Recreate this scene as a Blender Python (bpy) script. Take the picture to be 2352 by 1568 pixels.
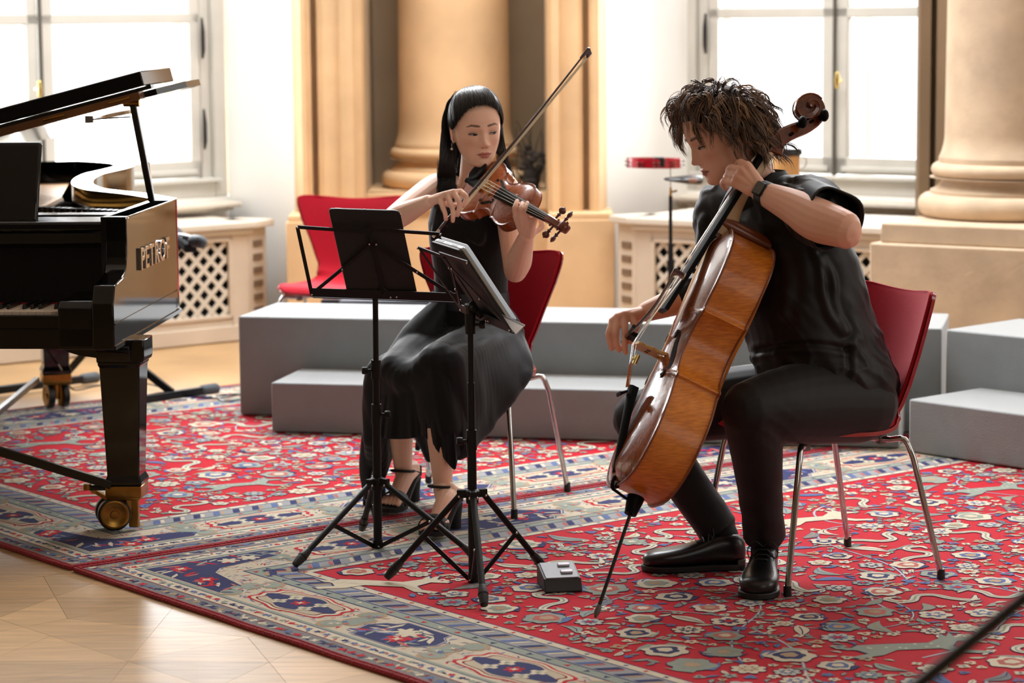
import bpy, math, random
import numpy as np
from mathutils import Vector, Matrix, noise as mnoise
for o in list(bpy.data.objects): bpy.data.objects.remove(o)
SC = bpy.context.scene
COL = SC.collection
rnd = random.Random(7)
# ---------------------------------------------------------------- camera
FPX, CAMH = 5900.0, 1.55
PITCH, ROLL = math.atan(749/5900.0), math.radians(.5)
CAM = np.array([0, 0, CAMH])
FW = np.array([0, math.cos(PITCH), -math.sin(PITCH)])
_u0 = np.cross(np.array([1., 0, 0]), FW)
RT = math.cos(ROLL)*np.array([1., 0, 0]) - math.sin(ROLL)*_u0
UP = math.sin(ROLL)*np.array([1., 0, 0]) + math.cos(ROLL)*_u0
cd = bpy.data.cameras.new('camera'); cam = bpy.data.objects.new('camera', cd); COL.objects.link(cam)
cd.sensor_width = 36; cd.lens = FPX/2352*36
cam.matrix_world = Matrix(((RT[0], UP[0], -FW[0], 0), (RT[1], UP[1], -FW[1], 0), (RT[2], UP[2], -FW[2], CAMH), (0, 0, 0, 1)))
cd.clip_start = .1
cd.dof.use_dof = True; cd.dof.focus_distance = 7.15; cd.dof.aperture_fstop = 3.6; cd.dof.aperture_blades = 9
SC.camera = cam
SC.view_settings.view_transform = 'Standard'; SC.view_settings.look = 'None'
SC.view_settings.gamma = 1; SC.view_settings.use_curve_mapping = False
SC.view_settings.exposure = 0.2
# ---------------------------------------------------------------- daylight and added fill lamps
wd = bpy.data.worlds.new('daylight'); SC.world = wd; wd.use_nodes = True
bg = wd.node_tree.nodes['Background']; bg.inputs[0].default_value = (1, 1, 1, 1); bg.inputs[1].default_value = 2.2
def area(name, loc, target, sx, sy, power, color=(1, 1, 1)):
    l = bpy.data.lights.new(name, 'AREA'); l.shape = 'RECTANGLE'; l.size = sx; l.size_y = sy; l.energy = power; l.color = color
    o = bpy.data.objects.new(name, l); COL.objects.link(o); o.location = loc
    o.rotation_euler = (Vector(target)-Vector(loc)).to_track_quat('-Z', 'Y').to_euler()
    return o
area('window_daylight_left', (-2.75, 13.25, 1.9), (-.9, 9.6, .7), 2.2, 2.4, 330, (.95, .97, 1))
area('window_daylight_right', (2.45, 13.0, 1.9), (.9, 9.4, .7), 2.2, 2.4, 430, (.95, .97, 1))
area('overhead_fill_added', (.2, 10.6, 4.5), (.1, 8.6, 0), 5.5, 2.4, 760, (.93, .96, 1))  # added lamp below the closed ceiling, lifts the riser tops
area('side_fill_added', (6.3, 5.5, 2.4), (0, 8.2, .9), 2.4, 2.8, 60, (1, .97, .93))  # added fill from the right for the faces, no window in that wall
area('rear_fill_added', (3.2, -.5, 3.0), (0, 8.0, .8), 3.0, 2.4, 38, (1, .95, .88))  # added weak fill from behind the lens, no window there

def ray(px, py): return FW + RT*((px-1176)/FPX) + UP*((784-py)/FPX)
def G(px, py, z=0.):
    d = ray(px, py); return CAM + d*((z-CAMH)/d[2])
def P(px, py, Y):
    d = ray(px, py); return CAM + d*(Y/d[1])
def V(*a): return np.array(a, float)
def nrm(a):
    a = np.asarray(a, float); return a/np.linalg.norm(a)

# ---------------------------------------------------------------- materials
def lin(c):
    c = np.array(c, float)/255.
    return tuple(np.where(c <= .04045, c/12.92, ((c+.055)/1.055)**2.4))+(1.,)
MATS = {}
def M(name, rgb=(128, 128, 128), rough=.5, metal=0, spec=.5, var=0, vscale=8, bump=0, bscale=40, coat=0, attr=None, sss=0, sheen=0, aniso=None, rand=0):
    if name in MATS: return MATS[name]
    m = bpy.data.materials.new(name); m.use_nodes = True; nt = m.node_tree; N = nt.nodes; L = nt.links
    b = N['Principled BSDF']; b.inputs['Base Color'].default_value = lin(rgb); b.inputs['Roughness'].default_value = rough
    b.inputs['Metallic'].default_value = metal; b.inputs['Specular IOR Level'].default_value = spec
    b.inputs['Coat Weight'].default_value = coat; b.inputs['Coat Roughness'].default_value = .06
    if sheen: b.inputs['Sheen Weight'].default_value = sheen; b.inputs['Sheen Roughness'].default_value = .5
    if sss: b.inputs['Subsurface Weight'].default_value = sss; b.inputs['Subsurface Radius'].default_value = (.012, .005, .003); b.inputs['Subsurface Scale'].default_value = .6
    tc = N.new('ShaderNodeTexCoord'); src = None
    if attr:
        a = N.new('ShaderNodeVertexColor'); a.layer_name = attr; src = a.outputs[0]; L.new(src, b.inputs['Base Color'])
    if var:
        nz = N.new('ShaderNodeTexNoise'); nz.inputs['Scale'].default_value = vscale; nz.inputs['Detail'].default_value = 6
        mp = N.new('ShaderNodeMapping'); L.new(tc.outputs['Object'], mp.inputs[0]); L.new(mp.outputs[0], nz.inputs[0])
        if aniso: mp.inputs['Scale'].default_value = aniso
        r = N.new('ShaderNodeMapRange'); r.inputs[1].default_value = .3; r.inputs[2].default_value = .7; r.inputs[3].default_value = 1-var; r.inputs[4].default_value = 1+var
        L.new(nz.outputs[0], r.inputs[0])
        mx = N.new('ShaderNodeMix'); mx.data_type = 'RGBA'; mx.blend_type = 'MULTIPLY'; mx.inputs[0].default_value = 1
        if src: L.new(src, mx.inputs[6])
        else: mx.inputs[6].default_value = lin(rgb)
        L.new(r.outputs[0], mx.inputs[7]); src = mx.outputs[2]; L.new(src, b.inputs['Base Color'])
    if rand:
        oi = N.new('ShaderNodeObjectInfo'); r = N.new('ShaderNodeMapRange'); r.inputs[3].default_value = 1-rand; r.inputs[4].default_value = 1+rand
        L.new(oi.outputs['Random'], r.inputs[0])
        mx = N.new('ShaderNodeMix'); mx.data_type = 'RGBA'; mx.blend_type = 'MULTIPLY'; mx.inputs[0].default_value = 1
        if src: L.new(src, mx.inputs[6])
        else: mx.inputs[6].default_value = lin(rgb)
        L.new(r.outputs[0], mx.inputs[7]); L.new(mx.outputs[2], b.inputs['Base Color'])
    if bump:
        nb = N.new('ShaderNodeTexNoise'); nb.inputs['Scale'].default_value = bscale; nb.inputs['Detail'].default_value = 5
        L.new(tc.outputs['Object'], nb.inputs[0])
        bp = N.new('ShaderNodeBump'); bp.inputs['Strength'].default_value = bump; bp.inputs['Distance'].default_value = .01
        L.new(nb.outputs[0], bp.inputs['Height']); L.new(bp.outputs[0], b.inputs['Normal'])
    MATS[name] = m; return m

# ---------------------------------------------------------------- mesh helpers
W = {}      # world origin of every object that may parent others
def frame_from(axis, ref=(0, 0, 1)):
    a = nrm(axis); r = np.array(ref, float)
    if abs(a@r) > .98: r = np.array([1., 0, 0])
    x = nrm(np.cross(r, a)); y = np.cross(a, x); return x, y, a
class MB:
    def __init__(s): s.v = []; s.f = []; s.mi = []; s.c = []; s.k = 0; s.col = None
    def add(s, v, f, mi=0):
        k = len(s.v); s.v.extend([tuple(map(float, p)) for p in v]); s.f.extend([tuple(i+k for i in q) for q in f]); s.mi.extend([mi]*len(f)); s.c.extend([s.col]*len(f))
    def hexa(s, p, mi=0):  # 8 corners: bottom 0-3 ccw, top 4-7
        s.add(p, [(3, 2, 1, 0), (4, 5, 6, 7), (0, 1, 5, 4), (1, 2, 6, 5), (2, 3, 7, 6), (3, 0, 4, 7)], mi)
    def obox(s, o, a, b, c, mi=0):
        o, a, b, c = [np.asarray(q, float) for q in (o, a, b, c)]
        if np.cross(a, b)@c < 0: a, b = b, a
        s.hexa([o, o+a, o+a+b, o+b, o+c, o+a+c, o+a+b+c, o+b+c], mi)
    def box(s, x0, x1, y0, y1, z0, z1, mi=0): s.obox((x0, y0, z0), (x1-x0, 0, 0), (0, y1-y0, 0), (0, 0, z1-z0), mi)
    def bar(s, p0, p1, w, h, ref=(0, 0, 1), mi=0):
        p0 = np.asarray(p0, float); p1 = np.asarray(p1, float); x, y, a = frame_from(p1-p0, ref)
        s.obox(p0-x*w/2-y*h/2, x*w, y*h, p1-p0, mi)
    def tube(s, pts, r, seg=8, caps=True, closed=False, flat=1., ref=(0, 0, 1), mi=0, ends=False):
        pts = [np.asarray(p, float) for p in pts]; n = len(pts)
        rs = list(r) if hasattr(r, '__len__') else [r]*n
        if ends:   # rounded ends
            d0 = nrm(pts[0]-pts[1]); d1 = nrm(pts[-1]-pts[-2])
            a0 = [(pts[0]+d0*rs[0]*math.sin(t), rs[0]*math.cos(t)) for t in (1.45, .95, .45)]
            a1 = [(pts[-1]+d1*rs[-1]*math.sin(t), rs[-1]*math.cos(t)) for t in (.45, .95, 1.45)]
            pts = [p for p, _ in a0]+pts+[p for p, _ in a1]; rs = [q for _, q in a0]+rs+[q for _, q in a1]; n = len(pts)
        T = []
        for i in range(n):
            a = pts[(i-1) % n] if closed or i > 0 else pts[0]; b = pts[(i+1) % n] if closed or i < n-1 else pts[-1]
            T.append(nrm(b-a))
        x, y, _ = frame_from(T[0], ref); ring = []; v = []
        for i in range(n):
            t = T[i]; x = x-t*(x@t); x = nrm(x); y = np.cross(t, x)
            fl = flat[i] if hasattr(flat, '__len__') else flat
            for k in range(seg):
                an = 2*math.pi*k/seg; v.append(pts[i]+rs[i]*(math.cos(an)*x+math.sin(an)*fl*y))
        f = []
        for i in range(n if closed else n-1):
            for k in range(seg):
                a = i*seg+k; b = i*seg+(k+1) % seg; j = (i+1) % n
                f.append((a, b, j*seg+(k+1) % seg, j*seg+k))
        if caps and not closed: f.append(tuple(range(seg-1, -1, -1))); f.append(tuple((n-1)*seg+k for k in range(seg)))
        s.add(v, f, mi)
    def cyl(s, p0, p1, r0, r1=None, seg=16, mi=0): s.tube([p0, p1], [r0, r0 if r1 is None else r1], seg, mi=mi)
    def lathe(s, prof, o=(0, 0, 0), axis=(0, 0, 1), seg=32, mi=0, ref=(0, 1, 0), a0=0, a1=2*math.pi):
        x, y, a = frame_from(axis, ref); o = np.asarray(o, float); full = abs(a1-a0-2*math.pi) < 1e-6; n = seg if full else seg+1
        v = []; f = []
        for (r, h) in prof:
            for k in range(n):
                t = a0+(a1-a0)*k/seg; v.append(o+a*h+max(r, 1e-5)*(math.cos(t)*x+math.sin(t)*y))
        for i in range(len(prof)-1):
            for k in range(seg):
                q = (k+1) % n; f.append((i*n+k, i*n+q, (i+1)*n+q, (i+1)*n+k))
        s.add(v, f, mi)
    def prism(s, poly, h0, h1, fr=None, mi=0):
        # poly in (x,y), extruded h0..h1 along third axis; fr = (origin, ex, ey, ez)
        o, ex, ey, ez = fr if fr else (V(0, 0, 0), V(1, 0, 0), V(0, 1, 0), V(0, 0, 1))
        o, ex, ey, ez = [np.asarray(q, float) for q in (o, ex, ey, ez)]
        A = sum(poly[i][0]*poly[(i+1) % len(poly)][1]-poly[(i+1) % len(poly)][0]*poly[i][1] for i in range(len(poly)))
        pl = list(poly) if A*(np.cross(ex, ey)@ez)*(h1-h0) > 0 else list(poly)[::-1]
        n = len(pl); v = [o+ex*p[0]+ey*p[1]+ez*h0 for p in pl]+[o+ex*p[0]+ey*p[1]+ez*h1 for p in pl]
        s.add(v, [tuple(range(n-1, -1, -1)), tuple(range(n, 2*n))]+[(i, (i+1) % n, n+(i+1) % n, n+i) for i in range(n)], mi)
    def ell(s, c, r, rot=None, nu=20, nv=12, mi=0):
        c = np.asarray(c, float); r = np.broadcast_to(np.asarray(r, float), (3,)); Rm = np.eye(3) if rot is None else np.asarray(rot)
        v = [c+Rm@V(0, 0, -r[2])]
        for j in range(1, nv):
            p = -math.pi/2+math.pi*j/nv
            for k in range(nu):
                t = 2*math.pi*k/nu; v.append(c+Rm@V(r[0]*math.cos(p)*math.cos(t), r[1]*math.cos(p)*math.sin(t), r[2]*math.sin(p)))
        v.append(c+Rm@V(0, 0, r[2])); f = []
        for k in range(nu): f.append((0, 1+(k+1) % nu, 1+k))
        for j in range(nv-2):
            for k in range(nu):
                a = 1+j*nu+k; b = 1+j*nu+(k+1) % nu; f.append((a, b, b+nu, a+nu))
        t = len(v)-1
        for k in range(nu): f.append((t, 1+(nv-2)*nu+k, 1+(nv-2)*nu+(k+1) % nu))
        s.add(v, f, mi)
    def loft(s, rings, closed=True, caps=True, mi=0):
        n = len(rings[0]); v = [p for r in rings for p in r]; f = []
        for i in range(len(rings)-1):
            for k in range(n if closed else n-1):
                q = (k+1) % n; f.append((i*n+k, i*n+q, (i+1)*n+q, (i+1)*n+k))
        if caps and closed: f.append(tuple(range(n-1, -1, -1))); f.append(tuple((len(rings)-1)*n+k for k in range(n)))
        s.add(v, f, mi)
    def grid(s, g, mi=0, flip=False):
        nr, nc = len(g), len(g[0]); v = [p for r in g for p in r]
        f = [(i*nc+j, i*nc+j+1, (i+1)*nc+j+1, (i+1)*nc+j) for i in range(nr-1) for j in range(nc-1)]
        if flip: f = [q[::-1] for q in f]
        s.add(v, f, mi)
    def mesh(s, name, off=(0, 0, 0)):
        me = bpy.data.meshes.new(name); off = np.asarray(off, float)
        me.from_pydata([tuple(np.array(p)-off) for p in s.v], [], s.f)
        if any(m for m in s.mi): me.polygons.foreach_set('material_index', s.mi)
        if any(c is not None for c in s.c):
            ca = me.color_attributes.new('tint', 'FLOAT_COLOR', 'CORNER'); buf = []
            for p, c in zip(me.polygons, s.c): buf.extend(list(c)*p.loop_total)
            ca.data.foreach_set('color', np.array(buf, np.float32))
        return me
    def build(s, name, mat, parent=None, smooth=True, ang=40, bev=0, seg=2, off=None, sub=0):
        o0 = W[parent.name] if parent is not None else (np.zeros(3) if off is None else np.asarray(off, float))
        me = s.mesh(name, o0)
        return link(name, me, mat, parent, smooth, ang, bev, seg, o0, sub)
def link(name, me, mat, parent=None, smooth=True, ang=40, bev=0, seg=2, o0=None, sub=0):
    for m in (mat if isinstance(mat, (list, tuple)) else [mat]): me.materials.append(m)
    o = bpy.data.objects.new(name, me); COL.objects.link(o)
    o0 = np.zeros(3) if o0 is None else o0
    if parent is not None: o.parent = parent
    else: o.location = o0
    W[o.name] = np.asarray(o0, float)
    if smooth: me.shade_smooth(); me.set_sharp_from_angle(angle=math.radians(ang))
    if bev:
        b = o.modifiers.new('bevel', 'BEVEL'); b.width = bev; b.segments = seg; b.limit_method = 'ANGLE'; b.angle_limit = math.radians(35)
    if sub:
        b = o.modifiers.new('sub', 'SUBSURF'); b.levels = sub; b.render_levels = sub
    return o
def tag(o, label, cat, group=None, kind=None):
    if label: o['label'] = label
    if cat: o['category'] = cat
    if group: o['group'] = group
    if kind: o['kind'] = kind
    return o
def thing(name, label, cat, loc=(0, 0, 0), group=None):
    o = bpy.data.objects.new(name, None); COL.objects.link(o); o.location = loc; W[o.name] = np.asarray(loc, float); o.empty_display_size = .1
    return tag(o, label, cat, group)
def struct(o): o['kind'] = 'structure'; return o
def copy_tree(o, parent=None):
    c = o.copy(); COL.objects.link(c); W[c.name] = W[o.name]
    if parent is not None: c.parent = parent
    for ch in list(o.children): copy_tree(ch, c)
    return c
def evald(o):
    dg = bpy.context.evaluated_depsgraph_get(); dg.update()
    return bpy.data.meshes.new_from_object(o.evaluated_get(dg))
def remesh(mb, vox, smooth=4, fac=.5, name='m'):
    me = mb.mesh(name); o = bpy.data.objects.new('tmp', me); COL.objects.link(o)
    m = o.modifiers.new('r', 'REMESH'); m.mode = 'VOXEL'; m.voxel_size = vox; m.use_smooth_shade = True
    if smooth: s = o.modifiers.new('s', 'SMOOTH'); s.iterations = smooth; s.factor = fac
    out = evald(o); bpy.data.objects.remove(o); bpy.data.meshes.remove(me); return out
def spline(pts, n):   # Catmull-Rom through points (any dimension)
    p = np.asarray(pts, float); p = np.vstack([2*p[0]-p[1], p, 2*p[-1]-p[-2]]); out = []; segs = len(p)-3
    for i in range(n):
        t = i/(n-1)*segs; k = min(int(t), segs-1); u = t-k; a, b, c, d = p[k:k+4]
        out.append(.5*((2*b)+(-a+c)*u+(2*a-5*b+4*c-d)*u*u+(-a+3*b-3*c+d)*u**3))
    return np.array(out)
# ================================================================ room shell
STONE = M('sandstone', (214, 178, 134), .78, var=.12, vscale=3.5, bump=.12, bscale=30)
STONE2 = M('pale_sandstone', (194, 170, 142), .85, var=.14, vscale=6, bump=.15, bscale=45)
STONE_SHADE = M('shaded_sandstone', (112, 90, 65), .9, var=.12, vscale=3)  # darker copy of the stone, the pier's shade put into its colour
WHITE = M('white_plaster', (240, 238, 232), .8, var=.02, vscale=2)
CREAM = M('cream_paint', (208, 198, 182), .5, var=.04, vscale=5)
CREAM2 = M('radiator_paint', (204, 188, 168), .55, var=.05, vscale=6)
WPAINT = M('window_paint', (196, 193, 184), .45, var=.05, vscale=6)
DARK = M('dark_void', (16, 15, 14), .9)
IRON = M('dark_iron', (50, 50, 50), .45, .7)
BRASS = M('brass', (150, 112, 52), .28, 1., var=.15, vscale=30)
CHROME = M('chrome', (190, 188, 186), .12, 1.)
BLACKP = M('black_plastic', (14, 14, 15), .4)
def glass_mat():
    m = bpy.data.materials.new('window_glass'); m.use_nodes = True; N = m.node_tree.nodes; L = m.node_tree.links
    N.remove(N['Principled BSDF']); t = N.new('ShaderNodeBsdfTransparent'); g = N.new('ShaderNodeBsdfGlossy'); g.inputs['Roughness'].default_value = .02
    f = N.new('ShaderNodeFresnel'); x = N.new('ShaderNodeMixShader'); L.new(f.outputs[0], x.inputs[0]); L.new(t.outputs[0], x.inputs[1]); L.new(g.outputs[0], x.inputs[2]); L.new(x.outputs[0], N['Material Output'].inputs[0])
    return m
GLASS = glass_mat()
# floor: parquet panels near the lens as boards, the rest in the material
def wood_floor():
    m = M('parquet_wood', (184, 150, 108), .33, var=.2, vscale=5, aniso=(1, 9, 1), rand=.22)
    return m
PARQ = wood_floor()
mb = MB(); mb.box(-9, 9, -1, 15, -.06, -.004)
floor = struct(mb.build('floor', M('parquet_base', (178, 142, 98), .32, var=.18, vscale=2.5), smooth=False))
pa = math.radians(-3.5); PX = V(math.cos(pa), math.sin(pa), 0); PY = V(-math.sin(pa), math.cos(pa), 0); PO = V(-.94, 6.10, 0); PS = .69
def board(poly):
    mb = MB(); c = np.mean(poly, 0); ins = [c+(np.array(p)-c)*(1-.0012/max(.05, np.linalg.norm(np.array(p)-c))) for p in poly]
    mb.prism([(q[0], q[1]) for q in ins], -.004, 0, (PO, PX*PS, PY*PS, V(0, 0, 1)))
    return mb.build('parquet_board', PARQ, floor, smooth=False)
for i in range(-2, 3):
    for j in range(-2, 4):
        q = PO+PX*PS*(i+.5)+PY*PS*(j+.5)
        if (q[1]-7.131)*math.cos(math.radians(-51)) - (q[0]+1.251)*math.sin(math.radians(-51)) > .55 and j < 3: continue   # wholly under the rug
        if j < 3 and not (-1.9 < q[0] < .45): continue
        if q[0] < -1.95 or q[0] > .5 : continue
        def pt(u, v): return (i+u, j+v)
        a = .27
        c = pt(.5, .5); mids = [pt(.5, 0), pt(1, .5), pt(.5, 1), pt(0, .5)]; cor = [pt(0, 0), pt(1, 0), pt(1, 1), pt(0, 1)]
        inn = [pt(.5-a/2, .5-a/2), pt(.5+a/2, .5-a/2), pt(.5+a/2, .5+a/2), pt(.5-a/2, .5+a/2)]
        for k in range(4):
            n = (k+1) % 4
            board([c, inn[k], mids[k], inn[n]])                       # star rhombus
            board([cor[k], mids[k], inn[k]]); board([cor[k], inn[k], mids[k-1]])
# ---- frames of the bay: left wall, centre pier, right wall
A1 = math.radians(38.6); D1 = V(math.cos(A1), math.sin(A1), 0); N1 = V(-math.sin(A1), math.cos(A1), 0)
A2 = math.radians(-33); D2 = V(math.cos(A2), math.sin(A2), 0); N2 = V(-math.sin(A2), math.cos(A2), 0)
UZ = V(0, 0, 1)
TOP = 4.6
def px2(px, Y): q = P(px, 300, Y); return (q[0], Y)
def prof(pts): return [px2(*p) for p in pts]
# centre wall: plan of pier with pilasters and a recess for the column
plan = prof([(676, 12.60), (684, 12.47), (690, 12.45), (694, 12.42), (704, 12.42), (708, 12.45), (716, 12.45), (719, 12.56), (727, 12.56), (731, 12.46), (745, 12.44), (780, 12.44), (784, 12.41), (798, 12.39), (812, 12.40), (818, 12.44), (832, 12.47), (838, 12.52)])
plan += prof([(838, 13.35), (1256, 13.35)])
plan += prof([(1256, 12.55), (1262, 12.44), (1268, 12.40), (1285, 12.40), (1290, 12.44), (1330, 12.44), (1338, 12.46), (1342, 12.56), (1350, 12.56), (1354, 12.45), (1362, 12.42), (1376, 12.42), (1382, 12.46), (1392, 12.60)])
back = [(plan[-1][0]+.5, 14.6), (plan[0][0]-.7, 14.6)]
mb = MB(); mb.prism(plan+back, .60, TOP)
wc = struct(mb.build('wall_back', STONE, ang=30))
# moulded edges left and right of the pier and its low pedestals
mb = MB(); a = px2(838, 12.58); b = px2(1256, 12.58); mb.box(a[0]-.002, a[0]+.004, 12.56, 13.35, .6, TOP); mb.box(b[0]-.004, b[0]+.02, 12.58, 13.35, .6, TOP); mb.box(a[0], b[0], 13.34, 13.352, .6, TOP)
mb.build('recess_shade_lining', M('recess_shade', (168, 146, 116), .9, var=.1, vscale=3), wc, smooth=False)  # added thin lining, recess shade put into its darker colour
def ped(x0, x1, Y, nm='pilaster_pedestal', top=.605):
    mb = MB(); a = px2(x0, Y); b = px2(x1, Y)
    mb.prism([(a[0], a[1]), (b[0], b[1]), (b[0]+.02, 14.5), (a[0]-.02, 14.5)], 0, top-.03)
    mb.prism([(a[0]+.01, a[1]+.015), (b[0]-.01, b[1]+.015), (b[0]+.02, 14.5), (a[0]-.02, 14.5)], top-.03, top)
    return mb.build(nm, STONE, wc, bev=.006)
ped(652, 838, 12.30); ped(1256, 1412, 12.30)
mb = MB(); a = px2(838, 12.62); b = px2(1256, 12.62); mb.box(a[0], b[0], 12.62, 14, 0, .665); mb.box(a[0], b[0], 12.60, 12.7, .60, .69); mb.box(a[0], b[0], 12.62, 14, .665, .69)
mb.build('column_pedestal', STONE, wc, bev=.006)
def column(parent, cx, cy, z0, r, rb, mat):
    """attic base: plinthless, two tori with a scotia, then the tapering shaft"""
    h = rb*.62; k = rb-r
    pr_ = [(rb*.9, 0)]
    for t in range(9): an = -math.pi/2+math.pi*t/8; pr_.append((rb-h*.17+h*.17*math.cos(an), h*.19+h*.19*math.sin(an)))
    pr_ += [(rb-h*.2, h*.38), (rb-h*.2, h*.43)]
    for t in range(7): an = t/6; pr_.append((rb-h*.2-(k*.42)*math.sin(math.pi*an*.6+.1), h*.43+h*.2*an))
    pr_ += [(rb-k*.45, h*.64)]
    for t in range(9): an = -math.pi/2+math.pi*t/8; pr_.append((rb-k*.5-h*.12+h*.12*math.cos(an), h*.76+h*.115*math.sin(an)))
    pr_ += [(r+k*.22, h*.89), (r+k*.22, h*.96)]
    mb = MB(); mb.lathe(pr_, (cx, cy, z0), seg=64); mb.build('column_base', mat, parent, ang=30)
    sh = [(r+k*.2, h*.96)]+[(r+k*.2*(1-t/5)**2, h*.96+.1*t/5) for t in range(1, 6)]+[(r*(1-.02*t), h*.96+.1+t*.7) for t in range(1, 6)]
    mb = MB(); mb.lathe(sh, (cx, cy, z0), seg=64); mb.build('column_shaft', mat, parent, ang=30)
column(wc, P(1044, 300, 13.05)[0], 13.05, .69, .283, .372, STONE)
# ---- reveals and outer walls
WL = V(-1.42, 12.92, 0)   # right end of the left window plane
WR = V(.90, 13.07, 0)     # left end of the right window plane
def quadwall(mb, a, b, z0, z1, th=.04):
    a = np.array(a, float); b = np.array(b, float); d = nrm(b-a); n = V(-d[1], d[0], 0)
    mb.obox((a[0], a[1], z0), b-a, n*th, UZ*(z1-z0))
mb = MB(); quadwall(mb, (plan[0][0]+.01, plan[0][1], 0), WL, 0, TOP, -.05)
w1 = struct(mb.build('wall_left', WHITE, smooth=False))
mb = MB(); p1 = WL+N1*.02; e = WL-D1*2.35
mb.obox(WL+N1*.0, -D1*2.6, N1*.3, UZ*.66)                                   # below window
mb.obox(WL+UZ*2.75, -D1*2.6, N1*.3, UZ*(TOP-2.75))
quadwall(mb, e, e-N1*.75, 0, TOP, .05); mb.obox(e-N1*.75-D1*3.0, D1*3.0, N1*.3, UZ*TOP)
mb.build('window_surround', WHITE, w1, smooth=False)
mb = MB(); quadwall(mb, (plan[len(plan)-1][0]-.01, plan[-1][1], 0), WR, 0, TOP, .05)
w2 = struct(mb.build('wall_right', WHITE, smooth=False))
mb = MB(); mb.obox(WR, D2*2.6, N2*.3, UZ*.66); mb.obox(WR+UZ*2.75, D2*2.6, N2*.3, UZ*(TOP-2.75)); mb.build('window_surround', WHITE, w2, smooth=False)
# pier beyond the right window and its pilaster ribs
pp = [(2104, 12.3), (2106, 11.95), (2112, 11.9), (2136, 11.88), (2140, 11.96), (2147, 11.96), (2150, 11.86), (2176, 11.8), (2340, 11.35), (2600, 10.9)]
q = prof(pp); mb = MB(); mb.prism(q+[(q[-1][0]+.5, 12.6), (q[0][0]+.4, 13.4)], 0, TOP); mb.build('pier', STONE_SHADE, w2, ang=30)
# pedestal and column at the right
pc = P(2022, 511, 10.85); pz = pc[2]; po = V(pc[0], pc[1], 0)
mb = MB(); mb.obox(po+UZ*(pz-.085), D2*1.1, N2*1.0, UZ*.085); mb.obox(po-D2*.036-N2*.03, D2*1.17, N2*1.1, UZ*(pz-.085))
mb.obox(po+D2*1.03-N2*.1, D2*.6, N2*.9, UZ*(pz-.13))
mb.build('column_pedestal', STONE2, w2, bev=.008)
cc = P(2338, 480, 11.15); column(w2, cc[0], cc[1], pz, .318, .432, STONE2)
# ---- windows
def window(name, O, a, n, sw=.88):
    """O right/left end of the opening, a = along the wall, n = outward"""
    root = bpy.data.objects.new(name, None); COL.objects.link(root); root['kind'] = 'structure'; W[root.name] = np.array(O); root.location = O; c_ = .14+sw; e_ = c_+.015+sw-.01
    def bx(mb, s0, s1, z0, z1, y0, y1): mb.obox(O+a*s0+n*y0+UZ*z0, a*(s1-s0), n*(y1-y0), UZ*(z1-z0))
    mb = MB()
    bx(mb, 0, .075, .66, 2.75, .0, .10); bx(mb, .075, .135, .70, 2.7, .03, .16); bx(mb, e_+.065, e_+.145, .66, 2.75, 0, .10); bx(mb, e_+.005, e_+.065, .7, 2.7, .03, .16)
    bx(mb, .075, e_+.065, .66, .74, .0, .16); bx(mb, .075, e_+.065, 2.68, 2.75, 0, .16); bx(mb, .05, e_+.095, .735, .755, -.03, .1)
    mb.build('window_frame', WPAINT, root, bev=.006)
    mb = MB(); bx(mb, 0, .13, .7, 2.7, .28, .34); bx(mb, c_-.02, c_+.06, .7, 2.7, .28, .34); bx(mb, e_+.015, e_+.145, .7, 2.7, .28, .34); bx(mb, .1, e_+.045, .7, .83, .28, .34); bx(mb, .1, e_+.045, 1.53, 1.575, .28, .34)
    mb.build('outer_frame', WPAINT, root, bev=.006)
    for (s0, s1) in ((.14, c_), (c_+.015, e_)):
        mb = MB(); st = .055
        bx(mb, s0, s0+st, .76, 2.66, .02, .07); bx(mb, s1-st-.01, s1, .76, 2.66, .02, .07)
        bx(mb, s0, s1, .76, .845, .02, .07); bx(mb, s0, s1, 1.525, 1.575, .02, .07); bx(mb, s0, s1, 2.58, 2.66, .02, .07)
        bx(mb, s0+.03, s1-.03, .775, .80, .005, .05)
        sa = mb.build('sash', WPAINT, root, bev=.005)
        for z0, z1 in ((.845, 1.525), (1.575, 2.58)):
            mb = MB(); bx(mb, s0+st-.01, s1-st, z0-.01, z1+.01, .043, .047); mb.build('pane', GLASS, sa, smooth=False)
    mb = MB(); mb.tube([O+a*(c_+.007)+n*.01+UZ*.70, O+a*(c_+.007)+n*.01+UZ*2.7], .011, 8); mb.build('espagnolette_rod', M('aged_rod', (96, 92, 84), .5, .4), root)
    mb = MB(); h = O+a*(c_+.05)-n*.02+UZ*1.22; mb.tube([h, h-n*.03], .012, 8); mb.tube([h-n*.03+UZ*.035, h-n*.035, h-n*.03-UZ*.03], [.010, .013, .011], 10, ends=True); mb.build('window_handle', M('polished_brass', (214, 190, 120), .25, 1.), root)
    for z in (.9, 1.35, 2.2):
        mb = MB(); mb.tube([O+a*.137-n*.005+UZ*z, O+a*.137-n*.012+UZ*(z+.04), O+a*.137-n*.012+UZ*(z+.13), O+a*.137-n*.005+UZ*(z+.2)], [.006, .011, .011, .006], 8); mb.build('hinge', IRON, root)
    # small apron and inner sill
    mb = MB(); bx(mb, .02, 2.1, .615, .64, -.16, .05); bx(mb, .05, 2.1, .60, .615, -.13, .02); mb.build('window_sill', CREAM, root, bev=.006)
    return root
window('window_1', WL, -D1, N1)
window('window_2', WR-D2*.03, D2, N2, .70)
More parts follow.
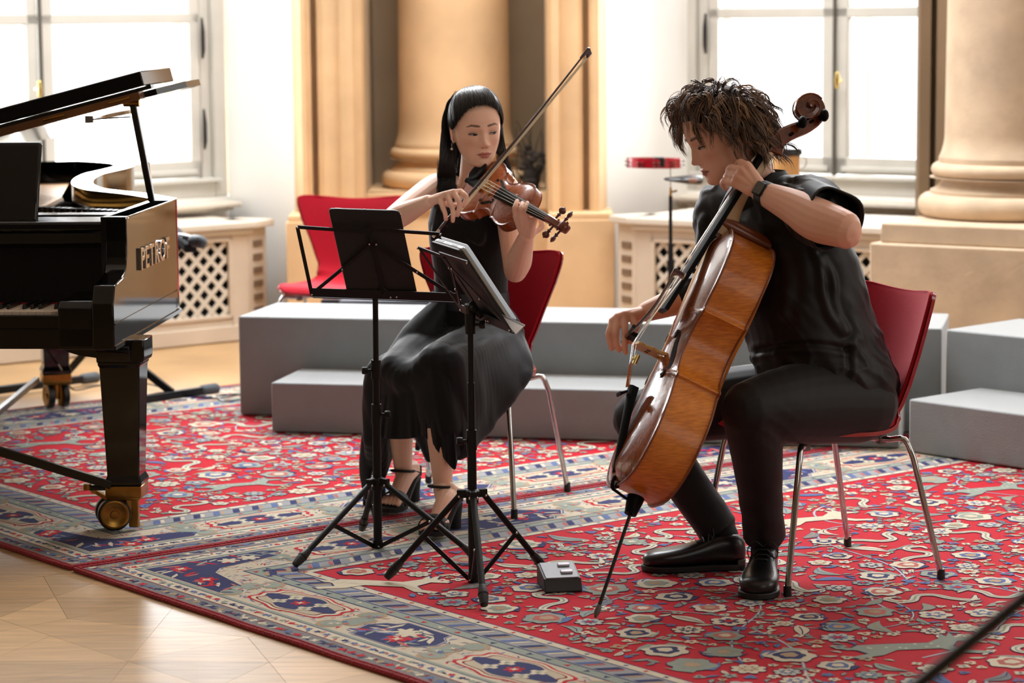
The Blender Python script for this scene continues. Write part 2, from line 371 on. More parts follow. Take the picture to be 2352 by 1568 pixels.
# ---- radiator covers with diagonal lattice
def radiator(label, O, a, n, L, panels, z1=.575, chamfer=None, zz=(.11, .5)):
    root = thing('radiator_cover', label, 'radiator cover', (O[0], O[1], 0), 'lattice radiator covers')
    def bx(mb, s0, s1, z0, z1, y0, y1): mb.obox(O+a*s0+n*y0+UZ*z0, a*(s1-s0), n*(y1-y0), UZ*(z1-z0))
    mb = MB(); cut = [-.0]; xs = [0]
    for p in panels: xs += [p[0], p[1]]
    xs += [L]
    for k in range(0, len(xs), 2): bx(mb, xs[k], xs[k+1], 0, z1-.035, 0, .025)
    for p in panels: bx(mb, p[0], p[1], 0, zz[0], 0, .025); bx(mb, p[0], p[1], zz[1], z1-.035, 0, .025)
    bx(mb, 0, L, 0, .075, -.014, 0)
    mb.build('carcass', CREAM2, root, bev=.004)
    mb = MB(); bx(mb, -.035, L+.03, z1-.035, z1, -.04, .62); bx(mb, -.02, L+.02, z1-.06, z1-.035, -.02, .1); mb.build('top_slab', CREAM, root, bev=.008)
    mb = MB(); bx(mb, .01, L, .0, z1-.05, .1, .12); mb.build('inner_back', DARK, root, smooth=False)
    slat = None
    for (s0, s1) in panels:
        mb = MB(); w = .018
        for q in ((s0, s1, zz[0], zz[0]+w), (s0, s1, zz[1]-w, zz[1]), (s0, s0+w, zz[0], zz[1]), (s1-w, s1, zz[0], zz[1])): bx(mb, q[0], q[1], q[2], q[3], -.008, .012)
        mb.build('panel_moulding', CREAM2, root, bev=.003)
        sp = .0815; hgt = zz[1]-zz[0]; wid = s1-s0
        for sg in (1, -1):
            k = -hgt
            while k < wid+hgt:
                # line x = k + sg*(z) ; clip to the panel
                if sg > 0: pts = [(k+t, t) for t in (max(0, -k), min(hgt, wid-k))]
                else: pts = [(k-t, t) for t in (max(0, k-wid), min(hgt, k))]
                k += sp
                if pts[1][1]-pts[0][1] < .02: continue
                q = [O+a*(s0+p[0])+n*(.008 if sg > 0 else .013)+UZ*(zz[0]+p[1]) for p in pts]
                mb = MB(); mb.bar(q[0], q[1], .006, .021, ref=tuple(n)) if False else mb.obox(q[0]-.0105*nrm(np.cross(n, q[1]-q[0])), n*.005, .021*nrm(np.cross(n, q[1]-q[0])), q[1]-q[0]); mb.build('lattice_slat', CREAM, root, smooth=False)
    if chamfer:   # angled end panel
        ang, ln, side = chamfer; d = V(math.cos(ang), math.sin(ang), 0); o = O+a*(L if side > 0 else 0); nn = V(-d[1], d[0], 0)
        if nn@n < 0: nn = -nn
        mb = MB(); mb.obox(o, d*ln, nn*.02, UZ*(z1-.035)); mb.build('end_panel', CREAM2, root, smooth=False)
        mb = MB(); mb.obox(o-d*.0-nn*.04+UZ*(z1-.035), d*(ln+.02), nn*.2, UZ*.035); mb.build('end_slab', CREAM, root, bev=.006)
        for i in range(6):
            mb = MB(); mb.obox(o+d*ln*.25-nn*.006+UZ*(.12+i*.065), d*ln*.5, nn*.006, UZ*.03); mb.build('end_slot', M('slot_brown', (120, 96, 74), .8), root, smooth=False)
    return root
RO = V(-1.687, 12.065, 0)-D1*1.75
radiator('cream lattice radiator cover under the left window, behind the piano', RO, D1, N1, 1.75+.531, [(.35, 1.1), (1.2, 1.75+.4325)], chamfer=(math.radians(64), .16, 1))
r0_ = P(1461, 520, 12.12); RO2 = V(r0_[0], r0_[1], 0)
radiator('cream lattice radiator cover under the right window, behind the cellist', RO2, D2, N2, 1.34, [(.085, .62), (.72, 1.27)], z1=.60, chamfer=(math.radians(120), .16, -1), zz=(.11, .5))
# ---- the rest of the hall: ceiling and the walls out of view
mb = MB(); mb.box(-7.2, 7.2, -1.2, -1, 0, 4.6); struct(mb.build('wall_front', M('far_wall_paint', (104, 92, 78), .9), smooth=False))
mb = MB(); mb.box(-7.2, -7.0, -1, 15, 0, 4.6); struct(mb.build('wall_west', M('side_paint', (150, 140, 126), .9), smooth=False))
mb = MB(); rw = WR+D2*2.6; mb.box(7.0, 7.2, -1, 15, 0, 4.6); struct(mb.build('wall_east', M('side_paint'), smooth=False))
mb = MB(); mb.prism([(-7, -1), (7, -1), (7, 8.6), (rw[0], rw[1]+.1), (WR[0], WR[1]+.1), (plan[-1][0], 13.4), (plan[0][0], 13.4), (WL[0], WL[1]+.1), (WL[0]-2.4, WL[1]-1.8), (-7, 8.6)], 4.6, 4.7)
struct(mb.build('ceiling', WHITE, smooth=False))
# ================================================================ rugs with inlaid woven figures
def rug_mat(name, rgb=None, attr=None):
    m = M(name, rgb or (128, 128, 128), .95, spec=.15, var=.17, vscale=420, bump=.35, bscale=500, attr=attr, sheen=.06)
    return m
RED = (182, 10, 34); CRE = (202, 190, 166); NAVY = (44, 48, 92); BLUE = (88, 104, 146); SAGE = (140, 148, 136); GREY = (120, 120, 120); PINK = (178, 96, 88); DKR = (122, 10, 28); SAND = (168, 142, 112)
RUGRED = rug_mat('rug_red_pile', RED); RUGPAT = rug_mat('rug_figures', attr='tint'); RUGCORD = M('rug_binding', (158, 14, 34), .9, spec=.2, bump=.8, bscale=160, var=.15, vscale=60, sheen=.2)
R2 = random.Random(11)
class Flat:
    """collects flat woven figures in rug coordinates"""
    def __init__(s, o, ex, ey): s.mb = MB(); s.o = np.array(o, float); s.ex = ex; s.ey = ey; s.q = 0
    def jz(s): s.q = (s.q+.0618) % .45; return s.q
    def poly(s, pts, col, z, jit=.06):
        pts = [(float(a), float(b)) for a, b in pts]
        A = sum(pts[i][0]*pts[(i+1) % len(pts)][1]-pts[(i+1) % len(pts)][0]*pts[i][1] for i in range(len(pts)))
        if A < 0: pts = pts[::-1]
        j = 1+R2.uniform(-jit, jit); c = lin(col); s.mb.col = (c[0]*j, c[1]*j, c[2]*j, 1)
        s.mb.add([s.o+s.ex*a+s.ey*b+UZ*(.0104+(z+s.jz())*.00033) for a, b in pts], [tuple(range(len(pts)))])
    def strip(s, pts, w, col, z):
        pts = np.asarray(pts, float); t = np.gradient(pts, axis=0); t /= np.linalg.norm(t, axis=1)[:, None]+1e-9; n = np.stack([-t[:, 1], t[:, 0]], 1)
        ws = np.broadcast_to(np.asarray(w, float), (len(pts),))[:, None]*.5; a = pts+n*ws; b = pts-n*ws
        c = lin(col); s.mb.col = c; k = len(pts)
        v = [s.o+s.ex*p[0]+s.ey*p[1]+UZ*(.0104+(z+s.jz())*.00033) for p in list(b)+list(a)]
        s.mb.add(v, [(i, i+1, k+i+1, k+i) for i in range(k-1)])
def tf(pts, x, y, a, sc=1.): c, s_ = math.cos(a)*sc, math.sin(a)*sc; return [(x+c*p-s_*q, y+s_*p+c*q) for p, q in pts]
def flower_pts(n, r0, r1, m=4):
    out = []
    for k in range(n*m):
        t = 2*math.pi*k/(n*m); out.append(((r0+(r1-r0)*abs(math.sin(n*t/2))**.7)*math.cos(t), (r0+(r1-r0)*abs(math.sin(n*t/2))**.7)*math.sin(t)))
    return out
def grow(pts, d):
    c = np.mean(pts, 0); return [tuple(c+(np.array(p)-c)*(1+d/max(1e-4, np.linalg.norm(np.array(p)-c)))) for p in pts]
def rosette(F, x, y, r, a):
    n = R2.choice((6, 8, 8, 5)); o = tf(flower_pts(n, r*.72, r), x, y, a)
    F.poly(grow(o, .003), NAVY, 3); F.poly(o, R2.choice((CRE, CRE, (178, 176, 162), SAGE)), 4)
    F.poly(tf(flower_pts(n, r*.3, r*.62, 3), x, y, a), R2.choice((BLUE, NAVY, SAGE, BLUE, SAND)), 5)
    F.poly(tf(flower_pts(n, r*.2, r*.34, 2), x, y, a), R2.choice((CRE, RED, CRE)), 6)
def palmette(F, x, y, r, a):
    k = []
    for i in range(17):
        t = -2.35+4.7*i/16; q = r*(.78+.22*abs(math.cos(t*3.2))); k.append((q*math.cos(t)*1.05, q*math.sin(t)*.9))
    k.append((-r*.75, 0)); o = tf(k, x, y, a); F.poly(grow(o, .003), NAVY, 3); F.poly(o, R2.choice((CRE, CRE, SAGE)), 4)
    F.poly(tf(k, x, y, a, .62), R2.choice((BLUE, NAVY, PINK, SAGE)), 5); F.poly(tf(k, x, y, a, .34), R2.choice((CRE, SAND)), 6)
    for sg in (-1, 1): F.poly(tf([(-r*.6, 0), (-r*.3, sg*r*.75), (r*.1, sg*r*1.1), (-r*.5, sg*r*.85), (-r*.95, sg*r*.4)], x, y, a), R2.choice((BLUE, SAGE, NAVY)), 4)
def leaf(F, x, y, ln, a, bend=.25, col=None):
    n = 7; up = []; dn = []
    for i in range(n+1):
        t = i/n; w = ln*.17*math.sin(math.pi*t**.8)+.0005; cy = bend*ln*math.sin(math.pi*t)*.6; up.append((ln*(t-.5), cy+w)); dn.append((ln*(t-.5), cy-w))
    o = tf(up+dn[::-1], x, y, a); F.poly(grow(o, .002), NAVY, 2); F.poly(o, col or R2.choice((SAGE, CRE, GREY, SAGE, BLUE, CRE)), 3)
    F.strip(tf([(ln*(t-.45), bend*ln*math.sin(math.pi*t)*.6) for t in (.1, .35, .6, .85)], x, y, a), ln*.03, R2.choice((NAVY, BLUE, SAND)), 4)
def bud(F, x, y, r, a):
    o = tf(flower_pts(R2.choice((3, 4, 5)), r*.6, r, 3), x, y, a); F.poly(o, R2.choice((CRE, CRE, SAGE, BLUE, SAND)), 4); F.poly(tf(flower_pts(3, r*.2, r*.4, 2), x, y, a), R2.choice((NAVY, BLUE, RED)), 5)
def cloud(F, x, y, s, a):
    c = spline([(-1, .1), (-.75, .5), (-.35, .25), (-.1, -.2), (.3, -.25), (.6, .2), (.95, .25), (1.1, -.15), (.8, -.3)], 30)*s
    p = tf(c, x, y, a); w = np.interp(np.linspace(0, 1, 30), [0, .15, .5, .85, 1], [.05, .22, .2, .22, .05])*s
    F.strip(p, w+.006, NAVY, 3); F.strip(p, w, CRE, 4); F.strip(p[4:-4], .05*s, SAGE, 5)
def animal(F, x, y, s, a, col=CRE):
    k = [(-1, .05), (-.8, .3), (-.3, .32), (.25, .3), (.5, .55), (.55, .8), (.62, .62), (.72, .85), (.74, .58), (1.0, .45), (.98, .35), (.7, .35), (.55, .05), (.7, -.2), (1.0, -.3), (.95, -.42), (.6, -.35), (.35, -.05), (-.3, -.05), (-.55, -.3), (-.95, -.45), (-1.05, -.35), (-.75, -.2), (-.85, 0), (-1.15, .2)]
    o = tf(k, x, y, a, s); o2 = tf([(p*1.04, q*1.06) for p, q in k], x, y, a, s); F.poly(o2, NAVY, 3); F.poly(o, col, 4)
    for i in range(9): F.poly(tf(flower_pts(4, .02, .045, 2), *(tf([(R2.uniform(-.7, .5), R2.uniform(0, .25))], x, y, a, s)[0]), 0, s), (196, 190, 172), 5)
def rug(label, O, ex, ey, Lu, Lv, border, animals=()):
    root = thing('rug', label, 'rug', (O[0], O[1], 0), 'red patterned rugs laid side by side')
    def w(u, v, z): return np.array([O[0], O[1], 0])+ex*u+ey*v+UZ*z
    mb = MB(); mb.obox(w(.008, .008, .0), ex*(Lu-.016), ey*(Lv-.016), UZ*.0100); mb.build('red_field', RUGRED, root, smooth=False)
    # red cord bound round the edge
    mb = MB(); c = [w(.004, .004, .0065), w(Lu-.004, .004, .0065), w(Lu-.004, Lv-.004, .0065), w(.004, Lv-.004, .0065)]; pts = []
    for i in range(4):
        for t in np.linspace(0, 1, 90, endpoint=False):
            p = c[i]*(1-t)+c[(i+1) % 4]*t; q = mnoise.noise(Vector(p)*6); pts.append(p+UZ*q*.0012+ex*q*.002)
    mb.tube(pts, .0075, 8, closed=True); mb.tube([p+UZ*.0025+(nrm(w(Lu/2, Lv/2, .009)-p))*.011 for p in pts], .005, 6, closed=True); mb.build('cord_binding', RUGCORD, root)
    F = Flat((O[0], O[1], 0), ex, ey); B = border
    def inset(a, b, col, z):     # ring between insets a and b
        for q in ([(a, a), (Lu-a, a), (Lu-b, b), (b, b)], [(Lu-a, a), (Lu-a, Lv-a), (Lu-b, Lv-b), (Lu-b, b)], [(Lu-a, Lv-a), (a, Lv-a), (b, Lv-b), (Lu-b, Lv-b)], [(a, Lv-a), (a, a), (b, b), (b, Lv-b)]): F.poly(q, col, z, 0)
    e = .018
    inset(e, .075, GREY, .5); inset(.075, .079, DKR, .8); inset(.079, .125, CRE, .5); inset(.125, .129, NAVY, .8); inset(.129, .142, SAGE, .6); inset(.142, B-.145, (192, 180, 158), .5)
    inset(B-.145, B-.139, NAVY, .8); inset(B-.139, B-.105, SAGE, .6); inset(B-.105, B-.10, NAVY, .8); inset(B-.10, B-.035, (146, 146, 148), .5); inset(B-.035, B-.030, NAVY, .8); inset(B-.030, B-.004, CRE, .6); inset(B-.004, B, NAVY, .8)
    # walk the four sides: local s along the side, d inset from the edge
    def side(k, s, d):
        return [(s, d), (Lu-d, s), (Lu-s, Lv-d), (d, Lv-s)][k]
    def sang(k): return [0, math.pi/2, math.pi, -math.pi/2][k]
    for k in range(4):
        LL = Lu if k % 2 == 0 else Lv; near = k in (0, 3)
        # guard stripes: small figures
        s = .03; 
        while s < LL-.03:
            x, y = side(k, s, .046); F.poly(tf(flower_pts(4, .008, .017, 2), x, y, R2.random()*3), R2.choice((NAVY, RED, CRE, BLUE, SAND)), 2)
            x, y = side(k, s+.018, .046+R2.uniform(-.012, .012)); F.poly(tf([(-.015, 0), (0, .006), (.015, .001), (0, -.004)], x, y, R2.random()*3), R2.choice((NAVY, DKR, CRE, NAVY)), 2)
            x, y = side(k, s+.01, .103); F.poly(tf(flower_pts(5, .007, .013, 2), x, y, R2.random()*3), R2.choice((RED, NAVY, BLUE, SAGE)), 2)
            x, y = side(k, s+.026, .100+R2.uniform(-.01, .01)); F.poly(tf([(-.014, 0), (0, .006), (.014, .002), (0, -.004)], x, y, R2.random()*3), R2.choice((NAVY, BLUE, PINK)), 2)
            s += .04
        s = B-.12
        while s < LL-B+.12:   # slanted bars of the inner guard
            q = [side(k, s, B-.096), side(k, s+.024, B-.096), side(k, s+.054, B-.042), side(k, s+.030, B-.042)]; F.poly(q, R2.choice((NAVY, BLUE, NAVY)), 2)
            q = [side(k, s+.031, B-.09), side(k, s+.044, B-.09), side(k, s+.066, B-.047), side(k, s+.053, B-.047)]; F.poly(q, R2.choice((CRE, PINK, SAND)), 2)
            x, y = side(k, s+.01, B-.122); F.poly(tf(flower_pts(3, .005, .012, 2), x, y, s*9), R2.choice((NAVY, CRE, RED)), 2)
            x, y = side(k, s+.03, B-.017); F.poly(tf(flower_pts(4, .004, .010, 2), x, y, s*9), R2.choice((NAVY, RED, BLUE)), 2)
            s += .072
        # main border: cartouches and scalloped medallions flanked by grey paisleys
        mid = (.142+B-.145)/2; hw = (B-.145-.142)/2*.86; n = max(1, round((LL-1.58)/1.1)); per = (LL-1.58)/n
        for i in range(n+1):
            s0 = .79+per*i
            for (ds, kind) in ((0, 'med'), (per/2, 'car')):
                s = s0+ds
                if s > LL-.7: continue
                x, y = side(k, s, mid); a = sang(k)
                if kind == 'med':
                    o = [((.19+.012*math.cos(8*t))*math.cos(t)*(1-.1*math.cos(4*t)), hw*(1.0+.06*math.cos(8*t))*math.sin(t)) for t in np.linspace(0, 2*math.pi, 56, endpoint=False)]
                    F.poly(tf(o, x, y, a), RED, 2); F.poly(tf(o, x, y, a, .93), CRE, 3); F.poly(tf(o, x, y, a, .84), DKR, 3.5); F.poly(tf(o, x, y, a, .80), (184, 170, 146), 4)
                    o2 = [((.135+.022*math.cos(4*t))*math.cos(t), hw*(.64+.11*math.cos(4*t))*math.sin(t)) for t in np.linspace(0, 2*math.pi, 40, endpoint=False)]
                    F.poly(tf(o2, x, y, a), NAVY, 5)
                    for t in (.8, 2.34, 3.94, 5.48): p = tf([(.085*math.cos(t), hw*.42*math.sin(t))], x, y, a)[0]; F.poly(tf(flower_pts(4, .014, .026, 3), *p, t), CRE, 6); F.poly(tf(flower_pts(3, .006, .012, 2), *p, t), SAGE, 7)
                    F.poly(tf(flower_pts(6, .014, .028, 3), x, y, 0), RED, 6); F.poly(tf(flower_pts(4, .006, .013, 2), x, y, 0), CRE, 7)
                    for sg in (-1, 1):
                        for q in (-1, 1):
                            p = tf([(sg*.25, q*hw*.46)], x, y, a)[0]; F.poly(tf([(p_*1.0, q_) for p_, q_ in flower_pts(2, .018, .068, 8)], *p, a+sg*q*.5), SAND, 2); F.poly(tf(flower_pts(2, .010, .056, 8), *p, a+sg*q*.5), SAGE, 3)
                            for t in range(4): F.poly(tf(flower_pts(4, .005, .012, 2), p[0]+R2.uniform(-.03, .03), p[1]+R2.uniform(-.02, .02), t), R2.choice((GREY, CRE, BLUE, PINK)), 4)
                else:
                    wd = per*.5-.31
                    o = [(-wd, 0), (-wd*.86, hw*.5), (-wd*.68, hw*.66), (-wd*.6, hw), (wd*.6, hw), (wd*.68, hw*.66), (wd*.86, hw*.5), (wd, 0), (wd*.86, -hw*.5), (wd*.68, -hw*.66), (wd*.6, -hw), (-wd*.6, -hw), (-wd*.68, -hw*.66), (-wd*.86, -hw*.5)]
                    F.poly(tf(o, x, y, a, 1.05), BLUE, 2); F.poly(tf(o, x, y, a, 1.02), CRE, 2.5); F.poly(tf(o, x, y, a), NAVY, 3)
                    for t in range(40):
                        p = tf([(R2.uniform(-.8, .8)*wd, R2.uniform(-.75, .75)*hw)], x, y, a)[0]
                        if t < 3: F.poly(tf(flower_pts(6, .018, .036, 3), *p, t), R2.choice((RED, CRE)), 4.5); F.poly(tf(flower_pts(4, .008, .018, 2), *p, t), CRE, 5)
                        else: leaf_ = [(-.028, 0), (-.008, .010), (.02, .008), (.032, 0), (.01, -.004)]; F.poly(tf(leaf_, *p, R2.random()*6.3, R2.uniform(.6, 1.2)), R2.choice((CRE, RED, SAGE, BLUE, PINK, CRE)), 4)
        # scatter on the cream ground
        for i in range(int(LL*420)):
            s = R2.uniform(.16, LL-.16); d = R2.uniform(.16, B-.16); x, y = side(k, s, d)
            if d > min(s, LL-s): continue
            F.poly(tf([(-.018, 0), (-.004, .006), (.012, .005), (.019, 0), (.004, -.003)], x, y, R2.random()*6.3, R2.uniform(.35, .8)), R2.choice((BLUE, BLUE, NAVY, PINK, (150, 150, 160), RED, CRE, (190, 176, 156))), 1.2)
        # corner cartouche
        x, y = side(k, B*.5+.0, B*.5)
        hw2 = (B-.145-.142)/2
        o = [(-hw2*.95, -hw2*.95), (hw2*2.9, -hw2*.95), (hw2*3.3, -hw2*.5), (hw2*2.9, -hw2*.1), (hw2*.7, hw2*.3), (hw2*.3, hw2*.7), (-hw2*.1, hw2*2.9), (-hw2*.5, hw2*3.3), (-hw2*.95, hw2*2.9)]
        F.poly(tf(o, x, y, sang(k), 1.04), CRE, 2.4); F.poly(tf(o, x, y, sang(k)), NAVY, 3)
        for t in range(34):
            p_ = (R2.uniform(-.8, 2.8)*hw2, R2.uniform(-.85, -.15)*hw2); p_ = p_ if t % 2 else (p_[1], p_[0]); p = tf([p_], x, y, sang(k))[0]
            if t < 4: F.poly(tf(flower_pts(6, .018, .034, 3), *p, t), R2.choice((RED, CRE)), 4.5); F.poly(tf(flower_pts(4, .008, .018, 2), *p, t), CRE, 5)
            else: F.poly(tf([(-.028, 0), (-.008, .010), (.02, .008), (.032, 0), (.01, -.004)], *p, R2.random()*6.3, R2.uniform(.6, 1.2)), R2.choice((CRE, RED, SAGE, BLUE, PINK)), 4)
    F.mb.col = None; bo = F.mb.build('border_figures', RUGPAT, root, smooth=False); bo['kind'] = 'stuff'
    # ---- field: vines, blossoms, leaves, cloud bands and animals
    F = Flat((O[0], O[1], 0), ex, ey); u0, u1, v0, v1 = B+.03, Lu-B-.03, B+.03, Lv-B-.03; placed = []; cell = {}
    def free(x, y, r):
        if not (u0+r*.6 < x < u1-r*.6 and v0+r*.6 < y < v1-r*.6): return False
        cx, cy = int(x/.15), int(y/.15)
        for i in range(cx-2, cx+3):
            for j in range(cy-2, cy+3):
                for (a, b, q) in cell.get((i, j), ()):
                    if (a-x)**2+(b-y)**2 < (q+r)**2: return False
        return True
    def put(x, y, r): cell.setdefault((int(x/.15), int(y/.15)), []).append((x, y, r))
    for (x, y, s, a, col) in animals: animal(F, x, y, s, a, col); put(x, y, s*.75); put(x-s*.6*math.cos(a), y-s*.6*math.sin(a), s*.4); put(x+s*.6*math.cos(a), y+s*.6*math.sin(a), s*.4)
    for i in range(int((u1-u0)*(v1-v0)*3.2)):   # spiral vines
        x, y = R2.uniform(u0+.1, u1-.1), R2.uniform(v0+.1, v1-.1); a = R2.random()*6.3; sg = R2.choice((-1, 1)); p = []
        for t in range(46):
            p.append((x, y)); x += .026*math.cos(a); y += .026*math.sin(a); a += sg*(.05+.10*math.sin(t*.13))
            if not (u0 < x < u1 and v0 < y < v1): break
        if len(p) > 8: F.strip(p, .0085, R2.choice((BLUE, NAVY, (136, 142, 166))), 1); F.strip(p, .0038, (196, 186, 180), 1.5)
    def fill(n, rr, fn, pad=1.0):
        for i in range(n):
            r = R2.uniform(*rr); x, y = R2.uniform(u0, u1), R2.uniform(v0, v1)
            if free(x, y, r*pad): fn(F, x, y, r, R2.random()*6.3); put(x, y, r*pad)
    ar = (u1-u0)*(v1-v0)
    fill(int(ar*6), (.09, .13), cloud, .7); fill(int(ar*40), (.045, .075), palmette, 1.12); fill(int(ar*160), (.028, .05), rosette, 1.08)
    fill(int(ar*260), (.07, .12), lambda F_, x, y, r, a: leaf(F_, x, y, r*1.25, a, R2.uniform(-.5, .5)), .5)
    fill(int(ar*1300), (.013, .025), bud, .95); fill(int(ar*2600), (.020, .042), lambda F_, x, y, r, a: leaf(F_, x, y, r*1.3, a, R2.uniform(-.4, .4)), .36)
    fo = F.mb.build('field_figures', RUGPAT, root, smooth=False); fo['kind'] = 'stuff'
    return root
SA = math.radians(38.35); SD = V(math.cos(SA), math.sin(SA), 0); SN = V(-math.sin(SA), math.cos(SA), 0)   # along the seam, towards the back
R0 = G(165, 1312)
def ruv(px, py, o, ex, ey): q = G(px, py, .01)-o; return float(q@ex), float(q@ey)
oA = V(R0[0], R0[1], 0); oB = oA+SN*.012
au = lambda px, py, s, a, c: (*ruv(px, py, oA-SN*3.4-SN*.006, SD, SN), s, a, c)
bu = lambda px, py, s, a, c: (*ruv(px, py, oB, SD, SN), s, a, c)
rug('red floral rug with cream border, lying in front under the cellist', oA-SN*3.4-SN*.006, SD, SN, 4.9, 3.4, .49,
    [au(880, 1345, .17, -.9, CRE), au(2105, 1490, .17, -.55, SAGE), au(1880, 1195, .16, -.3, CRE), au(2290, 1125, .15, -.3, SAGE)])
rug('red floral rug with cream border, lying behind under the piano and violinist', oB, SD, SN, 4.0, 2.78, .47,
    [bu(560, 1115, .14, -.3, SAGE), bu(120, 1020, .15, -.4, SAGE)])
# ================================================================ grey carpeted risers
RISER = M('riser_felt', (138, 144, 145), .8, spec=.2, sheen=.9, var=.06, vscale=9, bump=.25, bscale=260)
def riser(label, o, ang, L, D, Hh):
    a = math.radians(ang); ex = V(math.cos(a), math.sin(a), 0); ey = V(-math.sin(a), math.cos(a), 0); o = V(o[0], o[1], 0)
    r = thing('stage_riser', label, 'riser', o, 'grey stage risers')
    mb = MB(); mb.obox(o+UZ*.0145, ex*L, ey*D, UZ*(Hh-.0145)); mb.build('felt_block', RISER, r, smooth=True, bev=.006)
    return r
riser('tall long grey riser behind the violinist', (-1.063, 9.909), -12.6, 2.70, .49, .40)
riser('low long grey step in front of the tall riser behind the violinist', (-.90, 9.481), -12.0, 2.32, .42, .20)
riser('tall grey riser at the right edge below the stone pedestal', (1.583, 9.30), -46.0, 2.2, .46, .40)
riser('low grey step at the right edge behind the cellist chair', (1.394, 8.93), -48.5, 2.2, .44, .20)
# ================================================================ red shell chairs on chromed legs
REDFAB = M('red_wool', (170, 10, 34), .85, spec=.2, var=.08, vscale=240, bump=.12, bscale=400, sheen=.08)
REDLAC = M('red_lacquer', (150, 12, 32), .22, spec=.6, coat=.4)
GREYPL = M('grey_bracket', (120, 112, 112), .5)
def chair_profile():
    # side profile of the shell: (y, z), front edge first; y forward
    return spline([(.215, .395), (.195, .410), (.12, .411), (.01, .399), (-.10, .396), (-.170, .412), (-.216, .465), (-.245, .56), (-.270, .67), (-.290, .75), (-.298, .785)], 46)
def chair_half(t):
    # half width along the shell, t 0 front .. 1 top
    return float(np.interp(t, [0, .03, .10, .22, .36, .46, .54, .62, .72, .80, .86, .90, .94, .965, .985, 1.0], [.12, .17, .205, .22, .212, .180, .150, .150, .188, .228, .246, .250, .243, .226, .195, .135]))
def shell(d, shrink=0.):
    pr_ = chair_profile(); n = len(pr_); tg = np.gradient(pr_, axis=0); tg /= np.linalg.norm(tg, axis=1)[:, None]; nm = np.stack([tg[:, 1], -tg[:, 0]], 1)  # towards the sitter
    g = []
    for i in range(n):
        t = i/(n-1); hw = chair_half(t)-shrink; row = []
        for k in range(25):
            u = -1+2*k/24; x = hw*math.sin(u*math.pi/2)*1.0; e = x/.25
            cup = .055*e*e*(1 if t > .5 else .35+.6*abs(t-.2))       # wings come forward, seat edges rise a little
            off = d+cup*1.25 if t > .55 else d+cup*.5
            top = -.020*(1-e*e)*max(0, (t-.86)/.14)                    # dipped top edge
            p = pr_[i]+nm[i]*off; row.append((x, p[0], p[1]+top))
        g.append(row)
    return g
def make_chair():
    r = thing('shell_chair', None, None)
    a = shell(0, .0); b = shell(.011, .0); mb = MB(); nr, nc = len(a), len(a[0])
    # plywood body as a closed sheet
    v = [p for q in a for p in q]+[p for q in b for p in q]; K = nr*nc; f = []
    for i in range(nr-1):
        for j in range(nc-1): q = (i*nc+j, i*nc+j+1, (i+1)*nc+j+1, (i+1)*nc+j); f.append(q); f.append(tuple(K+x for x in q[::-1]))
    ed = [i*nc for i in range(nr)]+[(nr-1)*nc+j for j in range(1, nc)]+[i*nc+nc-1 for i in range(nr-2, -1, -1)]+[j for j in range(nc-2, 0, -1)]
    for k in range(len(ed)): q, w_ = ed[k], ed[(k+1) % len(ed)]; f.append((q, w_, K+w_, K+q))
    mb.add(v, f); sh = mb.build('shell', REDLAC, r, ang=60)
    c = shell(.0125, .006); c2 = shell(.021, .015); mb = MB(); mb.grid(c2); v0 = len(mb.v)
    # rounded edge of the pad
    rim = lambda g: [g[i][0] for i in range(nr)]+[g[nr-1][j] for j in range(1, nc)]+[g[i][nc-1] for i in range(nr-2, -1, -1)]+[g[0][j] for j in range(nc-2, 0, -1)]
    ra, rb = rim(c2), rim(c); n = len(ra); mb.add(ra+rb, [(k, (k+1) % n, n+(k+1) % n, n+k) for k in range(n)]); mb.build('upholstery', REDFAB, r, ang=70)
    mb = MB(); mb.tube([np.array(p) for p in rim(shell(.019, .011))], .0028, 6, closed=True); mb.build('welt', REDFAB, r)
    # legs: pairs of bent tubes meeting under the seat
    for sx in (-1, 1):
        for sy in (1, -1):
            foot = V(sx*.245, .225 if sy > 0 else -.255, .012); knee = V(sx*.205, .165 if sy > 0 else -.175, .380); inn = V(sx*.03, sy*.035-.01, .385)
            pts = [foot, foot*.35+knee*.65]+[x for x in spline([foot*.12+knee*.88, knee+V(-sx*.012, -sy*.008, .004), knee*.75+inn*.25], 7)]+[inn]
            mb = MB(); mb.tube(pts, .0085, 12); lg = mb.build('leg', CHROME, r)
            mb = MB(); mb.cyl(foot-UZ*.012, foot+UZ*.016, .0115, .0105, 12); mb.build('rubber_foot', BLACKP, lg)
    mb = MB(); mb.lathe([(.001, .367), (.07, .367), (.085, .374), (.085, .388), (.001, .390)], (0, -.01, 0), seg=28); mb.build('hub_cover', GREYPL, r)
    for sx in (-1, 1):
        for y in (.11, -.13):
            mb = MB(); mb.box(sx*.135-.012, sx*.135+.012, y-.012, y+.012, .366, .402); mb.build('leg_clip', GREYPL, r, bev=.003)
    return r
proto = make_chair()
CHAIRS = 'red upholstered shell chairs'
def place_chair(o, x, y, face, label):
    o.location = (x, y, .0135); o.rotation_euler = (0, 0, math.atan2(face[1], face[0])-math.pi/2); tag(o, label, 'chair', CHAIRS)
WCX, WCY, WF = -.145, 8.085, nrm((-.36, -.93))
MCX, MCY, MF = .834, 7.0, nrm((-.915, -.40))
place_chair(proto, WCX, WCY, WF, 'red upholstered shell chair that the violinist sits on')
c2_ = copy_tree(proto); place_chair(c2_, MCX, MCY, MF, 'red upholstered shell chair that the cellist sits on')
c3_ = copy_tree(proto); place_chair(c3_, -.735, 10.83, nrm((-.24, -.97)), 'empty red upholstered shell chair behind the tall riser, at the left pilaster')
c3_.location.z = 0
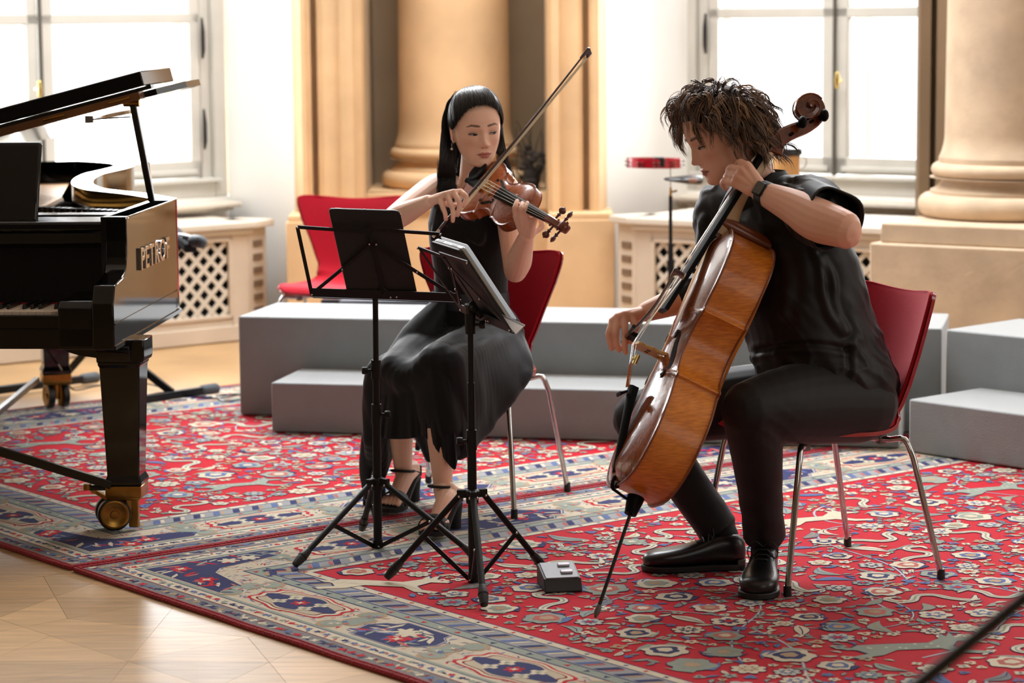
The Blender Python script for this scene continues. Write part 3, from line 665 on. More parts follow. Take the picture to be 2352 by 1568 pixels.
# ================================================================ concert grand piano
def piano_black():
    m = M('piano_lacquer', (5, 5, 6), .07, spec=.45); return m
PB = piano_black(); PBS = M('piano_satin', (9, 9, 9), .3, spec=.5)
GOLD = M('gold_plate', (186, 134, 62), .35, 1., var=.1, vscale=6)
PWOOD = M('spruce_soundboard', (176, 116, 54), .35, var=.15, vscale=8)
IVORY = M('key_ivory', (226, 210, 190), .3); EBONY = M('key_ebony', (10, 10, 10), .3)
FELT = M('red_felt', (150, 14, 20), .9); LIDIN = M('lid_brown_edge', (104, 66, 34), .3, var=.2, vscale=14, coat=.3)
pq = V(-1.150, 7.36, 0); pan = math.radians(-4.0); EX = V(math.cos(pan), math.sin(pan), 0); EY = V(-math.sin(pan), math.cos(pan), 0)
def L3(x, y, z): return pq+EX*x+EY*y+UZ*z
piano = thing('grand_piano', 'black concert grand piano with half raised lid and open keyboard', 'piano', tuple(L3(-.75, .9, 0)))
FRp = (pq, EX, EY, UZ)
def loc(q): d = np.array(q)-pq; return (float(d@EX), float(d@EY))
# rim outline in plan from the photographed top edge
rim = [loc(G(px, py, .97)) for px, py in [(405, 455), (339, 444), (275, 437), (242, 433), (220, 426), (213, 420), (214, 413), (222, 406), (240, 398), (270, 391), (291, 386), (304, 382), (308, 379), (300, 375), (271, 371), (194, 367), (97, 369)]]
rim = [tuple(p) for p in spline(rim, 60)]
XL = -1.52
outer = [(0, .20), (0, .5), (0, rim[0][1]-.12), (0, rim[0][1]-.05), (0.0, rim[0][1]-.02), (-.006, rim[0][1]+.015)]+rim[1:]
tail = outer[-1]; outer += [(tail[0]-.25, tail[1]-.06), (tail[0]-.42, tail[1]-.22), (XL, tail[1]-.6)]
def offset_in(poly, d):
    out = []
    for i in range(len(poly)):
        a = np.array(poly[max(0, i-1)]); b = np.array(poly[min(len(poly)-1, i+1)]); t = nrm(b-a); out.append(tuple(np.array(poly[i])+V(-t[1], t[0])*d))
    return out
inner = offset_in(outer, .075)
z0, z1 = .60, .97
mb = MB(); rings = []
# case: curved rim wall as a ribbon with thickness
o_ = outer; i_ = inner; n = len(o_); v = []; f = []
for (p, q) in zip(o_, i_): v += [L3(p[0], p[1], z0), L3(p[0], p[1], z1-.006), L3(p[0]*1-.0, p[1], z1), L3(q[0], q[1], z1), L3(q[0], q[1], z0)]
for k in range(n-1):
    for a, b in ((0, 1), (1, 2), (2, 3), (3, 4), (4, 0)): f.append((k*5+a, (k+1)*5+a, (k+1)*5+b, k*5+b))
f.append((4, 3, 2, 1, 0)); f.append(tuple((n-1)*5+k for k in range(5))); mb.add(v, f)
mb.box(0, 0, 0, 0, 0, 0) if False else None
mb.build('rim', PB, piano, ang=28)
mb = MB(); bot = [(0, .22)]+[p for p in outer[1:]]+[(XL, .22)]; bot = [(p[0]-.02 if k < 2 else p[0], p[1]) for k, p in enumerate(bot)]
mb.prism(bot, z0+.02, z0+.05, FRp); mb.build('bottom_board', PBS, piano, smooth=False)
# treble arm: side silhouette with the stepped, curved nose
arm = [(.0, .60), (.0, .735)]+[(.0+.012*t, .735+.02*t) for t in (1, 2)]+[(.03, .785), (.08, .792), (.13, .797), (.165, .81), (.185, .83), (.195, .86), (.20, .90), (.20, .965), (.24, .97), (.90, .97), (.90, .60)]
mb = MB(); mb.prism(arm, -.062, .002, (pq, EY, UZ, EX)); mb.build('arm', PB, piano, ang=25, bev=.004)
mb = MB(); mb.prism([(-.0, .60), (.0, .72), (.02, .74), (.24, .745), (.24, .60)], -.165, -.062, (pq+EY*.012, EY, UZ, EX)); mb.build('key_block', PB, piano, ang=25, bev=.004)
# moulding lines on the case side
mb = MB(); mb.obox(L3(.0015, .01, .672), EY*.93, EX*.003, UZ*.004); mb.obox(L3(.0, .0, .60), EY*.97, EX*.006, UZ*.012); mb.build('side_moulding', PB, piano, smooth=False)
# key bed, key slip, keys, fallboard
mb = MB(); mb.obox(L3(XL, .03, .60), EX*(-XL-.06), EY*.45, UZ*.055); mb.obox(L3(XL, .012, .61), EX*(-XL-.06), EY*.03, UZ*.05); mb.build('key_bed', PB, piano, smooth=False)
mb = MB(); mb.obox(L3(XL, .02, .655), EX*(-XL-.062), EY*.02, UZ*.045); mb.build('key_slip', PB, piano, bev=.004)
nk = 22
for i in range(nk):
    x = -.170-.0236*(i+1); mb = MB(); mb.obox(L3(x+.0006, .052, .687), EX*.0224, EY*.20, UZ*.021); mb.build('white_key', IVORY, piano, bev=.0015, seg=1)
    if i % 7 in (0, 1, 3, 4, 5) and i > 0:
        mb = MB(); xx = x+.0236; mb.hexa([L3(xx-.006, .10, .7), L3(xx+.006, .10, .7), L3(xx+.006, .25, .7), L3(xx-.006, .25, .7), L3(xx-.0045, .108, .7215), L3(xx+.0045, .108, .7215), L3(xx+.005, .25, .7215), L3(xx-.005, .25, .7215)]); mb.build('black_key', EBONY, piano, bev=.0015, seg=1)
mb = MB(); mb.obox(L3(XL, .232, .706), EX*(-XL-.09), EY*.012, UZ*.006); mb.build('felt_strip', FELT, piano, smooth=False)
mb = MB(); g = []
for (y, z) in [(.245, .70), (.255, .78), (.262, .83), (.27, .88), (.275, .895)]: g.append([L3(XL, y, z), L3(-.062, y, z)])
mb.grid(g, flip=True); mb.build('fallboard', PB, piano, ang=60)
mb = MB(); mb.obox(L3(XL, .225, .888), EX*(-XL-.075), EY*.06, UZ*.034); mb.build('fallboard_rail', PBS, piano, bev=.004)
mb = MB(); mb.obox(L3(XL, .215, .925), EX*(-XL-.062), EY*.2, UZ*.03); mb.build('name_rail', PB, piano, bev=.008)
mb = MB(); mb.obox(L3(XL, .62, .90), EX*(-XL-.07), EY*.10, UZ*.045); mb.build('stretcher', PB, piano, bev=.004)
# music desk
mb = MB(); a = P(95, 326, 7.78); b = P(85, 512, 7.70); dx = -EX*1.0; t = EY*.02
dk = [a, a+dx, b+dx, b]; mb.hexa([b, b+dx, b+dx+t, b+t, a, a+dx, a+dx+t, a+t]); mb.build('music_desk', PB, piano, bev=.012, seg=3)
mb = MB(); c = P(80, 528, 7.66); mb.obox(c-EX*1.0, EX*1.0, EY*.14, UZ*.022); mb.build('desk_tray', PBS, piano, bev=.003)
# inside: soundboard, gold frame, strings, dampers
ins = offset_in(outer, .08); mb = MB(); mb.prism([(-.08, .5)]+ins[1:]+[(XL, .5)], .84, .85, FRp); mb.build('soundboard', PWOOD, piano, smooth=False)
ins2 = offset_in(outer, .13); mb = MB(); mb.prism([(-.12, .72)]+[p for p in ins2[1:]]+[(XL, .72)], .872, .886, FRp); ip = mb.build('iron_frame', GOLD, piano, smooth=False)
for k in range(5):
    mb = MB(); mb.tube([L3(-.25-.24*k, .75, .90), L3(-.42-.20*k, 1.6+.3*k, .90)], .016, 8); mb.build('frame_bar', GOLD, ip)
mb = MB()
for k in range(60): mb.tube([L3(-.14-.018*k, .72, .905), L3(-.20-.017*k, 1.05+.035*k, .90)], .0008, 4)
st = mb.build('strings', M('string_steel', (190, 185, 175), .25, 1.), piano); st['kind'] = 'stuff'
for k in range(26):
    mb = MB(); mb.obox(L3(-.20-.022*k, .98+.012*k, .905), EX*.014, EY*.05, UZ*.025); mb.build('damper', PBS, piano, smooth=False)
# lid: main leaf hinged on the bass side, front leaf folded back on top
hx, hz = XL+.02, .932; sl = math.radians(14.2)
LX = EX*math.cos(sl)+UZ*math.sin(sl); LN = -EX*math.sin(sl)+UZ*math.cos(sl); hp = L3(hx, 0, hz)
Lw = 1.645
lid = [(-.0, .62), (Lw-.08, .62), (Lw, .70), (Lw+.005, .9)]+[(min(Lw, (p[0]-hx)*1.0+.03), p[1]+.02) for p in outer[6:]]
mb = MB(); mb.prism(lid, 0, .02, (hp, LX, EY, LN)); mb.build('lid', PB, piano, ang=30)
mb = MB(); mb.prism([(.0, .55), (Lw-.12, .55), (Lw-.12, .622), (.0, .622)], -.002, .022, (hp, LX, EY, LN)); ed = mb.build('lid_edge', LIDIN, piano, smooth=False)
for k in range(5):
    mb = MB(); c = hp+LX*(Lw-.15-.21*k)+EY*.548+LN*.012; mb.tube([c, c-LX*.07], .004, 8); mb.build('lid_hinge', BRASS, ed)
mb = MB(); mb.prism([(.0, .56), (Lw-.10, .56), (Lw-.085, .95), (.0, .95)], .035, .082, (hp, LX, EY, LN)); mb.build('folded_front_lid', PB, piano, bev=.004)
mb = MB(); mb.prism([(0, .56), (Lw-.08, .56), (Lw-.08, .60), (0, .60)], .022, .034, (hp, LX, EY, LN)); mb.build('lid_batten', PBS, piano, smooth=False)
mb = MB(); t_ = P(306, 240, 7.98); b_ = P(349, 462, 8.0); mb.bar(b_, t_, .022, .020, ref=tuple(EX)); pr0 = mb.build('lid_prop', PBS, piano, bev=.003)
mb = MB(); mb.cyl(t_-EX*.03+UZ*.005, t_+EX*.02+UZ*.005, .012); mb.build('prop_socket', BRASS, pr0)
mb = MB(); q = P(341, 372, 8.02); mb.bar(P(352, 462, 8.02), q, .008, .006, ref=tuple(EX)); mb.build('brass_half_prop', BRASS, piano)
mb = MB(); q = P(205, 275, 7.98); mb.tube([q, P(300, 268, 7.98)], .0025, 6); mb.box(q[0]-.012, q[0]+.012, q[1]-.01, q[1]+.01, q[2]-.01, q[2]+.012); mb.build('lid_hook', CHROME, piano)
# lettering on the case side
def text(name, body, size, o, ex, ey, mat, parent, depth=.004, sx=1.):
    cu = bpy.data.curves.new(name, 'FONT'); cu.body = body; cu.size = size; cu.extrude = depth; cu.bevel_depth = .0006; cu.align_x = 'CENTER'; cu.align_y = 'CENTER'; cu.space_character = 1.12; cu.offset = .0015
    t = bpy.data.objects.new('tmp', cu); COL.objects.link(t); me = evald(t); bpy.data.objects.remove(t)
    e1, e2 = nrm(ex), nrm(ey); e3 = np.cross(e1, e2); vs = np.zeros(len(me.vertices)*3); me.vertices.foreach_get('co', vs); vs = vs.reshape(-1, 3); o0 = W[parent.name]
    vs = np.asarray(o)-o0+vs[:, :1]*e1*sx+vs[:, 1:2]*e2+vs[:, 2:]*e3; me.vertices.foreach_set('co', vs.ravel()); me.update(); me.materials.clear()
    return link(name, me, mat, parent, True, 40, o0=o0)
text('maker_lettering', 'PETROF', .092, L3(.004, .565, .826), EY, UZ, CHROME, piano, .006, sx=1.22)
# legs with brass caps and double castors
def leg(x, y, wdt, zt, zb, tw, ang=.0, lever=True):
    c = L3(x, y, 0); e1 = EX*math.cos(ang)+EY*math.sin(ang); e2 = -EX*math.sin(ang)+EY*math.cos(ang)
    def ring(w, z, k=1.): return [c+e1*w*a+e2*w*b*k+UZ*z for a, b in ((-1, -1), (1, -1), (1, 1), (-1, 1))]
    mb = MB(); mb.loft([ring(wdt*.5, zt), ring(wdt*.5, zt-.012), ring(wdt*.47, zt-.02), ring(tw*.5, zb+.03), ring(tw*.58, zb+.012), ring(tw*.58, zb)])
    lg = mb.build('leg', PB, piano, smooth=False, bev=.004)
    mb = MB(); mb.loft([ring(tw*.56, zb), ring(tw*.56, zb-.035), ring(tw*.48, zb-.045)]); mb.cyl(c+UZ*(zb-.045), c+UZ*(.05), .018); mb.bar(c+UZ*.02+e1*.02, c+UZ*(zb-.04)+e1*.02, .022, .03, ref=tuple(e1)); mb.build('castor_bracket', BRASS, lg, bev=.003)
    ax = nrm(e1*.34-e2*.94) if lever else nrm(e1*.95+e2*.2); k = -e1*.045 if lever else V(0, 0, 0); cc_ = c+k+UZ*.0645-e2*.0
    for s_ in (-1, 1):
        o = cc_+ax*s_*.03
        mb = MB(); mb.lathe([(.034, -.013), (.046, -.013), (.050, -.010), (.050, .010), (.046, .013), (.034, .013), (.034, -.013)], o, tuple(ax), 32); wh = mb.build('castor_wheel', M('castor_rubber', (22, 21, 20), .35), lg)
        mb = MB(); mb.lathe([(.001, -.0125), (.012, -.0155), (.014, -.011), (.032, -.012), (.036, -.0145), (.042, -.0145), (.044, -.013), (.044, .013), (.042, .0145), (.036, .0145), (.032, .012), (.014, .011), (.012, .0155), (.001, .0165)], o, tuple(ax), 32); mb.build('castor_hub', BRASS, lg)
    if lever:
        mb = MB(); mb.bar(cc_+ax*.02+UZ*.035, cc_-e1*.062+ax*.02+UZ*.072, .013, .011); mb.tube([cc_-e1*.062+ax*.005+UZ*.072, cc_-e1*.062+ax*.035+UZ*.072], .009, 10); mb.build('brake_lever', BRASS, lg)
    return lg
leg(.0-.042, .305, .13, .535, .155, .098)
leg(-.86, 2.72, .125, .58, .155, .1, .35, lever=False)
leg(-1.45, .34, .13, .535, .155, .098)
# leg brackets (consoles)
co = [(-.11, .60), (-.10, .575), (-.06, .565), (-.02, .545), (.0, .525), (.13, .525), (.16, .545), (.18, .57), (.20, .60)]
mb = MB(); mb.prism([(-.22, .60), (-.205, .565), (-.16, .552), (-.11, .545), (-.095, .53), (.03, .53), (.035, .545), (.035, .60)], .24, .37, (pq, EX, UZ, EY)); mb.build('leg_bracket', PB, piano, bev=.004)
mb = MB(); mb.prism([(.15, .62), (.17, .595), (.215, .585), (.235, .56), (.24, .53), (.37, .53), (.40, .56), (.43, .60), (.48, .63), (.56, .645), (.58, .66), (.15, .66)], -.11, -.004, (pq, EY, UZ, EX)); mb.build('side_console', PB, piano, bev=.004)
# dolly bars between the legs
mb = MB(); mb.bar(P(-60, 1018, 7.62), P(256, 1113, 7.62), .024, .026); mb.bar(L3(-.155, .27, .145), L3(-.10, .27, .145), .014, .012); mb.build('leg_brace', PBS, piano, bev=.002)
mb = MB(); mb.cyl(L3(-.155, .27, .14), L3(-.155, .27, .158), .012); mb.cyl(L3(-.155, .27, .147), L3(-.08, .29, .147), .007); mb.build('brace_pin', BRASS, piano)
mb = MB(); mb.bar(P(-40, 975, 8.9), P(85, 872, 9.9), .022, .022); mb.build('leg_brace', PBS, piano, bev=.002)
# ---- keyboard stand and cable behind the piano
ks = thing('keyboard_stand', 'black folding keyboard stand with padded arms behind the piano', 'keyboard stand', tuple(G(300, 905, 0)))
TUB = M('black_tube', (22, 23, 26), .35, .4); RUB = M('grey_rubber', (62, 68, 74), .6)
def footbar(a, b):
    a = np.array(a); b = np.array(b); mb = MB(); mb.bar(a, b, .032, .032); f_ = mb.build('foot_bar', TUB, ks, bev=.004)
    for (p, q) in ((a, b), (b, a)):
        d = nrm(q-p); mb = MB(); mb.tube([p-d*.012, p+d*.05], .024, 12, ends=True); mb.build('end_cap', RUB, f_)
z_ = .028
f1 = (G(-60, 903, z_), G(214, 867, z_)); f2 = (G(262, 926, z_), G(488, 893, z_)); footbar(*f1); footbar(*f2)
m1, m2 = (f1[0]+f1[1])/2, (f2[0]*.42+f2[1]*.58)
t1_, t2_ = P(425, 548, 10.1), P(60, 640, 10.6)
mb = MB(); mb.bar(m1+V(.1, 0, .01), t1_, .03, .03, ref=(0, 1, 0)); mb.build('cross_arm', TUB, ks, bev=.003)
mb = MB(); mb.bar(m2+V(0, .0, .01), t2_, .03, .03, ref=(0, 1, 0)); mb.build('cross_arm', TUB, ks, bev=.003)
for (c, nm) in ((t1_, 'support_arm'), (t2_, 'support_arm')):
    mb = MB(); mb.bar(c-V(.12, -.3, 0), c+V(.06, -.12, 0), .032, .032); a_ = mb.build(nm, TUB, ks, bev=.003)
    mb = MB(); mb.bar(c-V(.11, -.3, -.03), c+V(.035, -.1, -.03), .05, .035); mb.build('foam_pad', M('black_foam', (18, 20, 24), .9), a_, bev=.008)
    mb = MB(); e = c+V(.06, -.12, 0); mb.tube([e-V(.03, -.06, 0)*.4, e+V(.02, -.03, 0)], .025, 12, ends=True); mb.build('end_cap', RUB, a_)
cb = thing('cable', 'thin black cable curling over the rug behind the piano', 'cable', tuple(G(430, 890, .0)))
pts = spline([G(130, 830, .35), G(148, 860, .1), G(170, 895, .016), G(230, 885, .016), G(330, 880, .016), G(420, 905, .016), G(500, 914, .017), G(548, 906, .018), G(560, 915, .018), G(515, 921, .019), G(505, 908, .020), G(560, 903, .02)], 80)
mb = MB(); mb.tube(list(pts[1:]), .0035, 6); mb.build('cord', BLACKP, cb)
# ================================================================ folding music stands, tablets, pedal
STB = M('stand_black', (11, 11, 12), .5, 0, spec=.3); RIV = M('rivet', (210, 205, 200), .2, 1.); STEELT = M('silver_case', (158, 158, 156), .35, .8)
TABB = M('tablet_case', (13, 13, 14), .55, bump=.05, bscale=600); PAPER = M('white_paper', (240, 240, 240), .6); _n = PAPER.node_tree; _t = _n.nodes.new('ShaderNodeBsdfTranslucent'); _t.inputs[0].default_value = (.95, .95, .95, 1); _x = _n.nodes.new('ShaderNodeMixShader'); _x.inputs[0].default_value = .5; _n.links.new(_n.nodes['Principled BSDF'].outputs[0], _x.inputs[1]); _n.links.new(_t.outputs[0], _x.inputs[2]); _n.links.new(_x.outputs[0], _n.nodes['Material Output'].inputs[0])
def sub(nm, mb, root, mat=STB, **k): return mb.build(nm, mat, root, **k)
def music_stand(label, base, Y, px_top, px_low, collar, feet, desk, knobs):
    """base: hub below the pole; feet on the rug; desk: TL, TR, BR, BL corners"""
    r = thing('music_stand', label, 'music stand', tuple(V(base[0], base[1], .0105)), 'black folding music stands')
    low = P(*px_low, Y); top = P(*px_top, Y); top = V(low[0]+(top[0]-low[0])*.6, Y, top[2]); col = low+(top-low)*((P(*collar, Y)[2]-low[2])/(top[2]-low[2]))
    ax = nrm(top-low); L_ = np.linalg.norm(top-low); cz = (col-low)@ax
    mb = MB(); mb.cyl(low, low+ax*(cz+.32*(L_-cz)), .0125, seg=16); sub('lower_tube', mb, r)
    mb = MB(); mb.cyl(low+ax*(cz+.30*(L_-cz)), low+ax*(cz+.62*(L_-cz)), .0102, seg=16); sub('middle_tube', mb, r)
    mb = MB(); mb.cyl(low+ax*(cz+.60*(L_-cz)), top, .0082, seg=16); sub('upper_tube', mb, r)
    for (kp, sd) in knobs:
        c = low+ax*(P(*kp, Y)-low)@ax if False else low+ax*((P(*kp, Y)-low)@ax)
        mb = MB(); mb.cyl(c-ax*.025, c+ax*.03, .0145, seg=16); cl = sub('clamp_collar', mb, r)
        mb = MB(); q = c+V(sd, -.1, 0)*.014; mb.lathe([(.001, -.001), (.004, 0), (.004, .010), (.010, .011), (.011, .014), (.011, .024), (.009, .027), (.001, .027)], q, (sd, -.15, 0), 14); sub('clamp_knob', mb, cl)
    mb = MB(); mb.lathe([(.0125, -.03), (.017, -.028), (.018, -.004), (.022, -.002), (.022, .006), (.0135, .012)], col, tuple(ax), 20)
    hubs = []
    for f in feet:
        d = V(f[0]-col[0], f[1]-col[1], 0); d = nrm(d); s_ = nrm(np.cross(d, ax)); mb.obox(col+d*.008-s_*.009-ax*.012, d*.034, s_*.018, ax*.022); hubs.append((col+d*.036-ax*.008, d, s_))
    sub('collar', mb, r, bev=.002)
    mb = MB(); mb.cyl(low-ax*.004, low+ax*.03, .0145, seg=16); hb = sub('bottom_hub', mb, r)
    for (h, d, s_), f in zip(hubs, feet):
        f = V(f[0], f[1], .027); dl = nrm(f-h); mb = MB(); mb.tube([h, f-dl*.02], .0088, 12); lg = sub('leg', mb, r)
        mb = MB(); mb.tube([f-dl*.06, f-dl*.045, f-dl*.02, f+dl*.004], [.0105, .0125, .0135, .010], 14, ends=False); mb.tube([f-dl*.034, f-dl*.03], .0145, 14); sub('rubber_foot', mb, lg, BLACKP)
        m = h+(f-h)*.50; mb = MB(); mb.bar(m+s_*.0095, low+d*.012+UZ*.012+s_*.006, .012, .004, ref=tuple(s_)); sub('brace', mb, lg)
        for c in (h+s_*.010, m+s_*.011, low+d*.012+UZ*.012+s_*.009, h-s_*.010): mb = MB(); mb.ell(c, .0038, nu=8, nv=6); sub('rivet', mb, lg, RIV)
    TL, TR, BR, BL = desk; e = nrm(BR-BL); u = nrm((TL+TR)/2-(BL+BR)/2); n = np.cross(e, u); mid = (BL+BR)/2
    mb = MB(); mb.bar(BL+u*.006, BR+u*.006, .028, .004, ref=tuple(n)); mb.obox(BL+u*-.014, BR-BL, n*.045*SIDE, u*.003); sub('ledge', mb, r, bev=.001)
    def arm(a, b, w=.0105, nm='frame_bar'): mb = MB(); mb.bar(a, b, w, .003, ref=tuple(n)); return sub(nm, mb, r)
    tm = (TL+TR)/2; k1 = mid+(tm-mid)*.80
    arm(TL, TL+(TR-TL)*.52-u*.004-n*SIDE*.003); arm(TR, TR+(TL-TR)*.52+u*.006-n*SIDE*.003); arm(TL, BL); arm(TR, BR)
    arm(BL, k1); arm(BR, k1); arm(mid, tm, .010); arm(TL, mid+(tm-mid)*.15) if False else None
    for c in (TL, TR, BL, BR, k1+e*.01, k1-e*.01, mid+e*.03+u*.002, mid+e*.012, (BL+k1)/2, (BR+k1)/2): mb = MB(); mb.ell(c-n*SIDE*.004, .0032, nu=8, nv=6); sub('rivet', mb, r, RIV)
    # tilting head
    mb = MB(); mb.obox(top-e*.012-n*.012-ax*.005, e*.024, n*.024, ax*.035); mb.tube([top+ax*.02-e*.028, top+ax*.02+e*.03], .008, 10); mb.bar(top+ax*.03, mid+u*.012-n*SIDE*.004, .022, .014, ref=tuple(n)); sub('tilt_head', mb, r, bev=.003)
    return r
SIDE = 1
f3 = G(1100, 1288, .02)
dA = [P(683, 521, 7.23), P(1010, 537, 7.33), P(1056, 687, 7.42), P(716, 675, 7.32)]
# the tablet rests on the far side of the left desk, on the near-right side of the right desk
def sidesign(desk, toward):
    TL, TR, BR, BL = desk; n = np.cross(nrm(BR-BL), nrm((TL+TR)/2-(BL+BR)/2)); return 1 if n@toward > 0 else -1
SIDE = sidesign(dA, V(0, 1, 0))
music_stand('black folding music stand on the left holding a black cased tablet', P(868, 1258, 7.37), 7.37, (864, 672), (868, 1262), (868, 1104), [G(680, 1300, .02), G(832, 1218, .02), f3], dA, [((866, 850), -1), ((867, 951), 1)])
dB = [P(962, 569, 7.10), P(1075, 603, 6.78), P(1172, 757, 6.72), P(1060, 711, 7.04)]
SIDE = sidesign(dB, V(1, 0, .4))
music_stand('black folding music stand on the right seen from its side, beside the grey pedal', P(1087, 1335, 6.9), 6.90, (1080, 722), (1087, 1340), (1084, 1132), [G(890, 1330, .02), G(1112, 1392, .02), G(1252, 1312, .02)], dB, [((1082, 1012), -1), ((1081, 745), 1)])
def slab(mb, c, n, t, rad=.012, k=5):
    """rounded rectangle slab: corners TL, TR, BR, BL, thickness t along n"""
    TL, TR, BR, BL = c; ex = nrm(TR-TL); ey = nrm(BL-TL); Lx = np.linalg.norm(TR-TL); Ly = np.linalg.norm(BL-TL); pl = []
    for (cx, cy, a0) in ((Lx-rad, rad, -90), (Lx-rad, Ly-rad, 0), (rad, Ly-rad, 90), (rad, rad, 180)):
        for i in range(k+1): a = math.radians(a0+90*i/k); pl.append((cx+rad*math.cos(a), cy+rad*math.sin(a)))
    mb.prism(pl, 0, t, (TL, ex, ey, n)); return ex, ey, Lx, Ly
def plane_n(c, toward): n = nrm(np.cross(c[1]-c[0], c[3]-c[0])); return n if n@toward > 0 else -n
t = thing('tablet', 'black cased tablet standing on the left music stand, its back to us', 'tablet', tuple(P(860, 680, 7.36)))
c = [P(756, 482, 7.245), P(920, 487, 7.30), P(964, 691, 7.385), P(800, 677, 7.335)]; n = plane_n(c, V(0, 1, 0)); c = [q+n*.009 for q in c]
mb = MB(); ex, ey, Lx, Ly = slab(mb, c, n, .011, .012); mb.build('case', TABB, t, bev=.002)
mb = MB(); slab(mb, [c[0]+n*.0111+ex*.004+ey*.004, c[1]+n*.0111-ex*.004+ey*.004, c[2]+n*.0111-ex*.004-ey*.004, c[3]+n*.0111+ex*.004-ey*.004], n, .001, .010); sc_ = bpy.data.materials.new('lit_screen'); sc_.use_nodes = True; sc_.node_tree.nodes['Principled BSDF'].inputs['Emission Color'].default_value = (.9, .95, 1, 1); sc_.node_tree.nodes['Principled BSDF'].inputs['Emission Strength'].default_value = .25; mb.build('screen', sc_, t)
mb = MB(); q = c[0]; mb.obox(q+ex*.02+n*.003-ey*.0008, ex*.018, n*.005, ey*.002); mb.obox(q+ex*(Lx-.03)+n*.003-ey*.0008, ex*.014, n*.005, ey*.002); mb.obox(q+ex*Lx*.5+n*.004-ey*.0008, ex*.004, n*.004, ey*.002); mb.build('edge_button', M('button_grey', (120, 120, 122), .4), t)
mb = MB(); mb.obox(c[1]+ex*-.0005+n*.003+ey*.012, ey*.02, n*.006, ex*.0012); mb.build('edge_glint', STEELT, t)  # silver strip stands in for light glinting on the case edge
t = thing('tablet', 'silver thick tablet leaning on the right music stand, seen edge on', 'tablet', tuple(P(1100, 730, 6.9)))
c = [P(985, 557, 7.03), P(1048, 577, 6.84), P(1158, 750, 6.77), P(1095, 725, 6.96)]; n = plane_n(c, V(1, 0, .4)); c = [q+n*.006 for q in c]
mb = MB(); ex, ey, Lx, Ly = slab(mb, c, n, .007, .008); mb.build('folding_cover', TABB, t, bev=.001)
c1 = [q+n*.0085 for q in c]; mb = MB(); slab(mb, c1, n, .013, .010); mb.build('body', STEELT, t, bev=.003)
mb = MB()
for k in (.12, .62): mb.obox(c1[0]+ex*Lx*k+n*.003-ey*.0008, ex*Lx*.2, n*.006, ey*.002)
for k in (.42, .47, .52): mb.obox(c1[0]+ex*Lx*k+n*.004-ey*.0008, ex*Lx*.02, n*.003, ey*.002)
mb.build('speaker_slot', BLACKP, t)
mb = MB(); slab(mb, [q+n*.0216 for q in c1], n, .0012, .010); mb.build('screen', sc_, t)
sh = thing('sheet_music', 'white paper sheet sticking out over the ledge of the right music stand', 'sheet music', tuple(P(1180, 745, 6.76)))
q0 = [P(1152, 722, 6.78), P(1206, 746, 6.70), P(1185, 767, 6.69), P(1168, 748, 6.73)]; m_ = np.cross(q0[1]-q0[0], q0[3]-q0[0]); m_ = nrm(m_)
mb = MB(); mb.prism([(float((q-q0[0])@nrm(q0[1]-q0[0])), float((q-q0[0])@np.cross(m_, nrm(q0[1]-q0[0])))) for q in q0], -.0012, .0012, (q0[0], nrm(q0[1]-q0[0]), np.cross(m_, nrm(q0[1]-q0[0])), m_)); mb.build('page', PAPER, sh, smooth=False)
mb = MB()
for k in (.06, .14): a = q0[0]+(q0[3]-q0[0])*k*1.2; b = q0[1]+(q0[2]-q0[1])*k; mb.bar(a+m_*.0014*(1 if m_[1] < 0 else -1), b+m_*.0014*(1 if m_[1] < 0 else -1), .0012, .0006, ref=tuple(m_))
mb.build('printed_line', BLACKP, sh, smooth=False)
# page turning pedal
q = G(1252, 1362, .0125); pd = thing('foot_pedal', 'small grey two button page pedal on the red rug', 'pedal', tuple(q))
e1 = nrm(G(1338, 1358, .0125)-q); e2 = V(-e1[1], e1[0], 0); w_ = np.linalg.norm(G(1338, 1358, .0125)-q)
d_ = .125; mb = MB(); mb.prism([(0, 0), (0, .006), (.018, .034), (d_-.004, .056), (d_, .052), (d_, 0)], 0, w_, (q, e2, UZ, e1)); mb.build('housing', M('pedal_dark', (40, 41, 44), .5), pd, bev=.003)
sl_ = nrm(e2*(d_-.022)+UZ*.022); nn = np.cross(e1, sl_); o = q+e2*.018+UZ*.034+nn*.0004
mb = MB(); mb.obox(o+e1*.006, e1*(w_-.012), sl_*.102, nn*.003); mb.build('top_plate', M('pedal_grey', (140, 142, 146), .5), pd, bev=.001)
for k in (.022, .068): mb = MB(); mb.obox(o+e1*w_*.5+sl_*k+nn*.003, e1*w_*.32, sl_*.018, nn*.006); mb.build('button', M('pedal_button', (198, 196, 208), .4), pd, bev=.0025)
# ================================================================ percussion, drum, branches, case, foreground boom
Yt = 11.0; tz = P(1540, 372, Yt); ps = thing('percussion_stand', 'thin black percussion stand before the right radiator', 'stand', (tz[0], Yt, 0))
def zat(py, px=1540, Y=Yt): return P(px, py, Y)[2]
mb = MB(); mb.cyl((tz[0], Yt, zat(645)), (tz[0], Yt, zat(450)), .0085, seg=10); mb.cyl((tz[0], Yt, .12), (tz[0], Yt, zat(560)), .012, seg=10); sub('pole', mb, ps)
mb = MB(); mb.cyl((tz[0], Yt, zat(452)), (tz[0], Yt, zat(430)), .007, .005, 8); mb.bar((tz[0], Yt, zat(441)), (tz[0]+.028, Yt, zat(438)), .008, .014, ref=(0, 1, 0)); sub('wing_clamp', mb, ps, BRASS)
mb = MB(); mb.cyl((tz[0], Yt, zat(436)), (tz[0], Yt, zat(386)), .0025, seg=8); sub('rod', mb, ps, M('steel_rod', (190, 192, 196), .2, 1.))
mb = MB(); mb.cyl((tz[0], Yt, zat(598)), (tz[0], Yt, zat(622)), .017, seg=12); sub('height_clamp', mb, ps)
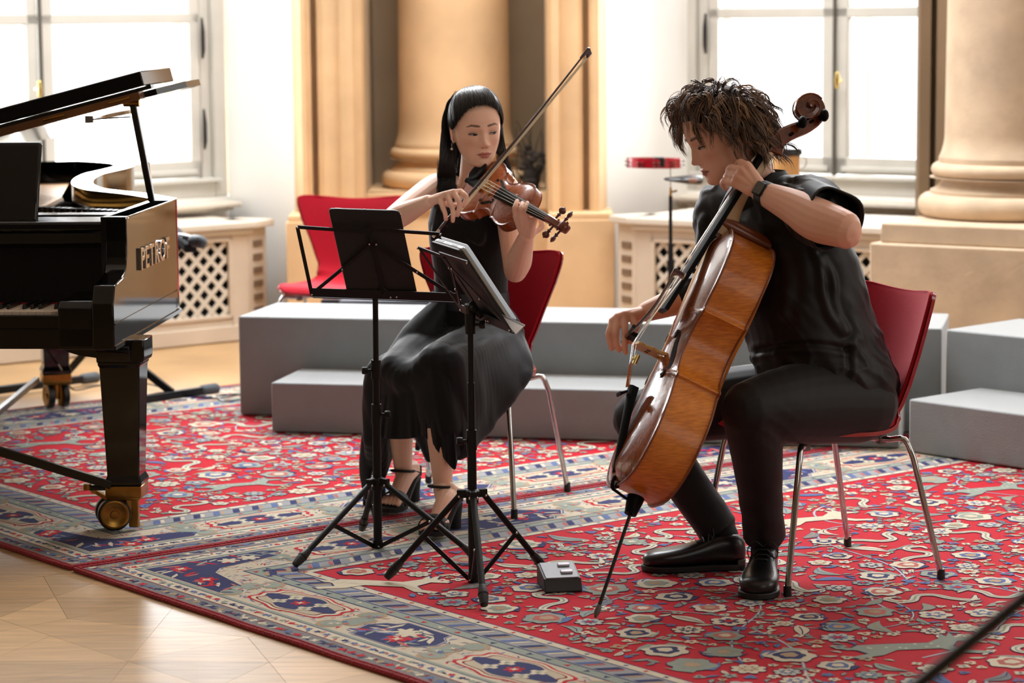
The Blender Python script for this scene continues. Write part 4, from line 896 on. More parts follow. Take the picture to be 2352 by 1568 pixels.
for a in (.4, 2.5, 4.6): mb = MB(); mb.tube([(tz[0], Yt, .36), (tz[0]+.22*math.cos(a), Yt+.2*math.sin(a), .012)], .008, 8); sub('leg', mb, ps)
tc_ = P(1503, 374, Yt); tb = thing('tambourine', 'red tambourine with jingles on the thin percussion stand', 'tambourine', tuple(tc_))
R_ = .1165; mb = MB(); mb.lathe([(R_-.007, -.02), (R_, -.02), (R_, .02), (R_-.007, .02), (R_-.007, -.02)], tc_, (0.02, .02, 1), 48); sub('hoop', mb, tb, M('red_hoop', (176, 14, 36), .3, coat=.3), ang=30)
for k in range(10):
    a = 2*math.pi*k/10+.35
    for dz in (-.008, .008): mb = MB(); cj = tc_+V(math.cos(a), math.sin(a), 0)*(R_+.001)+UZ*dz; mb.lathe([(.001, -.002), (.017, -.0015), (.017, .0015), (.001, .002)], cj, (0, 0, 1), 12); sub('jingle', mb, tb, CHROME)
mb = MB(); ag = -1.45; mb.lathe([(R_-.012, -.021), (R_+.004, -.021), (R_+.004, .021), (R_-.012, .021), (R_-.012, -.021)], tc_, (0.02, .02, 1), 8, a0=2.9, a1=3.25); gr_ = sub('grip', mb, tb, BLACKP)
mb = MB(); gp = P(1514, 373, Yt-.115); mb.obox(gp-V(.021, 0, .023), V(.045, 0, 0), V(0, .02, 0), UZ*.046); sub('mount_block', mb, tb, BLACKP, bev=.006)
wb = thing('hand_percussion', 'dark wedge shaped percussion piece on the rod below the tambourine', 'percussion', tuple(P(1570, 413, Yt)))
a = P(1524, 411, Yt); b = P(1612, 413, Yt); mb = MB(); x_ = b-a; rg = []
for t_, hh, ww in ((0, .002, .006), (.06, .007, .02), (.2, .010, .04), (.6, .019, .06), (.95, .021, .055), (1.0, .017, .05)):
    c_ = a+x_*t_; rg.append([c_+V(0, ww*math.cos(q), hh*math.sin(q)) for q in np.linspace(0, 2*math.pi, 14, endpoint=False)])
mb.loft(rg); sub('shell', mb, wb, M('dark_shell', (34, 32, 32), .35), ang=50)
mb = MB(); c_ = a+x_*.74+V(0, -.058, 0); mb.ell(c_, (.022, .006, .010)); sub('worn_patch', mb, wb, M('worn_patch', (150, 110, 92), .5))
# drum standing on the radiator cover
dq = P(1806, 350, 11.62); zb = .602; dr = thing('drum', 'pale wooden hand drum with black rim on the right radiator cover', 'drum', (dq[0], dq[1], zb))
zt = dq[2]+.02; hh = zt-zb; mb = MB(); mb.lathe([(.001, zb), (.044, zb), (.048, zb+.02), (.058, zb+hh*.5), (.0625, zt-.03), (.0625, zt-.012)], (dq[0], dq[1], 0), seg=28); sub('wooden_body', mb, dr, M('pale_drum_wood', (198, 150, 92), .4, var=.1, vscale=12))
mb = MB(); mb.lathe([(.062, zt-.035), (.072, zt-.03), (.074, zt-.01), (.070, zt), (.001, zt+.004)], (dq[0], dq[1], 0), seg=28); sub('black_rim', mb, dr, BLACKP)
mb = MB(); mb.tube(spline([(dq[0]+.068, dq[1]-.02, zt-.035), (dq[0]+.088, dq[1]-.02, zt-.05), (dq[0]+.085, dq[1]-.02, zt-.08), (dq[0]+.066, dq[1]-.01, zt-.10)], 12), .003, 6); sub('tuning_hook', mb, dr, CHROME)
# dried branches beside the column
bq = P(1222, 440, 12.72); br = thing('dried_branches', 'dark dried branches standing beside the column in the recess', 'branches', tuple(bq))
rb = random.Random(5); BARK = M('dark_bark', (42, 34, 27), .9)
for k in range(16):
    x, y, z = bq[0]+rb.uniform(-.03, .03), bq[1]+rb.uniform(0, .2), .69; a = rb.uniform(-.5, .5); p = [(x, y, z)]
    for i in range(7): x += .045*math.sin(a); z += .05*math.cos(a)*rb.uniform(.7, 1.1); a += rb.uniform(-.5, .5); p.append((min(.158, max(bq[0]-.075, x)), y, z))
    mb = MB(); mb.tube(p, np.linspace(.006, .0018, len(p)), 6); sub('branch', mb, br, BARK)
for k in range(26):
    c_ = V(bq[0]+rb.uniform(-.05, .06), bq[1]+rb.uniform(-.04, .1), .70+rb.uniform(0, .22)); mb = MB(); mb.ell(c_, (.022, .006, .014), nu=8, nv=5); sub('dry_leaf', mb, br, BARK)
mb = MB(); mb.lathe([(.001, .692), (.035, .692), (.045, .76), (.04, .79), (.036, .79), (.034, .71), (.001, .71)], (bq[0], bq[1]+.06, 0), seg=16); sub('vase', mb, br, M('black_vase', (24, 22, 21), .5))
fc = thing('equipment_case', 'dark grey flat case standing behind the tall riser, by the empty chair', 'case', (-.6, 10.45, 0))
mb = MB(); mb.obox((-.775, 10.405, 0), (.52, -.03, 0), (.012, .11, 0), (0, 0, .403)); sub('case_body', mb, fc, M('case_grey', (88, 90, 98), .6), bev=.006)
mb = MB(); mb.obox((-.777, 10.403, .385), (.075, -.0043, 0), (.012, .114, 0), (0, 0, .0215)); sub('corner_plate', mb, fc, BLACKP, bev=.002)
ms = thing('microphone_stand', 'blurred dark microphone boom in the near right foreground', 'microphone stand', (1.0, 3.02, 0))
a, b = P(2352, 1374, 3.), P(2112, 1570, 3.); d = nrm(a-b); mb = MB(); mb.cyl(b-d*.28, a+d*.62, .0092, seg=14); sub('boom', mb, ms, M('boom_grey', (44, 40, 37), .5, .3))
pk = a+d*.45; mb = MB(); mb.cyl((pk[0], 3.03, .03), (pk[0], 3.03, pk[2]), .011, seg=14); sub('pole', mb, ms)
mb = MB(); mb.lathe([(.001, 0), (.14, 0), (.14, .012), (.02, .03), (.001, .03)], (pk[0], 3.03, 0), seg=28); sub('round_base', mb, ms)
# ================================================================ violin family
def varnish(name, rgb, rgb2, scale, aniso, rough=.22, coat=.6):
    m = M(name, rgb, rough, spec=.5, coat=coat); nt = m.node_tree; N = nt.nodes; L = nt.links; b = N['Principled BSDF']
    tc = N.new('ShaderNodeTexCoord'); mp = N.new('ShaderNodeMapping'); mp.inputs['Scale'].default_value = aniso; L.new(tc.outputs['UV' if False else 'Object'], mp.inputs[0])
    w = N.new('ShaderNodeTexNoise'); w.inputs['Scale'].default_value = scale; w.inputs['Detail'].default_value = 6; L.new(mp.outputs[0], w.inputs[0])
    n2 = N.new('ShaderNodeTexNoise'); n2.inputs['Scale'].default_value = 5; n2.inputs['Detail'].default_value = 3; L.new(tc.outputs['Object'], n2.inputs[0])
    ad = N.new('ShaderNodeMath'); ad.operation = 'MULTIPLY_ADD'; L.new(n2.outputs[0], ad.inputs[0]); ad.inputs[1].default_value = .8; L.new(w.outputs[0], ad.inputs[2])
    r = N.new('ShaderNodeMapRange'); r.inputs[1].default_value = .65; r.inputs[2].default_value = 1.15; L.new(ad.outputs[0], r.inputs[0])
    mx = N.new('ShaderNodeMix'); mx.data_type = 'RGBA'; mx.inputs[6].default_value = lin(rgb); mx.inputs[7].default_value = lin(rgb2); L.new(r.outputs[0], mx.inputs[0]); L.new(mx.outputs[2], b.inputs['Base Color'])
    return m
HALF = [(0, .012), (.002, .06), (.018, .118), (.06, .176), (.13, .210), (.21, .220), (.29, .210), (.35, .186), (.385, .170), (.402, .176), (.412, .164), (.425, .146), (.46, .126), (.51, .115), (.56, .115), (.61, .128), (.638, .144), (.652, .157), (.664, .150), (.69, .153), (.75, .167), (.82, .172), (.88, .162), (.935, .130), (.975, .082), (.995, .036), (1.0, .012)]
def outline(Lb, k, n=110):
    h = spline(HALF, n); r = [(p[0]*Lb, p[1]*k) for p in h]; return r+[(a, -b) for a, b in r[::-1]]
class Fr:
    def __init__(s, o, u, sd, n): s.o, s.u, s.s, s.n = [np.asarray(q, float) for q in (o, u, sd, n)]
    def __call__(s, a, b, c): return s.o+s.u*a+s.s*b+s.n*c
def body(F, Lb, k, rib, archh, root, mtop, mrib, mback, medge, over=.004):
    ol = outline(Lb, k); n = len(ol); inn = offset_in(ol+ol[:1], over if True else 0)[:-1]
    c_ = np.mean(ol, 0)
    inn = [(c_[0]+(p[0]-c_[0])*(1-over/.3), p[1]*(1-over*4.2/k*.22/.22 if False else 1-over/.17)) for p in ol]
    mb = MB(); mb.loft([[F(p[0], p[1], -rib/2) for p in inn], [F(p[0], p[1], rib/2) for p in inn]], caps=False); mb.build('ribs', mrib, root, ang=38)
    for sg, nm, mt in ((1, 'front_plate', mtop), (-1, 'back_plate', mback)):
        rings = []; th = rib*.045
        def pt(p, r):
            sp = (Lb*(.09+.82*min(1, max(0, p[0]/Lb))), 0); q = (sp[0]+(p[0]-sp[0])*r, p[1]*r)
            h = archh*(max(0, 1-((r/.93)**2.2)))**1.25 - (archh*.10*math.exp(-((r-.92)/.05)**2))
            return F(q[0], q[1], sg*(rib/2+th+h))
        rr = [1.0, .985, .955, .92, .87, .8, .7, .58, .44, .3, .16, .04]
        rings = [[F(p[0], p[1], sg*rib/2) for p in ol], [F(p[0], p[1], sg*(rib/2+th*.85)) for p in ol]]+[[pt(p, r) for p in ol] for r in rr]
        mb = MB(); mb.loft(rings if sg > 0 else [r[::-1] for r in rings], caps=True); pl = mb.build(nm, mt, root, ang=38)
        mb = MB(); mb.tube([F(p[0], p[1], sg*(rib/2+th*.5)) for p in ol], th*.62, 6, closed=True); mb.build('edge', medge, pl, ang=80)
    return lambda a, b: F(a, b, rib/2)  # rib top
def archz(Lb, k, rib, archh, a, b):
    hw = np.interp(a/Lb, [p[0] for p in HALF], [p[1] for p in HALF])*k; r = min(1, abs(b)/hw); r = max(r, abs((a/Lb-.5)/.5)**3)
    return rib/2+rib*.045+archh*(max(0, 1-((r/.93)**2.2)))**1.25
def fhole(F, Lb, k, rib, archh, sg, root):
    pts = [(.565, .042), (.575, .05), (.572, .062), (.555, .068), (.53, .068), (.50, .076), (.47, .086), (.445, .094), (.425, .098), (.405, .094), (.40, .082), (.408, .074)]
    c = spline([(a*Lb, b*k) for a, b in pts], 40); w = np.interp(np.linspace(0, 1, 40), [0, .12, .2, .5, .8, .88, 1], [.0035, .003, .0045, .0085, .0045, .003, .0035])*k*1.15
    top, bot = [], []
    for i, (p, wd) in enumerate(zip(c, w)):
        t = nrm(c[min(39, i+1)]-c[max(0, i-1)]); nn = V(-t[1], t[0]); a = p+nn*wd; b = p-nn*wd
        lift = .0012*k; top.append(F(a[0], sg*a[1], archz(Lb, k, rib, archh, a[0], a[1])+lift)); bot.append(F(b[0], sg*b[1], archz(Lb, k, rib, archh, b[0], b[1])+lift))
    mb = MB(); mb.grid([top, bot], flip=sg < 0)
    for (a, b), r in (((.566, .047), .0125), ((.409, .083), .0155)):
        ce = V(a*Lb, b*k); zz = archz(Lb, k, rib, archh, ce[0], ce[1])+.0014*k; mb.add([F(ce[0]+r*k*math.cos(t), sg*(ce[1]+r*k*math.sin(t)), zz) for t in np.linspace(0, 2*math.pi, 16, endpoint=False)], [tuple(range(16))])
    o = mb.build('f_hole', M('f_hole_dark', (10, 6, 4), .9), root, smooth=False)
def volute(mb, pts, wd):
    """swept scroll: pts (point, half thickness), width along s"""
    pass
STRING = M('string_metal', (205, 200, 190), .22, 1.); EBO = M('ebony', (8, 8, 9), .5, spec=.12); MAPLE = M('bare_neck', (198, 168, 132), .4, var=.06, vscale=20)
BRIDGE = M('bridge_maple', (206, 160, 98), .45, var=.08, vscale=60)
# ---------------------------------------------------------------- cello
Bc = P(1462, 1138, 6.62); Tc = P(1717, 552, 6.86); CL = np.linalg.norm(Tc-Bc); cu = nrm(Tc-Bc)
view = nrm(Bc-CAM); n0 = nrm(np.cross(cu, view)); n0 = n0 if n0@RT < 0 else -n0         # in image plane, to the left
s0 = nrm(np.cross(n0, cu)); s0 = s0 if s0@view < 0 else -s0; th_ = math.radians(11)
cn = nrm(n0*math.cos(th_)+s0*math.sin(th_)); cs = nrm(np.cross(cu, cn)); cs = cs if cs@view < 0 else -cs
CF = Fr(Bc, cu, cs, cn)
def CP(px, py, s=0.):
    r = ray(px, py); t = ((Bc+cs*s-CAM)@cs)/(r@cs); return CAM+r*t
def cl(p): d = np.asarray(p)-Bc; return (float(d@cu), float(d@cs), float(d@cn))
print('cello body', CL, [cl(CP(*q)) for q in ((1755, 322), (1515, 718), (1453, 790), (1530, 822), (1858, 248), (1367, 1415))])
cello = thing('cello', 'orange brown cello leaning between the knees of the cellist', 'cello', tuple(G(1367, 1415, .0)))
CK = .965; RIB = .117; ARC = .026
cTOP = varnish('cello_front_varnish', (92, 40, 14), (150, 76, 26), 40, (3, 3, 1), rough=.2, coat=.7)
cRIB = varnish('cello_rib_varnish', (172, 90, 18), (224, 138, 44), 34, (1, 1, 7), rough=.38, coat=.18)
cEDG = M('cello_edge', (120, 58, 20), .3, coat=.3)
body(CF, CL, CK, RIB, ARC, cello, cTOP, cRIB, cRIB, cEDG)
for sg in (1, -1): fhole(CF, CL, CK, RIB, ARC, sg, cello)
# neck and fingerboard
nut = cl(CP(1762, 330)); fbe = cl(CP(1519, 712)); hl = (CL-.012, 0, RIB/2)
def fb_ring(c, half, th, crown):
    return [CF(c[0], b*half, c[2]+(crown*(1-b*b))) for b in np.linspace(-1, 1, 9)]+[CF(c[0], half, c[2]-th), CF(c[0], -half, c[2]-th)]
mb = MB(); mb.loft([fb_ring(V(*fbe)*(1-t)+V(*nut)*t, .032*(1-t)+.0165*t, .012, .007) for t in np.linspace(0, 1, 8)]); fb = mb.build('fingerboard', EBO, cello, ang=50)
mb = MB(); rg = []
for t in np.linspace(0, 1, 12):
    c = V(hl[0]-.01, 0, RIB/2+.035)*(1-t)+V(nut[0], 0, nut[2]-.012)*t; dp = .020+.052*(1-t)**5; hf = .0195*(1-t)+.015*t
    fbz = np.interp(c[0], [fbe[0], nut[0]], [fbe[2], nut[2]])-.0125
    rg.append([CF(c[0], hf*math.cos(a), fbz-(dp*math.sin(a)**1 if True else 0)) for a in np.linspace(0, math.pi, 13)])
mb.loft(rg); mb.build('neck', MAPLE, cello, ang=60)
mb = MB(); ht = CL-.035; fz = np.interp(CL, [fbe[0], nut[0]], [fbe[2], nut[2]])-.0125
mb.loft([[CF(CL+.012+dz, w*math.cos(a), zz) for a in np.linspace(0, 2*math.pi, 14, endpoint=False) for dz in [.022*math.sin(a)]] for zz, w in ((-RIB/2-.004, .02), (-RIB/4, .022), (RIB/2, .026), (fz, .0215))]); mb.build('neck_heel', cEDG, cello, ang=60)
mb = MB(); c = V(*nut); mb.loft([[CF(c[0]-.004, b*.0165, c[2]+.011*(1 if q else -.6)) for b, q in ((-1, 0), (1, 0), (1, 1), (-1, 1))], [CF(c[0]+.004, b*.0165, c[2]+.011*(1 if q else -.6)) for b, q in ((-1, 0), (1, 0), (1, 1), (-1, 1))]]); mb.build('nut', EBO, fb)
# pegbox and scroll swept along a spiral in the plane of the strings
sp = [(1757, 342, .017), (1778, 327, .021), (1800, 312, .0215), (1826, 300, .020), (1854, 290, .0175), (1876, 274, .0145), (1884, 252, .0115), (1874, 231, .0105), (1854, 225, .0105), (1836, 235, .0095), (1833, 254, .009), (1845, 268, .0085), (1862, 266, .008), (1872, 253, .0075), (1867, 240, .007), (1856, 239, .0065), (1853, 248, .006)]
sc3 = [cl(CP(a, b)) for a, b, r in sp]; cv = spline([(p[0], p[2], r) for p, (_, _, r) in zip(sc3, sp)], 90); rg = []
for i, (a, z, r) in enumerate(cv):
    t = nrm(cv[min(89, i+1)][:2]-cv[max(0, i-1)][:2]); nn = V(-t[1], t[0]); q = i/89; w = np.interp(q, [0, .3, .5, .7, 1], [.0165, .019, .0165, .021, .031]); e = .8
    prf = [(-1, -.72), (-.72, -1), (.72, -1), (1, -.72), (1, .72), (.72, 1), (-.72, 1), (-1, .72)]
    rg.append([CF(a+nn[0]*r*x_, w*y_, z+nn[1]*r*x_) for x_, y_ in prf])
mb = MB(); mb.loft(rg); cSCR = varnish('scroll_varnish', (74, 30, 14), (118, 58, 26), 30, (2, 2, 2), .2, .6); scr = mb.build('scroll', cSCR, cello, ang=35)
e_ = cl(CP(1856, 246)); mb = MB(); mb.lathe([(.001, -.037), (.007, -.036), (.009, -.03), (.009, .03), (.007, .036), (.001, .037)], CF(e_[0], 0, e_[2]), tuple(cs), 18); mb.build('scroll_eye', cSCR, scr); mb = MB(); mb.lathe([(.001, -.017), (.030, -.016), (.033, -.012), (.033, .012), (.030, .016), (.001, .017)], CF(e_[0], 0, e_[2]), tuple(cs), 28); mb.build('scroll_core', cSCR, scr)
for sg in (-1, 1):
    vp = []
    for i in range(38, 88, 2):
        a, z, r = cv[i]; w = np.interp(i/89, [0, .3, .5, .7, 1], [.0165, .019, .0165, .021, .031]); t = nrm(cv[i+1][:2]-cv[i-1][:2]); nn = V(-t[1], t[0]); cen = V(e_[0], e_[2]); q = V(a, z); o = nn if (q+nn-cen)@(q+nn-cen) > (q-nn-cen)@(q-nn-cen) else -nn; vp.append(CF(a+o[0]*r*.85, sg*w, z+o[1]*r*.85))
    mb = MB(); mb.tube(vp, np.linspace(.0028, .0016, len(vp)), 7, ends=True); mb.build('volute_edge', cEDG, scr)
hb = [cl(CP(a, b)) for a, b in ((1752, 352), (1768, 340), (1800, 338), (1793, 362), (1770, 352), (1745, 362))]
mb = MB(); hp_ = [(p[0], p[2]) for p in hb]; mb.prism(hp_, -.0155, .0155, (Bc, cu, cn, cs)); mb.build('pegbox_chin', cSCR, scr, bev=.004)
for (a, b, sg, ln) in ((1829, 291, 1, .055), (1879, 275, 1, .052), (1812, 312, -1, .06), (1858, 283, -1, .06)):
    c = V(*cl(CP(a, b))); c[1] = 0; mb = MB(); pr_ = [(.0045, -.03), (.0055, .02), (.0065, ln-.028), (.010, ln-.024), (.008, ln-.020), (.007, ln-.016)]; mb.lathe(pr_, CF(c[0], 0, c[2]), tuple(cs*sg), 14)
    x_, y_, _z = frame_from(cs*sg, tuple(cu)); mb.ell(CF(c[0], 0, c[2])+cs*sg*(ln+.002), (.0175, .012, .017), np.stack([nrm(cu*.8+cn*.4), nrm(np.cross(cs*sg, nrm(cu*.8+cn*.4))), cs*sg], 1), 14, 10); mb.build('peg', EBO, scr)
# bridge, strings, tailpiece, endpin
bt = cl(CP(1455, 789)); bf = cl(CP(1531, 822)); br_a = bf[0]
mb = MB(); zf = RIB/2+ARC*.9; bh = max(.06, bt[2]-zf)
prof_ = [(-.045, 0), (-.028, 0), (-.024, .012), (-.012, .022), (0, .024), (.012, .022), (.024, .012), (.028, 0), (.045, 0), (.043, .012), (.036, .02), (.036, .035), (.041, .045), (.036, .055), (.033, .068), (.041, .080), (.038, .088), (.02, .0925), (0, .094), (-.02, .0925), (-.038, .088), (-.041, .080), (-.033, .068), (-.036, .055), (-.041, .045), (-.036, .035), (-.036, .02), (-.043, .012)]
bm = [(a, b/.094*bh) for a, b in prof_]
tilt = nrm(cn*bh+cu*(bt[0]-br_a)); mb.prism(bm, -.004, .004, (CF(br_a, 0, zf), cs, tilt, np.cross(cs, tilt))); bri = mb.build('bridge', BRIDGE, cello, ang=50, bev=.001)
for b_ in (-.012, .012):
    mb = MB(); mb.lathe([(.001, -.0046), (.006, -.0046), (.006, .0046), (.001, .0046)], CF(br_a, b_, zf)+tilt*bh*.52, tuple(np.cross(cs, tilt)), 12); mb.build('bridge_cutout', M('f_hole_dark'), bri, smooth=False)
tp1 = cl(CP(1449, 886)); tp0 = cl(CP(1411, 1086)); mb = MB(); rg = []
for t in np.linspace(0, 1, 9):
    c = V(*tp0)*(1-t)+V(*tp1)*t; w = np.interp(t, [0, .5, .9, 1], [.012, .017, .026, .024]); th2 = np.interp(t, [0, .8, 1], [.010, .012, .018])
    rg.append([CF(c[0], w*b, c[2]+.007*(1-b*b)) for b in np.linspace(-1, 1, 7)]+[CF(c[0], w, c[2]-th2), CF(c[0], -w, c[2]-th2)])
mb.loft(rg); tpc = mb.build('tailpiece', EBO, cello, ang=50)
for b_ in (-.018, -.006, .006, .018):
    c = CF(tp1[0]-.02, b_, tp1[2]+.006); mb = MB(); mb.cyl(c, c+cn*.014-cu*.012, .0035, seg=8); mb.cyl(c+cn*.012-cu*.012, c+cn*.016-cu*.014, .0055, seg=10); mb.build('fine_tuner', EBO, tpc)
for i, b_ in enumerate((-.0165, -.0055, .0055, .0165)):
    nb = CF(nut[0], b_*.68, nut[2]+.010); top_ = CF(br_a, b_*1.35, zf)+tilt*(bh*1.01-(.004 if i in (0, 3) else 0)); tl = CF(tp1[0]-.005, b_*1.05, tp1[2]+.007)
    r_ = (.0012, .001, .0009, .0007)[i]; mb = MB(); mb.tube([nb, top_, tl], r_, 5); s_ = mb.build('string', STRING, cello)
    mb = MB(); mb.tube([top_*.18+tl*.82, tl], r_*1.5, 5); mb.tube([top_*.55+tl*.45, tl], r_*1.25, 5); mb.build('string_silk', M('silk_orange', (196, 112, 40), .5), s_)
w_ = CF(br_a, .0165*1.2, zf)+tilt*bh*.9; q = CF(br_a, .0, zf)*0; tlm = w_*.62+CF(tp1[0], .017, tp1[2])*.38
mb = MB(); mb.cyl(tlm+cu*.013, tlm-cu*.013, .0062, seg=14); mb.cyl(tlm+cn*.003, tlm+cn*.012, .0035, seg=10); mb.build('wolf_tone_weight', M('polished_brass'), cello)
for sg in (-1, 1):
    mb = MB(); mb.tube(spline([CF(tp0[0]+.02, sg*.008, tp0[2]-.004), CF(-.004, sg*.008, RIB/2+.012), CF(-.014, sg*.006, RIB/2-.012), CF(-.02, sg*.004, .012)], 14), .0028, 7); mb.build('tail_cord', EBO, tpc)
mb = MB(); mb.obox(CF(-.006, -.02, RIB/2-.004), cu*.012, cs*.04, cn*.012); mb.build('saddle', EBO, cello, bev=.002)
tip = G(1367, 1418, .013); plug0 = CF(.012, 0, .0); pd_ = nrm(tip-CF(-.03, 0, 0)); plug1 = CF(-.004, 0, 0)+pd_*.05
mb = MB(); mb.tube([CF(-.004, 0, 0), CF(-.004, 0, 0)+pd_*.012, plug1-pd_*.008, plug1], [.0235, .0225, .0175, .0165], 18); mb.bar(plug1-pd_*.016+cs*.014, plug1-pd_*.016+cs*.026, .006, .006); epn = mb.build('endpin_collar', EBO, cello)
mb = MB(); mb.cyl(plug1-pd_*.01, tip-pd_*.02, .0048, seg=12); mb.build('endpin_rod', M('endpin_grey', (44, 42, 40), .3, .8), epn)
mb = MB(); mb.tube([tip-pd_*.035, tip-pd_*.03, tip-pd_*.014, tip], [.006, .0075, .0075, .003], 12); mb.build('endpin_tip', M('worn_tip', (92, 80, 70), .5, .3), epn)
# ---------------------------------------------------------------- bows
def bow(root, frog, tip, hair_side, stick_r, k=1., wood=None, L_frog=.05):
    """frog, tip: ends of the stick; hair_side: unit vector from stick to hair"""
    frog, tip = np.array(frog), np.array(tip); d = nrm(tip-frog); Lb = np.linalg.norm(tip-frog); h = nrm(hair_side-d*(hair_side@d)); sd = np.cross(d, h)
    pts = []
    for t in np.linspace(0, 1, 26): pts.append(frog+d*Lb*t+h*k*(.010*math.sin(math.pi*min(1, max(0, (t-.08)/.92)))))
    mb = MB(); mb.tube(pts, [stick_r*np.interp(t, [0, .5, 1], [1.05, 1, .68]) for t in np.linspace(0, 1, 26)], 10); mb.build('stick', wood, root)
    mb = MB(); hd = [(0, -.004), (.012, -.005), (.016, .0), (.013, .008), (.010, .022), (-.012, .023), (-.012, .019), (-.002, .010), (-.016, .004), (-.03, .001), (-.03, -.003)]
    mb.prism([(a*k, b*k) for a, b in hd], -.0042*k, .0042*k, (tip, d, h, sd)); mb.build('head', wood, root, bev=.0012*k)
    mb = MB(); mb.obox(tip+d*(-.012*k)+h*.0225*k-sd*.0042*k, d*.022*k, h*.0022*k, sd*.0084*k); mb.build('tip_plate', IVORY, root)
    a0 = frog+d*.055; mb = MB(); mb.prism([(0, .003*k), (L_frog*k, .003*k), (L_frog*k*.92, .012*k), (L_frog*k*.98, .023*k), (0, .023*k), (.004*k, .012*k)], -.0052*k, .0052*k, (a0-d*.02, d, h, sd)); fr = mb.build('frog', EBO, root, bev=.001)
    mb = MB(); mb.cyl(frog+d*.012, frog-d*.018, stick_r*1.15, seg=12); mb.build('end_screw', M('screw_silver', (196, 186, 170), .25, 1.), root)
    mb = MB(); mb.cyl(frog+d*(.03+L_frog*k), frog+d*(.09+L_frog*k), stick_r*1.22, seg=12); mb.build('grip_wrap', M('bow_wrap', (50, 44, 42), .5, .3), root)
    h0, h1 = a0+d*(L_frog*k*.7)+h*.0215*k, tip-d*.006*k+h*.0215*k; mb = MB(); mb.obox(h0-sd*.005*k, h1-h0, sd*.010*k, h*.0009); mb.build('bow_hair', M('bow_hair_white', (232, 216, 180), .45), root, smooth=False)
PERN = M('bow_wood_dark', (58, 26, 18), .25, spec=.5, coat=.4, var=.15, vscale=40)
cb_f = P(1433, 781, 7.02); cb_t = P(1549, 624, 6.40)
cbow = thing('cello_bow', 'dark cello bow held low across the cello strings', 'bow', tuple(cb_f))
hs = P(1444, 787, 7.02)-cb_f; hs = nrm(nrm(P(1476, 719, 6.7)-P(1468, 713, 6.7))*.85+FW*.5); bow(cbow, cb_f, cb_t, hs, .0046, 1.15, PERN)
print('cello bow', np.linalg.norm(cb_f-cb_t))
# ---------------------------------------------------------------- violin
def camv(x, y, z): return RT*x+UP*y-FW*z
vu = nrm(camv(.503, -.284, .816)); vs = camv(.653, .746, -.142); vs = nrm(vs-vu*(vs@vu)); vn = np.cross(vu, vs); vn = vn if vn@(-FW) > 0 else -vn
VL = .356; VK = .104/.22; VRIB = .031; VARC = .016
pm = P(1141, 447, 7.80)
VO = pm-vu*.185-vn*(VRIB/2+.006); VF = Fr(VO, vu, vs, vn)
vio = thing('violin', 'reddish brown violin held under the chin of the violinist', 'violin', tuple(VO))
vTOP = varnish('violin_front_varnish', (120, 50, 18), (186, 98, 40), 60, (2, 2, 2), .28, .35); vRIB = varnish('violin_rib_varnish', (118, 50, 18), (176, 92, 36), 60, (5, 5, 1), .28, .35); vEDG = M('violin_edge', (112, 46, 18), .3, coat=.4)
body(VF, VL, VK, VRIB, VARC, vio, vTOP, vRIB, vRIB, vEDG, over=.0028)
for sg in (1, -1): fhole(VF, VL, VK, VRIB, VARC, sg, vio)
zt_ = VRIB/2+.001
fba, nua = .222, .489; fbz = lambda a: np.interp(a, [fba, nua], [VRIB/2+.034, VRIB/2+.012])
mb = MB(); rg = []
for a in np.linspace(fba, nua, 8):
    w = np.interp(a, [fba, nua], [.021, .012]); rg.append([VF(a, w*b, fbz(a)+.0045*(1-b*b)) for b in np.linspace(-1, 1, 9)]+[VF(a, w, fbz(a)-.005), VF(a, -w, fbz(a)-.005)])
mb.loft(rg); mb.build('fingerboard', EBO, vio, ang=50)
mb = MB(); rg = []
for a in np.linspace(VL-.01, nua, 10):
    t = (a-VL+.01)/(nua-VL+.01); w = .0165*(1-t)+.0118*t; dp = .014+.026*(1-t)**4; rg.append([VF(a, w*math.cos(q), fbz(a)-.005-dp*math.sin(q)) for q in np.linspace(0, math.pi, 11)])
mb.loft(rg); mb.build('neck', vEDG, vio, ang=60)
sv = [(nua-.004, -.002, .0085), (nua+.02, -.008, .010), (nua+.045, -.016, .0095), (nua+.07, -.022, .008), (nua+.088, -.022, .0065), (nua+.098, -.012, .0055), (nua+.094, -.001, .005), (nua+.083, .003, .005), (nua+.074, -.004, .0045), (nua+.078, -.012, .004), (nua+.087, -.010, .004), (nua+.086, -.004, .0035)]
cv = spline([(a, fbz(nua)+z, r) for a, z, r in sv], 70); rg = []
for i, (a, z, r) in enumerate(cv):
    t = nrm(cv[min(69, i+1)][:2]-cv[max(0, i-1)][:2]); nn = V(-t[1], t[0]); w = np.interp(i/69, [0, .4, .6, 1], [.0115, .011, .011, .019])
    rg.append([VF(a+nn[0]*r*x_, w*y_, z+nn[1]*r*x_) for x_, y_ in [(-1, -.7), (-.7, -1), (.7, -1), (1, -.7), (1, .7), (.7, 1), (-.7, 1), (-1, .7)]])
mb = MB(); mb.loft(rg); vsc = mb.build('scroll', vEDG, vio, ang=35)
PEGW = M('peg_rosewood', (86, 34, 20), .3, coat=.4)
for k, (da, sg) in enumerate(((.022, 1), (.058, 1), (.036, -1), (.072, -1))):
    c = VF(nua+da, 0, fbz(nua)-.006-da*.15); mb = MB(); mb.lathe([(.003, -.016), (.0035, .02), (.0042, .026), (.0075, .028), (.005, .031), (.0045, .034)], c, tuple(vs*sg), 12)
    ax_ = nrm(vu*.5+vn*.86*(1 if k % 2 else -1)); mb.ell(c+vs*sg*.044, (.0115, .0062, .0105), np.stack([ax_, np.cross(vs*sg, ax_), vs*sg], 1), 12, 8); mb.ell(c+vs*sg*.0545, .0026, nu=8, nv=6); mb.build('peg', PEGW, vsc)
